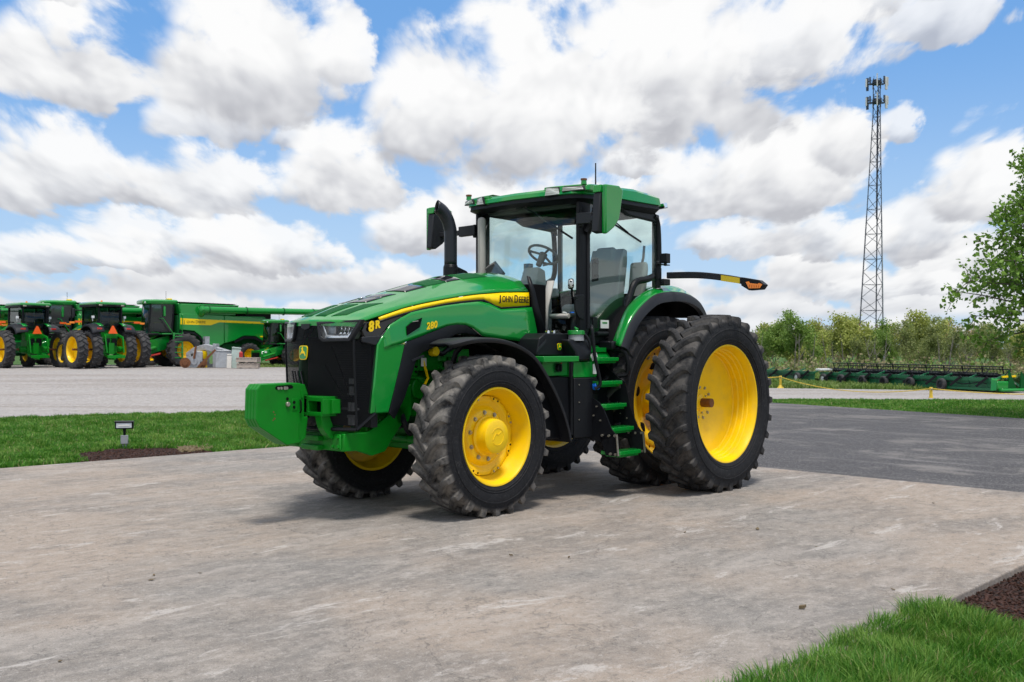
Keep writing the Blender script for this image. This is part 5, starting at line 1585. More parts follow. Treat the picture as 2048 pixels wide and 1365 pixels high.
Pr = scatter([(7.9, 30.4), (18.5, 12.8), (30, 32.0), (7.6, 33.1)], 130000, keep_far)
blades('far_lawn', Pr, .075, .03, .5, M_BLADE)
M_BLADE2 = blade_material('rough_grass_blade', (0.095, 0.180, 0.028), (0.185, 0.290, 0.055), (0.270, 0.300, 0.110))
Pr = scatter([(5.0, 45.0), (28.0, 37.0), (36, 60.0), (5, 64.0)], 90000, keep_far)
blades('rough_grass', Pr, .20, .05, .6, M_BLADE2)
Pm = scatter([(-24, 55.0), (4, 57.0), (4, 66.0), (-34, 64.0)], 30000, lambda P: P[:, 0] > -18)
blades('lot_edge_grass', Pm, .16, .05, .5, M_BLADE2)
def chips(name, P, mat, size=.05):
    n = len(P)
    a = rng.uniform(0, np.pi, n)
    L = size * rng.uniform(.4, 1.5, n)
    W = size * .28 * rng.uniform(.6, 1.5, n)
    tl = rng.uniform(-.5, .5, n)
    D = np.stack([np.cos(a), np.sin(a), tl], 1) * L[:, None] / 2
    N_ = np.stack([-np.sin(a), np.cos(a), rng.uniform(-.4, .4, n)], 1) * W[:, None] / 2
    T_ = np.array([0, 0, 1.0]) * (W * .5)[:, None]
    P = P + np.array([0, 0, 1.0]) * rng.uniform(0, .03, n)[:, None]
    V = np.stack([P - D - N_, P + D - N_, P + D + N_, P - D + N_, P - D - N_ + T_, P + D - N_ + T_, P + D + N_ + T_, P - D + N_ + T_], 1).reshape(-1, 3)
    b = np.arange(n)[:, None] * 8
    F = np.concatenate([b + np.array(q) for q in ([4, 5, 6, 7], [0, 1, 5, 4], [1, 2, 6, 5], [2, 3, 7, 6], [3, 0, 4, 7])], 0)
    o = bpy.data.objects.new(name, np_mesh(name, V, F, mat))
    COL.objects.link(o)
    return tag(o, kind='stuff')
M_CHIP = blade_material('bark_chip', (0.020, 0.011, 0.008), (0.120, 0.052, 0.036), (0.075, 0.036, 0.027))
def keep_mulch_l(P):
    d = -((P - np.array([-7.03, 13.9])) @ DN)
    s = (P - np.array([-7.03, 13.9])) @ DU
    return (d > .02) & (d < 1.55 * np.sqrt(np.clip(1 - ((s - 2.2) / 1.05) ** 2, 0, 1)))
chips('bark_mulch', scatter([(-7.0, 13.9), (-3.4, 17.1), (-4.7, 18.7), (-8.4, 15.4)], 34000, keep_mulch_l, .02), M_CHIP, .07)
chips('bark_mulch', scatter(strip(1.6, 5.5, .0, 2.4), 42000, lambda P: mulch_right(P) & (front_d(P) > .03), .004), M_CHIP, .042)
M_STRAW = blade_material('dry_clippings', (0.20, 0.15, 0.08), (0.30, 0.24, 0.14), (0.24, 0.19, 0.10))
chips('dry_clippings', scatter([(-5.25, 16.1), (-4.9, 16.45), (-5.1, 16.95), (-5.5, 16.7)], 420, None, .05), M_STRAW, .10)
# ---------------------------------------------------------------- machines parked on the lot
def part(m, name, mat, parent, **kw):
    return m.build(name, mat, parent, **kw)
def at_px(px, dist):
    return ((px - 1024) / F_PX * dist, dist)
GLASS_DK = glass_material('parked_cab_glass', (0.42, 0.52, 0.53), 1.0)
BG_RUB = material('parked_rubber', (0.028, 0.029, 0.032), 0.75, var=0.4, vscale=6, dirt=(0.11, 0.10, 0.095), dirt_amt=0.5, dirt_scale=5)
TYRE_BR = tyre_builder(1.028, .050, .255, .23, .668, .21, 20, ZR, lug_w=.07, seg=40, nsec=5).mesh('tyre', BG_RUB, 40)
TYRE_BF = tyre_builder(.80, .045, .232, .205, .478, .205, 18, ZF, lug_w=.07, seg=36, nsec=5).mesh('tyre', BG_RUB, 40)
def rim_mesh(r, s, deep):
    m = MB()
    m.lathe([(q * r, y * s) for q, y in [(.99, -.2), (.94, -.12), (.92, .0), (.96, .15), (1.01, .2), (1.0, .215), (.97, .19), (.93, .10), (.90, .02), (.86, -deep), (.70, -deep - .02), (.45, -deep + .02), (.2, -deep), (.02, -deep)]], 32)
    m.lathe([(q * r, y * s) for q, y in [(.9, -.1), (.4, -.06), (.02, -.06)]], 32)
    return m.mesh('rim', YELLOW_WHEEL, 40)
RIM_B = {(k, s): rim_mesh(r, s, d) for k, r, d in (('rear', .675, .12), ('front', .485, .02)) for s in (1, -1)}
def bg_wheel(root, name, x, y, z, kind, s):
    w = bpy.data.objects.new(name, None)
    COL.objects.link(w)
    w.parent = root
    w.location = (x, y, z)
    link(TYRE_BR if kind == 'rear' else TYRE_BF, 'tyre', w)
    link(RIM_B[kind, s], 'rim', w)
    for k in range(8):
        t_ = k * math.pi / 4
        if kind == 'rear':
            link(HOLE, 'rim_hole', w, (.46 * math.cos(t_), -.117 * s, .46 * math.sin(t_)), scale=(4, 1, 4))
    return w
def parked_tractor(label, loc, head, duals=True, group='tractors parked on the gravel lot'):
    """tractor seen from behind: x forward from the rear axle"""
    T = thing('parked_tractor', label, 'tractor', loc, head, group)
    for s in (1, -1):
        bg_wheel(T, 'rear_wheel', 0, (.92 if duals else 1.5) * s, ZR, 'rear', s)
        if duals:
            bg_wheel(T, 'rear_outer_wheel', 0, 1.72 * s, ZR, 'rear', s)
        bg_wheel(T, 'front_wheel', 3.05, .95 * s, ZF, 'front', s)
        m = MB(); m.cyl((0, .3 * s, ZR), (0, 1.9 * s, ZR), .055, n=12); part(m, 'axle_shaft', RUST, T)
        # fenders
        fp = catmull([(.95, 1.75), (.72, 2.06), (.35, 2.26), (0, 2.31), (-.35, 2.26), (-.68, 2.08), (-.80, 1.86)], 3)
        m = MB(); m.loft([[(x, y * s, z + d) for x, z in fp] for y, d in ((.55, .06), (.75, .06), (.98, .04), (1.16, 0), (1.20, -.10))]); part(m, 'rear_fender', CHARCOAL, T, solid=.03)
        m = MB(); m.loft([[(x, y * s, z + d) for x, z in fp[:-4]] for y, d in ((.52, .10), (.75, .085))]); part(m, 'fender_inner', GREEN, T, solid=.03)
        m = MB(); m.box((-.74, .80 * s, 2.10), (.05, .26, .09)); part(m, 'tail_lamp', RED, T, bevel=.01)
        # warning lamp arm
        m = MB(); m.tube([(.1, .95 * s, 2.45), (.05, 1.4 * s, 2.47), (.0, 1.75 * s, 2.44)], .03, 6); ar = part(m, 'lamp_arm', BLACK, T)
        m = MB(); m.box((-.03, 1.60 * s, 2.46), (.04, .34, .10)); part(m, 'arm_reflector', ORANGE, ar)
        m = MB(); m.box((.0, 1.92 * s, 2.41), (.06, .26, .10)); part(m, 'amber_lamp', AMBER, ar, bevel=.01)
        m = MB(); m.box((-.10, .86 * s, 2.72), (.10, .13, .13)); m.cyl((-.06, .86 * s, 2.5), (-.06, .86 * s, 2.68), .025, n=8); part(m, 'work_lamp', material('lamp_white', (.7, .72, .74), .2), T, bevel=.02)
        # pillars, mirrors
        for x, y in ((-.20, .62), (1.45, .72)):
            m = MB(); m.bar((x, y * s, 1.9), (x - .03, y * s, 3.28), .07, .08, (1, 0, 0)); part(m, 'cab_pillar', BLACK, T)
        m = MB(); m.box((1.35, 1.25 * s, 2.95), (.14, .12, .5)); m.bar((1.4, .75 * s, 3.1), (1.38, 1.2 * s, 3.1), .05, .06); part(m, 'mirror', CHARCOAL, T, bevel=.03)
        m = MB(); m.prism([(-.18, 1.95), (-.20, 3.26), (1.42, 3.26), (1.45, 1.85), (.9, 1.85), (.6, 2.25)], .70 * s, .71 * s); part(m, 'side_glass', GLASS_DK, T, smooth=0)
    m = MB(); m.loft([[(-.20 - .05 * (1 - (y / .6) ** 2), y, z) for y in np.linspace(-.6, .6, 9)] for z in (2.12, 2.5, 3.26)]); part(m, 'rear_glass', GLASS_DK, T, solid=.01)
    m = MB(); m.loft([[(1.55 + .1 * (1 - (y / .7) ** 2), y, z) for y in np.linspace(-.7, .7, 9)] for z in (1.85, 3.26)]); part(m, 'front_glass', GLASS_DK, T, solid=.01)
    m = MB(); m.loft([[(x, y, z) for x, y in ((-.35 - o_, -.80), (-.42 - o_, 0), (-.35 - o_, .80), (.3, .92), (1.5, .88), (1.72 + o_, .5), (1.75 + o_, 0), (1.72 + o_, -.5), (1.5, -.88), (.3, -.92))] for z, o_ in ((3.26, 0), (3.33, .03), (3.40, .03))], close_u=True, caps=True); part(m, 'roof_shell', BLACK, T, bevel=.02)
    m = MB(); m.loft([[(.65 + (x - .65) * k, y * k, z) for x, y in ((-.40, -.82), (-.46, 0), (-.40, .82), (.3, .94), (1.5, .90), (1.74, .5), (1.78, 0), (1.74, -.5), (1.5, -.90), (.3, -.94))] for z, k in ((3.39, 1.0), (3.46, 1.0), (3.52, .92), (3.55, .4))], close_u=True, caps=True); part(m, 'roof', GREEN, T, smooth=40)
    for y in (-.6, -.35, .35, .6):
        m = MB(); m.box((-.42, y, 3.345), (.06, .18, .075)); part(m, 'roof_lamp', CHARCOAL if abs(y) < .5 else STEEL, T, bevel=.01)
    m = MB(); m.box((.35, .12, 2.3), (.5, .5, .6)); m.box((.15, .12, 2.72), (.14, .45, .5)); part(m, 'seat', GREY_DK, T, bevel=.08)
    m = MB(); m.bar((-.27, -.25, 3.15), (-.27, .15, 2.75), .02, .02, (1, 0, 0)); part(m, 'wiper', BLACK, T)
    # rear housing, SMV triangle, three point hitch
    m = MB(); m.box((.2, 0, 1.15), (.9, .80, .75)); m.box((.1, 0, 1.75), (.5, .95, .55)); m.cyl((0, -.75, ZR), (0, .75, ZR), .17, .17, 20); part(m, 'rear_housing', GREEN_CAST, T, bevel=.04)
    m = MB(); m.plate([(-.56, -.25, 1.84), (-.56, .25, 1.84), (-.56, .04, 2.26), (-.56, -.04, 2.26)], (-.02, 0, 0)); part(m, 'warning_triangle', ORANGE, T)
    m = MB()
    for s in (1, -1):
        m.bar((-.3, .32 * s, 1.80), (-.72, .48 * s, 1.62), .09, .12); m.bar((-.70, .48 * s, 1.66), (-.86, .46 * s, .82), .07, .09, (1, 0, 0)); m.bar((-.2, .36 * s, .75), (-.98, .44 * s, .62), .07, .11)
        m.bar((-.86, .46 * s, 1.1), (-.5, .40 * s, .9), .05, .05)
    m.box((-.95, 0, .62), (.12, .95, .16)); m.box((-.42, 0, 1.78), (.14, .70, .14)); m.box((-.35, 0, 1.05), (.16, .30, .6)); m.box((-.5, 0, .5), (.6, .12, .09))
    part(m, 'hitch', GREEN_CAST, T, bevel=.012)
    m = MB(); m.box((-.30, .20, 1.42), (.1, .3, .35)); m.box((-.28, -.2, 1.4), (.1, .25, .4)); m.tube([(-.3, .1, 1.6), (-.4, .15, 1.3), (-.35, .1, 1.1)], .03, 6); part(m, 'remote_valves', BLACK, T)
    m = MB(); m.box((-.38, .05, 1.95), (.03, .04, .04)); part(m, 'blue_coupler', BLUE, T)
    # hood and front
    m = MB(); m.loft([[(x, -.5, 1.5), (x, -.55, z - .25), (x, -.35, z), (x, .35, z), (x, .55, z - .25), (x, .5, 1.5)] for x, z in ((1.7, 2.45), (2.6, 2.35), (3.6, 2.1), (4.3, 1.9))], caps=True); part(m, 'hood', GREEN, T, bevel=.03)
    for s in (1, -1):
        m = MB(); m.plate([(1.75, .562 * s, 2.2), (3.9, .562 * s, 1.82), (3.9, .562 * s, 1.76), (2.6, .562 * s, 1.98), (1.75, .562 * s, 2.02)], (0, .004 * s, 0)); part(m, 'yellow_stripe', YELLOW, T)
    m = MB(); m.box((4.35, 0, 1.45), (.12, .95, .85)); m.box((4.6, 0, 1.0), (.5, .8, .4)); part(m, 'front_support', BLACK, T, bevel=.03)
    m = MB(); m.box((2.2, 0, 1.1), (3.6, .5, .6)); m.box((3.05, 0, .75), (.3, 1.5, .25)); part(m, 'chassis', GREEN_DK, T, bevel=.03)
    m = MB(); m.cyl((.1, .3, 3.5), (.1, .3, 3.62), .08, .03, 12); part(m, 'beacon', AMBER, T)
    return T
HEAD = math.radians(90 + 47)
lx = lambda px, d: (at_px(px, d)[0], d, h1(at_px(px, d)[0], d) + .004)
parked_tractor('green tractor with dual rear wheels parked facing away, orange triangle on its back', lx(216, 54.0), HEAD, True)
parked_tractor('green tractor with single rear wheels on rusty axles facing away at the lot edge', lx(66, 55.0), HEAD, False)
parked_tractor('green tractor cut off by the picture edge beyond the single wheeled one', lx(-62, 58.0), HEAD, False)

# ---------------------------------------------------------------- combine harvesters
def drive_wheel(root, name, x, y, R_, w_, s, rim_r):
    w = bpy.data.objects.new(name, None)
    COL.objects.link(w)
    w.parent = root
    w.location = (x, y, R_ - .03)
    key = ('cw', R_)
    if key not in MATS:
        MATS[key] = tyre_builder(R_, .055, w_, w_ * .9, rim_r, w_ * .85, 16, R_ - .03, lug_w=.09, seg=36, nsec=5).mesh('tyre', BG_RUB, 40)
    link(MATS[key], 'tyre', w)
    m = MB(); m.lathe([(q * rim_r, y_ * s) for q, y_ in [(.98, -w_ * .8), (.9, 0), (1.0, w_ * .84), (1.0, w_ * .9), (.96, w_ * .8), (.88, .05), (.5, .02), (.35, .08), (.02, .08)]], 28)
    part(m, 'rim', YELLOW_WHEEL, w)
    return w
def combine(label, loc, head, group='combine harvesters parked in a diagonal row'):
    """x forward from the front axle, y left"""
    C = thing('combine_harvester', label, 'combine', loc, head, group)
    for s in (1, -1):
        drive_wheel(C, 'front_wheel', 0, 1.35 * s, .98, .36, s, .50)
        drive_wheel(C, 'rear_wheel', -3.95, 1.30 * s, .70, .26, s, .36)
        sy = 1.52 * s
        # side panels: front, rear; lower edge swept over the wheels
        m = MB(); m.prism([(.30, 3.05), (-2.35, 2.98), (-2.35, 1.35), (-1.75, .98), (-1.35, 1.05), (-.95, 1.75), (-.55, 2.05), (.30, 2.12)], sy, sy - .12 * s); part(m, 'side_panel', GREEN, C, bevel=.03)
        m = MB(); m.prism([(-2.37, 2.98), (-5.65, 2.80), (-5.75, 1.95), (-5.55, 1.60), (-4.75, 1.50), (-4.30, 1.78), (-3.55, 1.80), (-2.95, 1.50), (-2.37, 1.35)], sy, sy - .12 * s); part(m, 'side_panel', GREEN, C, bevel=.03)
        m = MB(); m.prism([(.30, 2.05), (-.55, 1.98), (-.95, 1.68), (-1.40, 1.0), (-1.30, 1.0), (-.80, 1.75), (-.45, 1.90), (.30, 1.95)], sy + .01 * s, sy - .10 * s); m.prism([(-2.95, 1.46), (-3.55, 1.76), (-4.30, 1.74), (-4.80, 1.46), (-4.70, 1.38), (-4.25, 1.60), (-3.60, 1.62), (-3.05, 1.38)], sy + .01 * s, sy - .10 * s); split_build(m, 'arch_trim', BLACK, C)
        # stripe: wide lettered end, narrow tail
        m = MB(); m.prism([(.25, 2.78), (-1.45, 2.72), (-5.45, 2.62), (-5.45, 2.50), (-2.05, 2.58), (-1.55, 2.40), (.25, 2.42)], sy + .004 * s, sy - .01 * s); part(m, 'yellow_stripe', YELLOW, C)
        m = MB(); m.box((-5.25, sy + .004 * s, 2.28), (.28, .012, .16)); m.box((-4.75, sy + .004 * s, 1.98 - .22), (.32, .012, .07)); split_build(m, 'model_mark', YELLOW, C)
        # tank walls and rails
        m = MB(); m.box((-1.4, 1.25 * s, 3.30), (3.3, .5, .62)); part(m, 'tank_side', GREEN, C, bevel=.04)
        m = MB(); m.box((.10, 1.30 * s, 3.35), (.10, .20, .32)); part(m, 'corner_vent', DARK, C)
        m = MB(); m.box((.16, 1.10 * s, 3.48), (.08, .12, .12)); part(m, 'tank_lamp', material('lamp_white', (.7, .72, .74), .2), C, bevel=.02)
        m = MB(); m.box((1.0, 1.05 * s, 3.15), (.12, .12, .55)); m.bar((.9, .85 * s, 3.45), (1.0, 1.05 * s, 3.45), .05, .05); part(m, 'mirror', GREEN, C, bevel=.03)
        # cab pillars
        for x, y in ((1.75, .62), (.55, .92)):
            m = MB(); m.bar((x, y * s, 1.95), (x - .12, y * s, 3.62), .09, .10, (1, 0, 0)); part(m, 'cab_pillar', BLACK, C)
        m = MB(); m.plate([(1.72, .66 * s, 2.0), (.58, .94 * s, 2.0), (.46, .94 * s, 3.6), (1.60, .66 * s, 3.6)], (0, .01 * s, 0)); part(m, 'side_glass', GLASS_DK, C, smooth=0)
        # lower chassis bits
        m = MB(); m.box((-.9, 1.0 * s, 1.3), (1.2, .5, .6)); m.box((-3.0, 1.0 * s, 1.2), (1.3, .4, .6)); part(m, 'chassis_side', GREEN_DK, C, bevel=.04)
        m = MB(); m.box((-5.2, 1.1 * s, 1.35), (.9, .5, .5)); m.box((-4.9, .9 * s, 1.0), (.6, .4, .3)); part(m, 'rear_frame', GREEN_CAST, C, bevel=.04)
        m = MB(); m.box((-3.95, .95 * s, .70), (.3, .5, .25)); part(m, 'rear_axle', GREEN_CAST, C, bevel=.03)
    # brand print on the near stripe
    for (s_, sz, x) in (('J', .24, .05), ('OHN', .20, -.10), ('D', .24, -.62), ('EERE', .20, -.80)):
        o_ = link(text_mesh('stripe_lettering', s_, sz, BLACK, space=1.0), 'stripe_lettering', C, (x, 1.530, 2.50))
        o_.rotation_euler = Matrix(((-1, 0, 0), (0, 0, 1), (0, 1, 0))).to_euler()
    # body core, tank, engine deck
    m = MB(); m.box((-2.4, 0, 2.1), (5.4, 2.4, 1.7)); part(m, 'body', GREEN_DK, C, bevel=.05)
    m = MB(); m.loft([[(.25, -1.4, 3.05), (.25, 1.4, 3.05), (-3.1, 1.4, 3.0), (-3.1, -1.4, 3.0)], [(.35, -1.45, 3.62), (.35, 1.45, 3.62), (-3.3, 1.45, 3.60), (-3.3, -1.45, 3.60)]], close_u=True, caps=True); part(m, 'grain_tank', GREEN, C, bevel=.03)
    m = MB(); m.loft([[(.0, -1.2, 3.6), (.0, 1.2, 3.6), (-2.9, 1.2, 3.6), (-2.9, -1.2, 3.6)], [(.3, -1.5, 3.72), (.3, 1.5, 3.72), (-3.2, 1.5, 3.66), (-3.2, -1.5, 3.66)]], close_u=True, caps=True); part(m, 'tank_cover', GREEN, C)
    m = MB(); m.box((-4.4, 0, 3.0), (2.2, 2.2, .35)); m.box((-4.0, .4, 3.25), (1.0, 1.0, .25)); part(m, 'engine_deck', DARK, C, bevel=.05)
    m = MB(); m.cyl((-4.6, .9, 3.1), (-4.6, .9, 3.45), .12, n=12); m.box((-3.6, 1.0, 3.2), (.5, .3, .15)); split_build(m, 'deck_fitting', BLACK, C)
    m = MB(); m.loft([[(-5.55, -1.2, 1.5), (-5.55, 1.2, 1.5), (-5.55, 1.3, 2.8), (-5.55, -1.3, 2.8)], [(-6.6, -1.1, 1.3), (-6.6, 1.1, 1.3), (-6.3, 1.2, 2.7), (-6.3, -1.2, 2.7)]], close_u=True, caps=True); part(m, 'tail_hood', GREEN, C, bevel=.05)
    m = MB(); m.box((-5.95, 1.22, 2.35), (.35, .1, .7)); part(m, 'tail_screen', DARK, C)
    # folded unloading auger along the top, reaching past the tail
    m = MB(); m.cyl((-.95, 1.75, 3.28), (-9.2, 1.62, 3.30), .20, .185, 18); m.cyl((-.95, 1.75, 3.28), (-.95, 1.30, 2.95), .22, .22, 16); m.lathe([(.001, -.22), (.22, -.1), (.24, 0), (.22, .1), (.001, .22)], 16, (-.95, 1.75, 3.28)); ag = part(m, 'unloading_auger', GREEN, C)
    for x in (-1.3, -3.6, -6.0, -8.0):
        m = MB(); m.lathe([(.225, -.0), (.225, .0)], 16); m.cyl((x, 1.75 - .016 * (-.95 - x), 3.28), (x - .06, 1.75 - .016 * (-.95 - x), 3.28), .225, n=18); part(m, 'auger_band', GREEN_DK, ag)
    m = MB(); m.box((-3.2, 1.52, 3.15), (.1, .3, .12)); m.box((-2.0, 1.52, 3.50), (2.2, .12, .06)); part(m, 'auger_cradle', BLACK, C)
    # cab
    m = MB(); m.loft([[(1.75 + .16 * (1 - (y / .64) ** 2) - (z - 2) * .07, y, z) for y in np.linspace(-.64, .64, 9)] for z in (1.85, 2.6, 3.6)]); part(m, 'windscreen', GLASS_DK, C, solid=.01)
    m = MB(); m.box((.9, 0, 1.86), (1.9, 1.7, .14)); m.box((.5, 0, 2.7), (.1, 1.6, 1.6)); part(m, 'cab_shell', BLACK, C, bevel=.03)
    m = MB(); m.box((1.0, 0, 2.25), (.5, .5, .5)); m.box((.75, 0, 2.75), (.14, .48, .7)); part(m, 'cab_seat', GREY_DK, C, bevel=.08)
    m = MB(); m.cyl((1.45, 0, 1.9), (1.35, 0, 2.5), .05, n=8); m.box((1.3, -.4, 2.5), (.08, .3, .24)); m.cyl((1.35, 0, 2.5), (1.33, 0, 2.53), .19, n=16); part(m, 'cab_controls', GREEN_DK, C)
    m = MB(); m.loft([[(.95 + (x - .95) * k, y * k, z) for x, y in ((2.05, .55), (2.10, 0), (2.05, -.55), (1.5, -.98), (.2, -1.02), (.2, 1.02), (1.5, .98))] for z, k in ((3.58, .95), (3.64, 1), (3.76, 1), (3.84, .9), (3.86, .4))], close_u=True, caps=True); part(m, 'cab_roof', GREEN, C, smooth=40)
    for y in (-.6, -.25, .05, .30, .62):
        m = MB(); m.box((2.06 - .25 * y * y, y, 3.66), (.06, .15, .10)); part(m, 'roof_lamp', material('lamp_white', (.7, .72, .74), .2), C, bevel=.02)
    m = MB(); m.box((.4, .1, 3.90), (.25, .35, .10)); part(m, 'receiver', YELLOW, C, bevel=.03)
    m = MB(); m.cyl((.3, -.7, 3.8), (.3, -.7, 4.4), .01, n=6); part(m, 'antenna', BLACK, C)
    # ladder and hand rails on the left
    m = MB(); m.box((.75, 1.25, 1.88), (1.1, .6, .07)); part(m, 'cab_platform', GREEN, C, bevel=.01)
    for k in range(5):
        m = MB(); m.box((.42, 1.62, .52 + .30 * k), (.46, .22, .045)); part(m, 'ladder_step', GREEN, C, bevel=.008)
    m = MB(); m.bar((.18, 1.60, .45), (.18, 1.60, 1.95), .04, .10); m.bar((.66, 1.60, .45), (.66, 1.60, 1.95), .04, .10); part(m, 'ladder_rail', GREEN, C)
    m = MB()
    m.tube([(.18, 1.60, 1.9), (.14, 1.62, 2.9), (.14, 1.55, 3.0)], .022, 6); m.tube([(.70, 1.60, 1.9), (1.25, 1.55, 2.75), (1.28, 1.1, 2.75)], .022, 6); m.tube([(.2, 1.62, 1.3), (.2, 1.72, 2.9)], .018, 6)
    part(m, 'hand_rail', GREEN, C)
    # feeder house reaching forward and down
    m = MB(); m.loft([[(.6, -.75, 1.85), (.6, .75, 1.85), (.6, .75, 1.05), (.6, -.75, 1.05)], [(2.5, -.80, 1.25), (2.5, .80, 1.25), (2.6, .80, .45), (2.6, -.80, .45)]], close_u=True, caps=True); part(m, 'feeder_house', GREEN, C, bevel=.04)
    m = MB(); m.box((2.64, 0, .86), (.08, 1.9, .95)); part(m, 'feeder_frame', GREEN_CAST, C, bevel=.03)
    m = MB(); m.box((2.70, 0, .86), (.03, 1.4, .6)); part(m, 'feeder_mouth', DARK, C)
    m = MB(); m.cyl((1.5, .98, 1.1), (2.5, .98, .8), .10, n=10); m.cyl((1.6, .86, 1.30), (1.6, 1.0, 1.30), .26, n=20); part(m, 'feeder_drive', GREEN_CAST, C)
    m = MB(); m.box((2.55, .82, 1.15), (.14, .05, .20)); m.box((2.2, .80, 1.2), (.2, .04, .12)); part(m, 'safety_label', WHITE, C)
    m = MB(); m.cyl((1.2, .95, .75), (2.3, .95, .52), .055, n=10); part(m, 'lift_cylinder', RED, C)
    m = MB(); m.box((-.3, 0, .95), (.8, 2.2, .5)); part(m, 'front_axle', BLACK, C, bevel=.03)
    m = MB(); m.box((-5.5, 1.2, .75), (.25, .12, .12)); part(m, 'tail_marker', YELLOW, C)
    return C
CH = math.atan2(-.62, -.785)
def comb_at(px_rear, d, label):
    x, y = at_px(px_rear, d)
    fx, fy = math.cos(CH), math.sin(CH)
    # rear wheel (left) lies at (-3.95, 1.30) in the machine's own frame
    ox = x - (-3.95 * fx - 1.30 * fy)
    oy = y - (-3.95 * fy + 1.30 * fx)
    return combine(label, (ox, oy, h1(ox, oy) + .006), CH)
comb_at(497, 60.5, 'green combine with lettered yellow stripe behind the scrap pile, auger folded back')
comb_at(300, 61.5, 'green combine half hidden behind the dual wheeled tractor')
comb_at(108, 63.0, 'green combine whose tail shows between the two leftmost tractors')
SM = comb_at(672, 60.0, 'smaller green harvester whose feeder house shows just left of the big tractor\'s nose')
for c_ in (0, 1, 2):
    SM.scale[c_] = .70
rx_, ry_ = at_px(672, 60.0)
SM.location.x = rx_ - .70 * (rx_ - SM.location.x)
SM.location.y = ry_ - .70 * (ry_ - SM.location.y)
SM.location.z = h1(SM.location.x, SM.location.y) + .006

# ---------------------------------------------------------------- scrap and pallets in front of the combine
def small(name, label, cat, px, d, rot=0.0):
    x = (px - 1024) / F_PX * d
    return thing(name, label, cat, (x, d, h1(x, d) + .012), rot)
t_ = small('steel_post', 'upright grey perforated steel channel standing in the scrap pile', 'steel post', 409, 55.6, .5)
m = MB(); m.box((0, 0, .95), (.05, .55, 1.5)); part(m, 'web', GALV, t_); m = MB(); m.box((.1, .27, .95), (.22, .04, 1.5)); m.box((.1, -.27, .95), (.22, .04, 1.5)); part(m, 'flange', GALV, t_)
m = MB()
for k in range(6):
    m.cyl((-.04, .0, .5 + .2 * k), (.03, .0, .5 + .2 * k), .05, n=8)
split_build(m, 'bolt_hole', DARK, t_)
m = MB(); m.box((0, 0, .1), (.7, .8, .2)); part(m, 'foot', GALV, t_)
t_ = small('frame_casting', 'long grey slanting machine frame in the scrap pile', 'frame', 420, 55.0, -.2)
m = MB(); m.loft([[(-1.2, -.15, z0), (-1.2, .15, z0), (-1.2, .15, z0 + .35), (-1.2, -.15, z0 + .35)] if False else [(x, -.15, z), (x, .15, z), (x, .15, z + h_), (x, -.15, z + h_)] for x, z, h_, z0 in ((-1.35, .55, .25, 0), (-.9, .80, .30, 0), (-.2, .95, .34, 0), (.5, .75, .36, 0), (1.2, .62, .3, 0))], close_u=True, caps=True); part(m, 'beam', GALV, t_, bevel=.03)
m = MB(); part(MB().box((-1.2, 0, .35), (.28, .3, .7)), 'leg', GALV, t_, bevel=.02); part(MB().box((1.1, 0, .35), (.28, .3, .7)), 'leg', GALV, t_, bevel=.02); part(MB().box((.35, .0, .65), (.2, .4, 1.3)), 'leg', GALV, t_, bevel=.02)
t_ = small('gear_casting', 'rusty wheel hubs and castings at the front left of the scrap pile', 'casting', 384, 54.2, .3)
for k, (x, z, r) in enumerate(((-.35, .28, .28), (.1, .33, .32), (.55, .26, .24))):
    m = MB(); m.lathe([(.02, -.12), (r * .5, -.12), (r * .55, -.05), (r, -.05), (r, .05), (r * .55, .05), (r * .5, .14), (.02, .14)], 20, (x, .15 * k, z)); part(m, 'hub', RUST if k != 1 else GALV, t_)
m = MB(); m.box((.3, .3, .6), (.5, .3, .6)); part(m, 'block', GALV, t_, bevel=.05)
m = MB(); m.bar((.1, 0, .5), (.2, .1, 1.15), .08, .08); part(m, 'rusty_bar', RUST, t_)
tag(part(MB().bar((-.45, 0, .06), (.45, .1, .98), .07, .10), 'rusty_brace', RUST, None, loc=Vector(((413 - 1024) / F_PX * 54.0, 54.0, h1(-16, 54) + .01))), 'rusty brown bar leaning across the scrap pile', 'steel bar')
m = MB(); m.lathe([(.001, 0), (.27, 0), (.28, .04), (.27, .30), (.28, .32), (.27, .60), (.28, .62), (.27, .9), (.001, .9)], 20); m.v = [(x, z, y + .0) for x, y, z in m.v]
tag(m.build('yellow_drum', YELLOW, None, loc=((404 - 1024) / F_PX * 55.0, 55.0, h1(-16, 55) + .01)), 'yellow drum half hidden in the scrap pile', 'drum')
for px, d, w, hh, col, lab, nm in ((446, 54.3, .78, .95, GALV, 'wide pale grey metal panel standing upright in the scrap pile', 'scrap_sheet'), (458, 53.6, .24, .75, material('pale_board', (.62, .60, .56), .7, var=.15), 'narrow white board standing before the grey panel', 'white_board'), (469, 53.8, .46, 1.12, material('pale_green_plate', (.38, .47, .44), .6, var=.2), 'pale green plate leaning beside the pallet stack', 'metal_plate')):
    x = (px - 1024) / F_PX * d
    m = MB(); m.box((0, 0, hh / 2), (w, .06, hh), (-.10, 0, 0)); m.box((0, .03, hh * .98 - .02), (w * 1.04, .10, .05), (-.10, 0, 0))
    o_ = m.build(nm, col, None, bevel=.01, loc=(x, d, h1(x, d) + .012)); o_.rotation_euler = (0, 0.03 if nm != 'metal_plate' else .10, .2); tag(o_, lab, {'scrap_sheet': 'metal sheet', 'white_board': 'board', 'metal_plate': 'plate'}[nm])
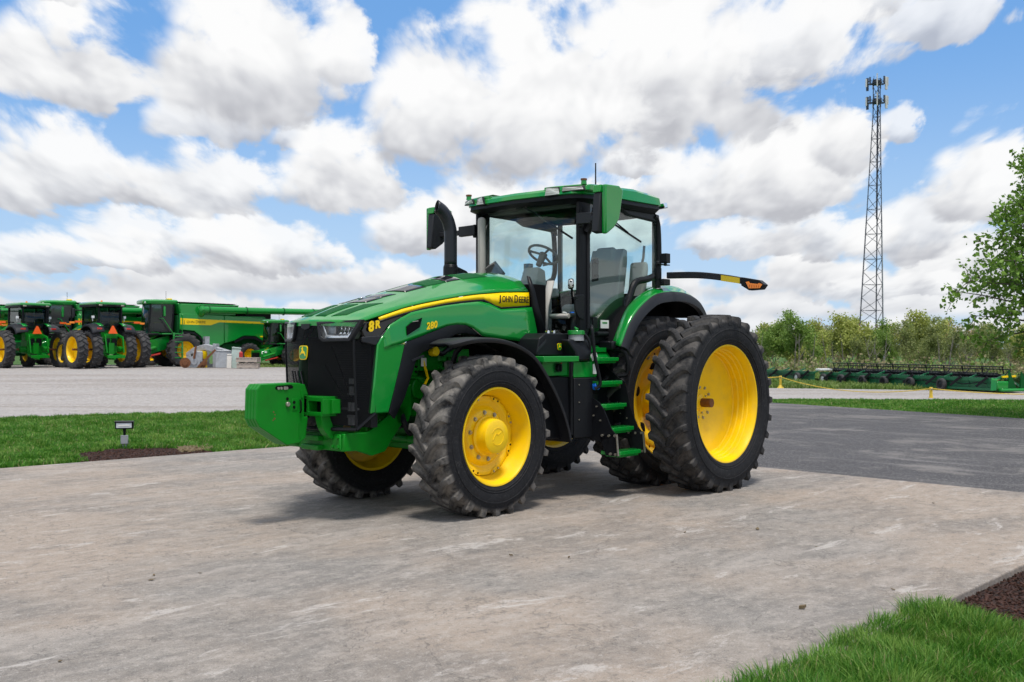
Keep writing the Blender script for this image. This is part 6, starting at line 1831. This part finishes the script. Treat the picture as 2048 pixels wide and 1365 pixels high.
for k in range(2):
    d = 53.6
    x = (497 - 1024) / F_PX * d
    t_ = thing('pallet', 'weathered wooden pallet, lower of the two in the stack' if k == 0 else 'weathered wooden pallet on top of the other beside the rear wheel of the combine', 'pallet', (x, d, h1(x, d) + .012 + .30 * k), .12 - .1 * k, 'stacked pallets')
    for yy in (-.40, 0, .40):
        m = MB(); m.box((0, yy, .14), (1.1, .09, .20)); part(m, 'stringer', WOOD, t_)
    for i in range(6):
        m = MB(); m.box((-.47 + .188 * i, 0, .255), (.14, .95, .028)); part(m, 'deck_board', WOOD, t_)
    for i in range(3):
        m = MB(); m.box((-.47 + .47 * i, 0, .028), (.14, .95, .026)); part(m, 'base_board', WOOD, t_)
x = (482 - 1024) / F_PX * 53.5
m = MB(); m.lathe([(.001, 0), (.10, 0), (.10, .24), (.04, .30), (.001, .31)], 14); m.v = [(a, c, b) for a, b, c in m.v]
tag(m.build('red_can', material('red_can_paint', (.4, .02, .02), .4), None, loc=(x, 53.5, h1(x, 53.5) + .012 + .585)), 'small red can on the pallet stack', 'can')

# ---------------------------------------------------------------- draper headers beyond the right-hand lawn
GREEN_HD = material('header_green', (0.006, 0.135, 0.050), 0.4, var=.12, vscale=4, dirt=(.03, .07, .03), dirt_amt=.3)
def header(label, p0, p1, reel, wheels, npan):
    p0, p1 = Vector((*p0, 0)), Vector((*p1, 0))
    L_ = (p1 - p0).length
    a_ = math.atan2(p1.y - p0.y, p1.x - p0.x)
    T = thing('draper_header', label, 'header', (p0.x, p0.y, h1(p0.x, p0.y) + .02), a_)
    dx = L_ / npan                                       # local x runs away from the camera, +y to the left (towards the lot)
    for i in range(npan):
        m = MB(); m.prism([(dx * i + .02, .17), (dx * (i + 1) - .02, .17), (dx * (i + 1) - .02, .44), (dx * i + .02, .44)], .10, .13); m.prism([(dx * i + .02, .42), (dx * (i + 1) - .02, .42), (dx * (i + 1) - .02, .47), (dx * i + .02, .47)], .08, .20); part(m, 'back_panel', GREEN_HD, T)
        m = MB(); m.bar((dx * (i + .25), .22, .58), (dx * (i + .50), .45, .22), .07, .09); part(m, 'support_arm', BLACK, T)
        m = MB(); m.bar((dx * (i + .02), .16, .50), (dx * (i + .02), -.30, .66), .05, .06); part(m, 'reel_support', GREEN_HD, T)
    m = MB(); m.box((L_ / 2, .14, .51), (L_, .12, .08)); m.box((L_ / 2, .16, .12), (L_, .14, .09)); part(m, 'main_beam', GREEN_HD, T)
    m = MB(); m.tube([(.4 + (L_ - .8) * i / 24, .21, .33 + .05 * math.sin(i * 1.7)) for i in range(25)], .02, 5); part(m, 'hydraulic_hose', BLACK, T)
    m = MB(); m.plate([(0, -.05, .18), (L_, -.05, .18), (L_, -1.1, .08), (0, -1.1, .08)], (0, 0, .03)); part(m, 'draper_belt', BLACK, T)
    m = MB(); m.box((L_ / 2, -1.15, .08), (L_, .14, .05)); part(m, 'cutter_bar', GREEN_HD, T)
    for (x, kind) in wheels:
        w = bpy.data.objects.new('transport_wheel', None); COL.objects.link(w); w.parent = T; w.location = (x, .34, .235); w.rotation_euler = (0, 0, 0)
        m = MB(); m.lathe([(.14, -.08), (.20, -.09), (.235, -.06), (.24, 0), (.235, .06), (.20, .09), (.14, .08)], 24); part(m, 'tyre', BG_RUB, w)
        m = MB(); m.lathe([(.145, .06), (.12, .04), (.08, .06), (.02, .06)], 20); part(m, 'rim', WHITE if kind else CHARCOAL, w)
    if reel:
        m = MB(); m.cyl((.25, -.55, .62), (L_ - .1, -.55, .62), .07, n=12); rl = part(m, 'reel_tube', BLACK, T)
        nb = 10
        for k in range(nb + 1):
            x = .3 + (L_ - .5) * k / nb
            m = MB()
            for q in range(6):
                a = q * math.pi / 3 + .3
                m.bar((x, -.55, .62), (x, -.55 + .40 * math.cos(a), .62 + .36 * math.sin(a)), .03, .04, (1, 0, 0))
            part(m, 'reel_arm', BLACK, T)
        for q in range(6):
            a = q * math.pi / 3 + .3
            y, z = -.55 + .40 * math.cos(a), .62 + .36 * math.sin(a)
            m = MB(); m.cyl((.25, y, z), (L_ - .1, y, z), .022, n=6)
            for i in range(int(L_ / .16)):
                xx = .3 + .16 * i
                m.bar((xx, y, z), (xx, y - .03, z - .16), .012, .012, (1, 0, 0))
            part(m, 'reel_bat', BLACK, T)
        m = MB()
        for i in range(40):
            xx = .6 + i * .09
            m.box((xx, -.95, .24), (.045, .10, .16), taper=(.3, .3))
        split_build(m, 'knife_guard', material('guard_tan', (.45, .42, .34), .5), T)
        # end shield and crop dividers
        m = MB(); m.loft([[(-.12, .25, .1), (-.10, .2, .52), (-.10, -.5, .50), (-.12, -1.3, .10)], [(.10, .3, .08), (.12, .25, .56), (.12, -.5, .54), (.10, -1.3, .08)]], caps=False); m.box((0, -.2, .28), (.20, .8, .34)); part(m, 'end_shield', GREEN, T, bevel=.06)
        for i, y in enumerate((-.55, -1.05, -1.6)):
            m = MB(); m.plate([(-.10 - .1 * i, y - .22, .12), (-.10 - .1 * i, y + .22, .12), (-.12 - .1 * i, y + .16, .86 - .06 * i)], (.06, 0, 0)); part(m, 'crop_divider', GREEN_DK, T)
        m = MB(); m.box((-.12, -1.0, .10), (.3, 2.2, .12)); m.box((-.12, -1.95, .18), (.4, .36, .24)); part(m, 'divider_base', GREEN, T, bevel=.05)
        m = MB(); m.bar((-.05, -.1, .60), (-.05, -.75, .62), .06, .07); part(m, 'divider_light', YELLOW, T)
    m = MB(); m.box((L_ * .98, .10, .66), (.35, .7, .10)); part(m, 'top_box', WHITE if reel else GREEN_HD, T, bevel=.02)
    return T
header('green draper header with black reel lying on the grass before the wood', (18.4, 38.2), (14.85, 48.3), True, [(2.6, 0), (4.4, 0), (6.0, 0), (7.4, 0), (8.9, 0), (10.2, 1)], 8)
header('green draper header without reel, farther one reaching behind the rear wheel', (14.75, 48.9), (11.9, 58.5), False, [(1.2, 1), (5.6, 1)], 7)
# ---------------------------------------------------------------- trees, tower, posts, lamp, litter
def leaf_material(name, c0, c1, tr=0.35):
    return blade_material(name, c0, c1, tuple((a + b) / 2 * 1.1 for a, b in zip(c0, c1)))
BARK = material('bark', (0.105, 0.088, 0.072), 0.9, var=.35, vscale=7, bump=.5, bscale=30)
BARK_GREY = material('grey_bark', (0.15, 0.135, 0.12), 0.9, var=.3, vscale=7)
def limbs(r_, seed, height, spread, levels=3, trunk_r=.14, lean=.0):
    """branch skeleton: list of (points, radii) and the twig ends"""
    rg = random.Random(seed)
    segs, tips = [], []
    def grow(p, d, ln, rad, lev):
        pts, rs = [p], [rad]
        n = 4
        for i in range(n):
            d = (d + Vector((rg.uniform(-.22, .22), rg.uniform(-.22, .22), rg.uniform(-.05, .18)))).normalized()
            p = p + d * (ln / n)
            pts.append(p)
            rs.append(rad * (1 - .55 * (i + 1) / n))
        segs.append((pts, rs))
        if lev == 0:
            tips.extend(pts[2:])
            return
        if lev == 1:
            tips.append(pts[-1])
        k = rg.randint(3, 4) if lev > 1 else rg.randint(3, 5)
        for j in range(k):
            t_ = rg.uniform(.35, 1.0) if j else 1.0
            i = min(int(t_ * n), n)
            a = rg.uniform(0, 2 * math.pi)
            up = rg.uniform(.25, .85)
            nd = (d * .55 + Vector((math.cos(a) * spread, math.sin(a) * spread, up))).normalized()
            grow(pts[i], nd, ln * rg.uniform(.50, .78), rs[i] * rg.uniform(.5, .7), lev - 1)
    grow(Vector((0, 0, -.2)), Vector((lean, 0, 1)), height * .46, trunk_r, levels)
    return segs, tips
def leaf_cloud(tips, per, size, radius, seed, droop=0.0):
    rg = np.random.default_rng(seed)
    T = np.array([tuple(p) for p in tips])
    P = np.repeat(T, per, 0)
    n = len(P)
    P = P + rg.normal(0, radius, (n, 3)) * np.array([1, 1, .8])
    a = rg.normal(0, 1, (n, 3)); a /= np.linalg.norm(a, axis=1)[:, None]
    b = np.cross(a, rg.normal(0, 1, (n, 3))); b /= np.linalg.norm(b, axis=1)[:, None]
    s = size * rg.uniform(.6, 1.35, n)
    # leaf: a kite with a bent midrib
    A, B = a * s[:, None] * .5, b * s[:, None] * .40
    N_ = np.cross(a, b) * s[:, None] * .12
    V = np.stack([P - A, P + B * .9 - N_ - A * .1, P + A, P - B * .9 - N_ - A * .1], 1).reshape(-1, 3)
    i = np.arange(n)[:, None] * 4
    return V, np.concatenate([i + np.array([0, 1, 2]), i + np.array([0, 2, 3])], 0)
def tree_meshes(name, seed, height, spread, levels, trunk_r, per, size, radius, leaf, bark, nside=5):
    segs, tips = limbs(None, seed, height, spread, levels, trunk_r)
    m = MB()
    for pts, rs in segs:
        m.tube(pts, rs, nside, caps=False)
    tm = m.mesh('trunk', bark, 60, fix=False)
    if per:
        V, F = leaf_cloud(tips, per, size, radius, seed)
        cm = np_mesh('crown', V, F, leaf)
    else:
        cm = None
    top = max(p.z for p in tips)
    return tm, cm, top
L_GREEN = leaf_material('leaf_green', (0.130, 0.230, 0.040), (0.26, 0.38, 0.085))
L_YELL = leaf_material('leaf_yellow_green', (0.27, 0.33, 0.065), (0.46, 0.48, 0.14))
L_OLIVE = leaf_material('leaf_olive', (0.145, 0.185, 0.050), (0.28, 0.315, 0.12))
L_TAN = leaf_material('leaf_budding_tan', (0.38, 0.27, 0.14), (0.55, 0.42, 0.24))
L_BROWN = leaf_material('brush_brown', (0.21, 0.175, 0.095), (0.36, 0.30, 0.17))
PROTO = [tree_meshes('t', 11, 8, .75, 4, .14, 11, .23, .30, L_GREEN, BARK), tree_meshes('t', 23, 8, .70, 4, .13, 9, .22, .30, L_YELL, BARK), tree_meshes('t', 35, 8, .85, 4, .16, 6, .21, .30, L_OLIVE, BARK_GREY),
         tree_meshes('t', 47, 8, .8, 4, .13, 6, .20, .30, L_TAN, BARK_GREY), tree_meshes('t', 59, 8, .95, 4, .15, 7, .22, .30, L_OLIVE, BARK), tree_meshes('t', 63, 8, .9, 4, .15, 1, .14, .2, L_OLIVE, BARK_GREY)]
KIND = ['leafy mid green tree', 'yellow green spring tree', 'olive thin leaved tree', 'tan budding tree', 'broad olive tree', 'nearly bare grey tree']
def wood_tree(px, d, top_px, k, label, rot):
    x = (px - 1024) / F_PX * d
    z = h1(x, d)
    want = (HZ_PX - top_px) / F_PX * d + CAM_H - z
    tm, cm, top = PROTO[k]
    sc = want / top
    T = thing('wood_tree', label, 'tree', (x, d, z), rot, 'trees of the wood behind the header')
    T.scale = (sc, sc, sc)
    link(tm, 'trunk', T)
    link(cm, 'crown', T)
front_row = [(1452, 88, 672, 2, 'olive tree at the left end of the wood, low over the big rear tyre'), (1506, 96, 652, 4, 'first olive tree of the wood right of the big rear tyre'), (1540, 84, 628, 0, 'leafy green tree just right of the rear tyre, tall at the wood edge'), (1573, 92, 668, 1, 'low yellow green tree beside the tall leafy one'),
             (1606, 82, 624, 0, 'bright green round topped tree left of the tower'), (1645, 96, 664, 1, 'yellow green tree just left of the tower foot'), (1688, 100, 632, 1, 'pale yellow tree close left of the tower legs'), (1724, 82, 672, 2, 'thin olive tree in front of the tower foot'),
             (1764, 84, 662, 0, 'dense green tree right at the tower foot'), (1800, 80, 640, 4, 'broad dark olive tree right of the tower with forked trunk'), (1838, 92, 626, 1, 'yellow green tree top behind the broad olive one'), (1872, 80, 634, 4, 'big spreading olive tree in the middle of the right wood'),
             (1908, 84, 650, 2, 'thin olive tree with a leaning trunk below the maple'), (1937, 76, 664, 5, 'bare grey tree with slanting limbs below the maple'), (1975, 88, 648, 2, 'olive tree half covered by the maple leaves'), (2018, 66, 668, 5, 'small bare tree standing alone near the header end'), (2052, 90, 650, 1, 'yellow green tree at the right picture edge')]
back_row = [(1470, 128, 660, 1), (1505, 118, 650, 3), (1530, 134, 642, 1), (1556, 124, 646, 1), (1588, 138, 638, 3), (1622, 126, 636, 1), (1650, 116, 640, 4), (1675, 132, 628, 3), (1700, 128, 630, 1), (1728, 118, 642, 0), (1752, 136, 638, 4), (1778, 124, 640, 1), (1818, 130, 632, 3), (1852, 126, 636, 0), (1890, 134, 632, 1), (1925, 128, 638, 3), (1950, 118, 640, 4), (1975, 130, 642, 1), (2005, 126, 646, 4), (2040, 132, 650, 3)]
for i, (px, d, tp, k, lab) in enumerate(front_row):
    wood_tree(px, d, tp, k, lab, i * 1.7)
nth = ['first', 'second', 'third', 'fourth', 'fifth', 'sixth', 'seventh', 'eighth', 'ninth', 'tenth', 'eleventh', 'twelfth', 'thirteenth', 'fourteenth', 'fifteenth', 'sixteenth', 'seventeenth', 'eighteenth', 'nineteenth', 'twentieth']
for i, (px, d, tp, k) in enumerate(back_row):
    wood_tree(px, d, tp + (8 if i % 3 else 0), k, f'{KIND[k]} in the back row of the wood, {nth[i]} from the left', i * 2.3 + .5)
# undergrowth along the edge of the wood: one tangled mass
rg = np.random.default_rng(5)
n = 4200
ux = rg.uniform(12, 50, n); uy = rg.uniform(63, 108, n)
ok = (ux / uy > .16) & (ux / uy < .60)
ux, uy = ux[ok], uy[ok]
uz = H(ux, uy) + rg.uniform(.0, 1.0, len(ux)) ** 1.5 * (0.8 + .022 * (uy - 63))
for nm, mt, sel in (('undergrowth', L_BROWN, rg.random(len(ux)) < .45), ('undergrowth', L_OLIVE, rg.random(len(ux)) < .4), ('undergrowth', L_GREEN, rg.random(len(ux)) < .18)):
    V, F = leaf_cloud(np.stack([ux, uy, uz], 1)[sel], 14, .20, .38, 3)
    o = bpy.data.objects.new(nm, np_mesh(nm, V, F, mt)); COL.objects.link(o); tag(o, kind='stuff')
# young bare stems standing through the brush
m = MB()
rs_ = random.Random(12)
for i in range(60):
    y_ = rs_.uniform(66, 104)
    x_ = y_ * rs_.uniform(.19, .58)
    z_ = h1(x_, y_)
    hh = min(rs_.uniform(2.2, 5.0), CAM_H + (HZ_PX - 668) / F_PX * y_ - z_)
    a_ = rs_.uniform(-.25, .25)
    m.tube([(x_, y_, z_), (x_ + a_ * .4 * hh * .5, y_, z_ + hh * .5), (x_ + a_ * hh * .6, y_ + .2, z_ + hh)], [.05, .035, .01], 4, caps=False)
    for j in range(3):
        t0 = rs_.uniform(.4, .8)
        b_ = Vector((x_ + a_ * hh * .5 * t0, y_, z_ + hh * t0))
        m.tube([b_, b_ + Vector((rs_.uniform(-.6, .6), rs_.uniform(-.4, .4), rs_.uniform(.5, 1.1)))], [.022, .006], 3, caps=False)
tag(m.build('undergrowth_stems', BARK_GREY, fix=False, smooth=0), kind='stuff')
# far woods on the skyline, a long way behind the machines
rw = np.random.default_rng(31)
th = rw.uniform(-1.5, 1.5, 5200)
rr = rw.uniform(520, 640, 5200)
Xw, Yw = rr * np.sin(th), rr * np.cos(th)
Zw = H(Xw, Yw) + rw.random(5200) ** .8 * (4.0 + 2.2 * np.sin(th * 23) + 1.5 * np.sin(th * 61))
V, F = leaf_cloud(np.stack([Xw, Yw, np.maximum(Zw, H(Xw, Yw))], 1), 3, 3.4, 1.2, 8)
o = bpy.data.objects.new('far_woods', np_mesh('far_woods', V, F, L_OLIVE)); COL.objects.link(o); tag(o, kind='stuff')
# dark shrub by the header end
sh = thing('shrub', 'small dark green shrub beyond the header end at the right edge', 'shrub', ((2046 - 1024) / F_PX * 40, 40, h1(20, 40)))
V, F = leaf_cloud([(rg.normal(0, .30), rg.normal(0, .3), abs(rg.normal(.32, .16))) for _ in range(60)], 30, .09, .10, 9)
link(np_mesh('foliage', V, F, leaf_material('leaf_dark', (.02, .05, .015), (.05, .10, .03))), 'foliage', sh)
m = MB(); m.tube([(0, 0, 0), (.05, 0, .25), (.1, .05, .5)], [.03, .02, .01], 5); m.build('stem', BARK, sh)

# maple at the right edge: trunk outside the frame, crown reaching in
MD = 24.0
mx_ = (2215 - 1024) / F_PX * MD
MP = thing('maple_tree', 'leafy green maple reaching in from the right picture edge', 'tree', (mx_, MD, h1(mx_, MD)))
rgm = random.Random(4)
mt = MB()
mt.tube([(0, 0, -.2), (.03, .02, 1.0), (-.02, .05, 2.2), (.05, 0, 3.8), (0, .05, 5.5), (.05, 0, 7.2)], [.20, .165, .15, .12, .08, .03], 10)
tips = []
for k in range(78):
    z0 = rgm.uniform(2.1, 7.0)
    a = rgm.uniform(0, 2 * math.pi) if k > 38 else math.pi + rgm.uniform(-1.0, 1.0)
    reach = interp(z0, [1.7, 2.6, 3.6, 5.0, 6.6], [2.8, 3.4, 2.9, 2.6, 1.5]) * rgm.uniform(.66, 1.03)
    d = Vector((math.cos(a), math.sin(a), rgm.uniform(.0, .35)))
    p = Vector((0, 0, z0))
    pts, rs = [p.copy()], [.05 * (1.2 - z0 / 9)]
    for i in range(6):
        d = (d + Vector((rgm.uniform(-.2, .2), rgm.uniform(-.2, .2), rgm.uniform(-.16, .10)))).normalized()
        p = p + d * (reach / 6)
        pts.append(p.copy()); rs.append(rs[0] * (1 - .14 * (i + 1)))
        if i >= 1:
            for j in range(3):
                q = d.cross(Vector((rgm.uniform(-1, 1), rgm.uniform(-1, 1), rgm.uniform(-1, 1)))).normalized()
                e_ = p + q * rgm.uniform(.2, .55) + d * .2 + Vector((0, 0, -.08))
                mt.tube([p, (p + e_) / 2 + Vector((0, 0, .04)), e_], [.012, .008, .004], 4, caps=False)
                tips += [e_, (p + e_) / 2]
    mt.tube(pts, rs, 6, caps=False)
    tips.append(p)
mt.build('trunk', BARK, MP, fix=False, smooth=60)
V, F = leaf_cloud(tips, 10, .118, .10, 21)
link(np_mesh('crown', V, F, leaf_material('maple_leaf', (0.085, 0.195, 0.022), (0.24, 0.40, 0.060))), 'crown', MP)

# ---------------------------------------------------------------- lattice mast
TD = 118.0
tx = (1741 - 1024) / F_PX * TD
tz = h1(tx, TD)
TW = thing('lattice_mast', 'tall three legged lattice mast with antennas at its top behind the wood', 'mast', (tx, TD, tz))
top_z = (HZ_PX - 158) / F_PX * TD + CAM_H - tz
MAST = material('mast_steel', (0.045, 0.055, 0.075), 0.55, metal=.3, var=.3, vscale=.6)
MAST_RED = material('mast_rusty_steel', (0.20, 0.09, 0.06), 0.6, var=.3, vscale=.8)
def legp(k, z):
    f = z / top_z
    r = 1.72 + (.42 - 1.72) * min(1, f / .90)
    cxo = .75 * min(1, f / .9)
    a = (math.pi, math.radians(52), math.radians(-52))[k]
    return Vector((cxo + r * math.cos(a), r * math.sin(a), z))
NZ = 26
zz = [top_z * (1 - (1 - i / NZ) ** 1.12) for i in range(NZ + 1)]
for k in range(3):
    m = MB(); m.tube([legp(k, z) for z in zz if z < 8.2], .075, 6); m.build('leg_base', MAST_RED, TW)
    m = MB(); m.tube([legp(k, z) for z in zz if z >= 6.4], [.07 if z < 20 else .055 for z in zz if z >= 6.4], 6); m.build('leg', MAST, TW)
m = MB()
for i in range(NZ):
    for k in range(3):
        k2 = (k + 1) % 3
        a, b = (legp(k, zz[i]), legp(k2, zz[i + 1])) if i % 2 else (legp(k2, zz[i]), legp(k, zz[i + 1]))
        m.tube([a, b], .034, 4, caps=False)
        if i % 2 == 0:
            m.tube([legp(k, zz[i]), legp(k2, zz[i])], .030, 4, caps=False)
br = m.build('bracing', MAST, TW, fix=False); br['kind'] = 'stuff'
m = MB()
for z0, z1 in ((top_z * .55, top_z * .95),):
    a, b = legp(1, z0), legp(1, z1)
    m.bar(a + Vector((-.12, -.2, 0)), b + Vector((-.12, -.2, 0)), .26, .10, (1, 0, 0))
m.build('cable_run', material('cable_black', (.012, .016, .035), .6), TW)
m = MB(); m.bar(legp(2, 0) + Vector((.0, -.1, 0)), legp(2, top_z * .5) + Vector((0, -.1, 0)), .12, .06, (1, 0, 0)); m.build('cable_run', GALV, TW)
ANT = material('antenna_panel', (.55, .56, .55), .5)
for lev, z0 in enumerate((top_z - .55, top_z - 2.75)):
    m = MB()
    for k in range(3):
        a = 2 * math.pi * k / 3 + .5
        b = a + 2 * math.pi / 3
        p, q = Vector((.75 + 1.1 * math.cos(a), 1.1 * math.sin(a), z0)), Vector((.75 + 1.1 * math.cos(b), 1.1 * math.sin(b), z0))
        m.tube([p, q], .05, 5); m.tube([Vector((.75, 0, z0)), p], .05, 5); m.tube([p + Vector((0, 0, .35)), q + Vector((0, 0, .35))], .03, 5)
    m.build('antenna_frame', MAST, TW)
    for k in range(9):
        a = 2 * math.pi * k / 9 + .2
        c = Vector((.75 + 1.2 * math.cos(a), 1.2 * math.sin(a), z0 + .1))
        m = MB(); m.box(c, (.16 if k % 3 else .28, .12, 1.5 if k % 3 == 0 else .95), (0, 0, a)); m.build('antenna_panel', ANT if k % 2 == 0 else MAST, TW)
    m = MB(); m.box((.75, 0, z0 + .1), (.8, .8, .5)); m.build('radio_unit', MAST, TW)
m = MB(); m.cyl((.4, 0, top_z - .6), (.4, 0, top_z + .35), .02, n=5); m.build('lightning_rod', MAST, TW)

# ---------------------------------------------------------------- yellow posts and rope
POST_Y = material('post_yellow', (0.62, 0.44, 0.04), .6, var=.15)
def rope_post(px, py, hpx, label, flare):
    d = F_PX * (CAM_H + .085) / (py - HZ_PX)
    x = (px - 1024) / F_PX * d
    h_ = hpx / F_PX * d
    T = thing('rope_post', label, 'post', (x, d, h1(x, d)), 0, 'yellow posts of the rope fence')
    m = MB(); m.cyl((0, 0, 0), (0, 0, h_), .055, .05, 12); m.cyl((0, 0, h_ - .02), (0, 0, h_ + .02), .062, .05, 12); m.build('shaft', POST_Y, T)
    m = MB(); m.cyl((0, 0, 0), (0, 0, .05), .16 if flare else .08, .12 if flare else .07, 14); m.cyl((0, 0, .05), (0, 0, .14), .11 if flare else .06, .055, 14); m.build('base', POST_Y, T)
    m = MB(); m.lathe([(.02, -.012), (.03, 0), (.02, .012)], 10, (0, -.06, h_ - .05)); m.build('rope_eye', GALV, T)
    return Vector((x, d, h1(x, d) + h_ - .03))
pa = rope_post(1561, 777, 24, 'yellow rope post with a flared base by the gravel track', True)
pb = rope_post(1862, 797, 21, 'slim yellow rope post on the near edge of the gravel track', False)
def rope(a, b, sag, label):
    pts = []
    for i in range(15):
        t = i / 14
        p = a.lerp(b, t)
        p.z -= sag * 4 * t * (1 - t)
        p.z = max(p.z, h1(p.x, p.y) + .03)
        pts.append(p - a)
    m = MB(); m.tube(pts, .016, 6)
    tag(m.build('yellow_rope', POST_Y, None, loc=a), label, 'rope', 'ropes between the yellow posts')
rope(pa, Vector((6.5, 41.0, pa.z)), .05, 'yellow rope running left from the flared post behind the rear tyre')
rope(pa, pb, .33, 'yellow rope sagging to the ground between the two yellow posts')
rope(pb, Vector((20.5, 33.5, pb.z - .05)), .15, 'yellow rope running right from the slim post out of the picture')

# ---------------------------------------------------------------- ground floodlight
fx, fy = -6.42, 16.75
FL = thing('flood_light', 'small grey ground floodlight on a post in the mulch bed', 'floodlight', (fx, fy, h1(fx, fy)), .25)
m = MB(); m.cyl((-.022, 0, 0), (-.022, 0, .14), .012, n=8); m.cyl((.022, 0, 0), (.022, 0, .14), .012, n=8); m.build('conduit', GALV, FL)
m = MB(); m.box((0, 0, .205), (.115, .07, .145)); m.build('junction_box', GALV, FL, bevel=.008)
m = MB(); m.cyl((0, 0, .27), (0, 0, .36), .020, .024, 10); m.box((0, 0, .37), (.05, .04, .05)); m.build('knuckle', BLACK, FL, bevel=.005)
m = MB(); m.prism([(-.14, .385), (.14, .385), (.145, .50), (-.145, .50)], -.07, .06); m.box((0, -.02, .505), (.30, .15, .018)); m.build('lamp_head', BLACK, FL, bevel=.012)
m = MB(); m.box((.0, -.0745, .445), (.24, .012, .085)); m.build('lamp_glass', material('flood_glass', (.60, .64, .70), .25, coat=.6), FL, bevel=.004)
m = MB(); m.box((.0, -.083, .445), (.17, .004, .022)); m.build('lamp_tube', WHITE, FL)

# ---------------------------------------------------------------- dead leaves and crumbs on the concrete
LEAF_D = material('dead_leaf', (0.13, 0.095, 0.05), .8, var=.3, vscale=30)
spots = [(303, 1162, 'curled dead leaf lying at the lower left of the drive', .05), (308, 1152, 'smaller dead leaf just behind the curled one at lower left', .035), (400, 1148, 'dark dead leaf right of the pair at lower left', .03), (120, 1325, 'dark leaf scrap near the lower left corner of the drive', .035),
         (1515, 1060, 'long dead leaf in front of the rear wheels', .07), (1022, 1113, 'dark clod on the drive below the front wheel', .03), (1138, 1117, 'small brown clod right of the dark one below the front wheel', .03), (1370, 1066, 'dark clod left of the long dead leaf', .035),
         (1632, 1095, 'small dark clod right of the long dead leaf', .025), (1867, 1007, 'brown leaf near the asphalt edge', .06), (1605, 1219, 'thin dark twig scrap left of the front lawn', .05), (1786, 1181, 'tan leaf scrap near the drive kerb', .04)]
for i, (px, py, lab, s_) in enumerate(spots):
    d = F_PX * CAM_H / (py - HZ_PX)
    x = (px - 1024) / F_PX * d
    m = MB()
    ang = i * 1.9
    c, sn = math.cos(ang), math.sin(ang)
    out = [(-.5, 0, .02), (-.2, .24, .10), (.15, .20, .12), (.5, .02, .20), (.15, -.22, .08), (-.2, -.2, .06)]
    m.plate([(s_ * (a * c - b * sn), s_ * (a * sn + b * c), s_ * z + .002) for a, b, z in out], (0, 0, .003 if 'leaf' in lab else s_ * .35))
    tag(m.build('dead_leaf' if 'leaf' in lab else 'dirt_clod' if 'clod' in lab else 'twig', LEAF_D, None, loc=(x, d, .001), smooth=0), lab, 'leaf' if 'leaf' in lab else 'clod' if 'clod' in lab else 'twig', 'litter on the drive')
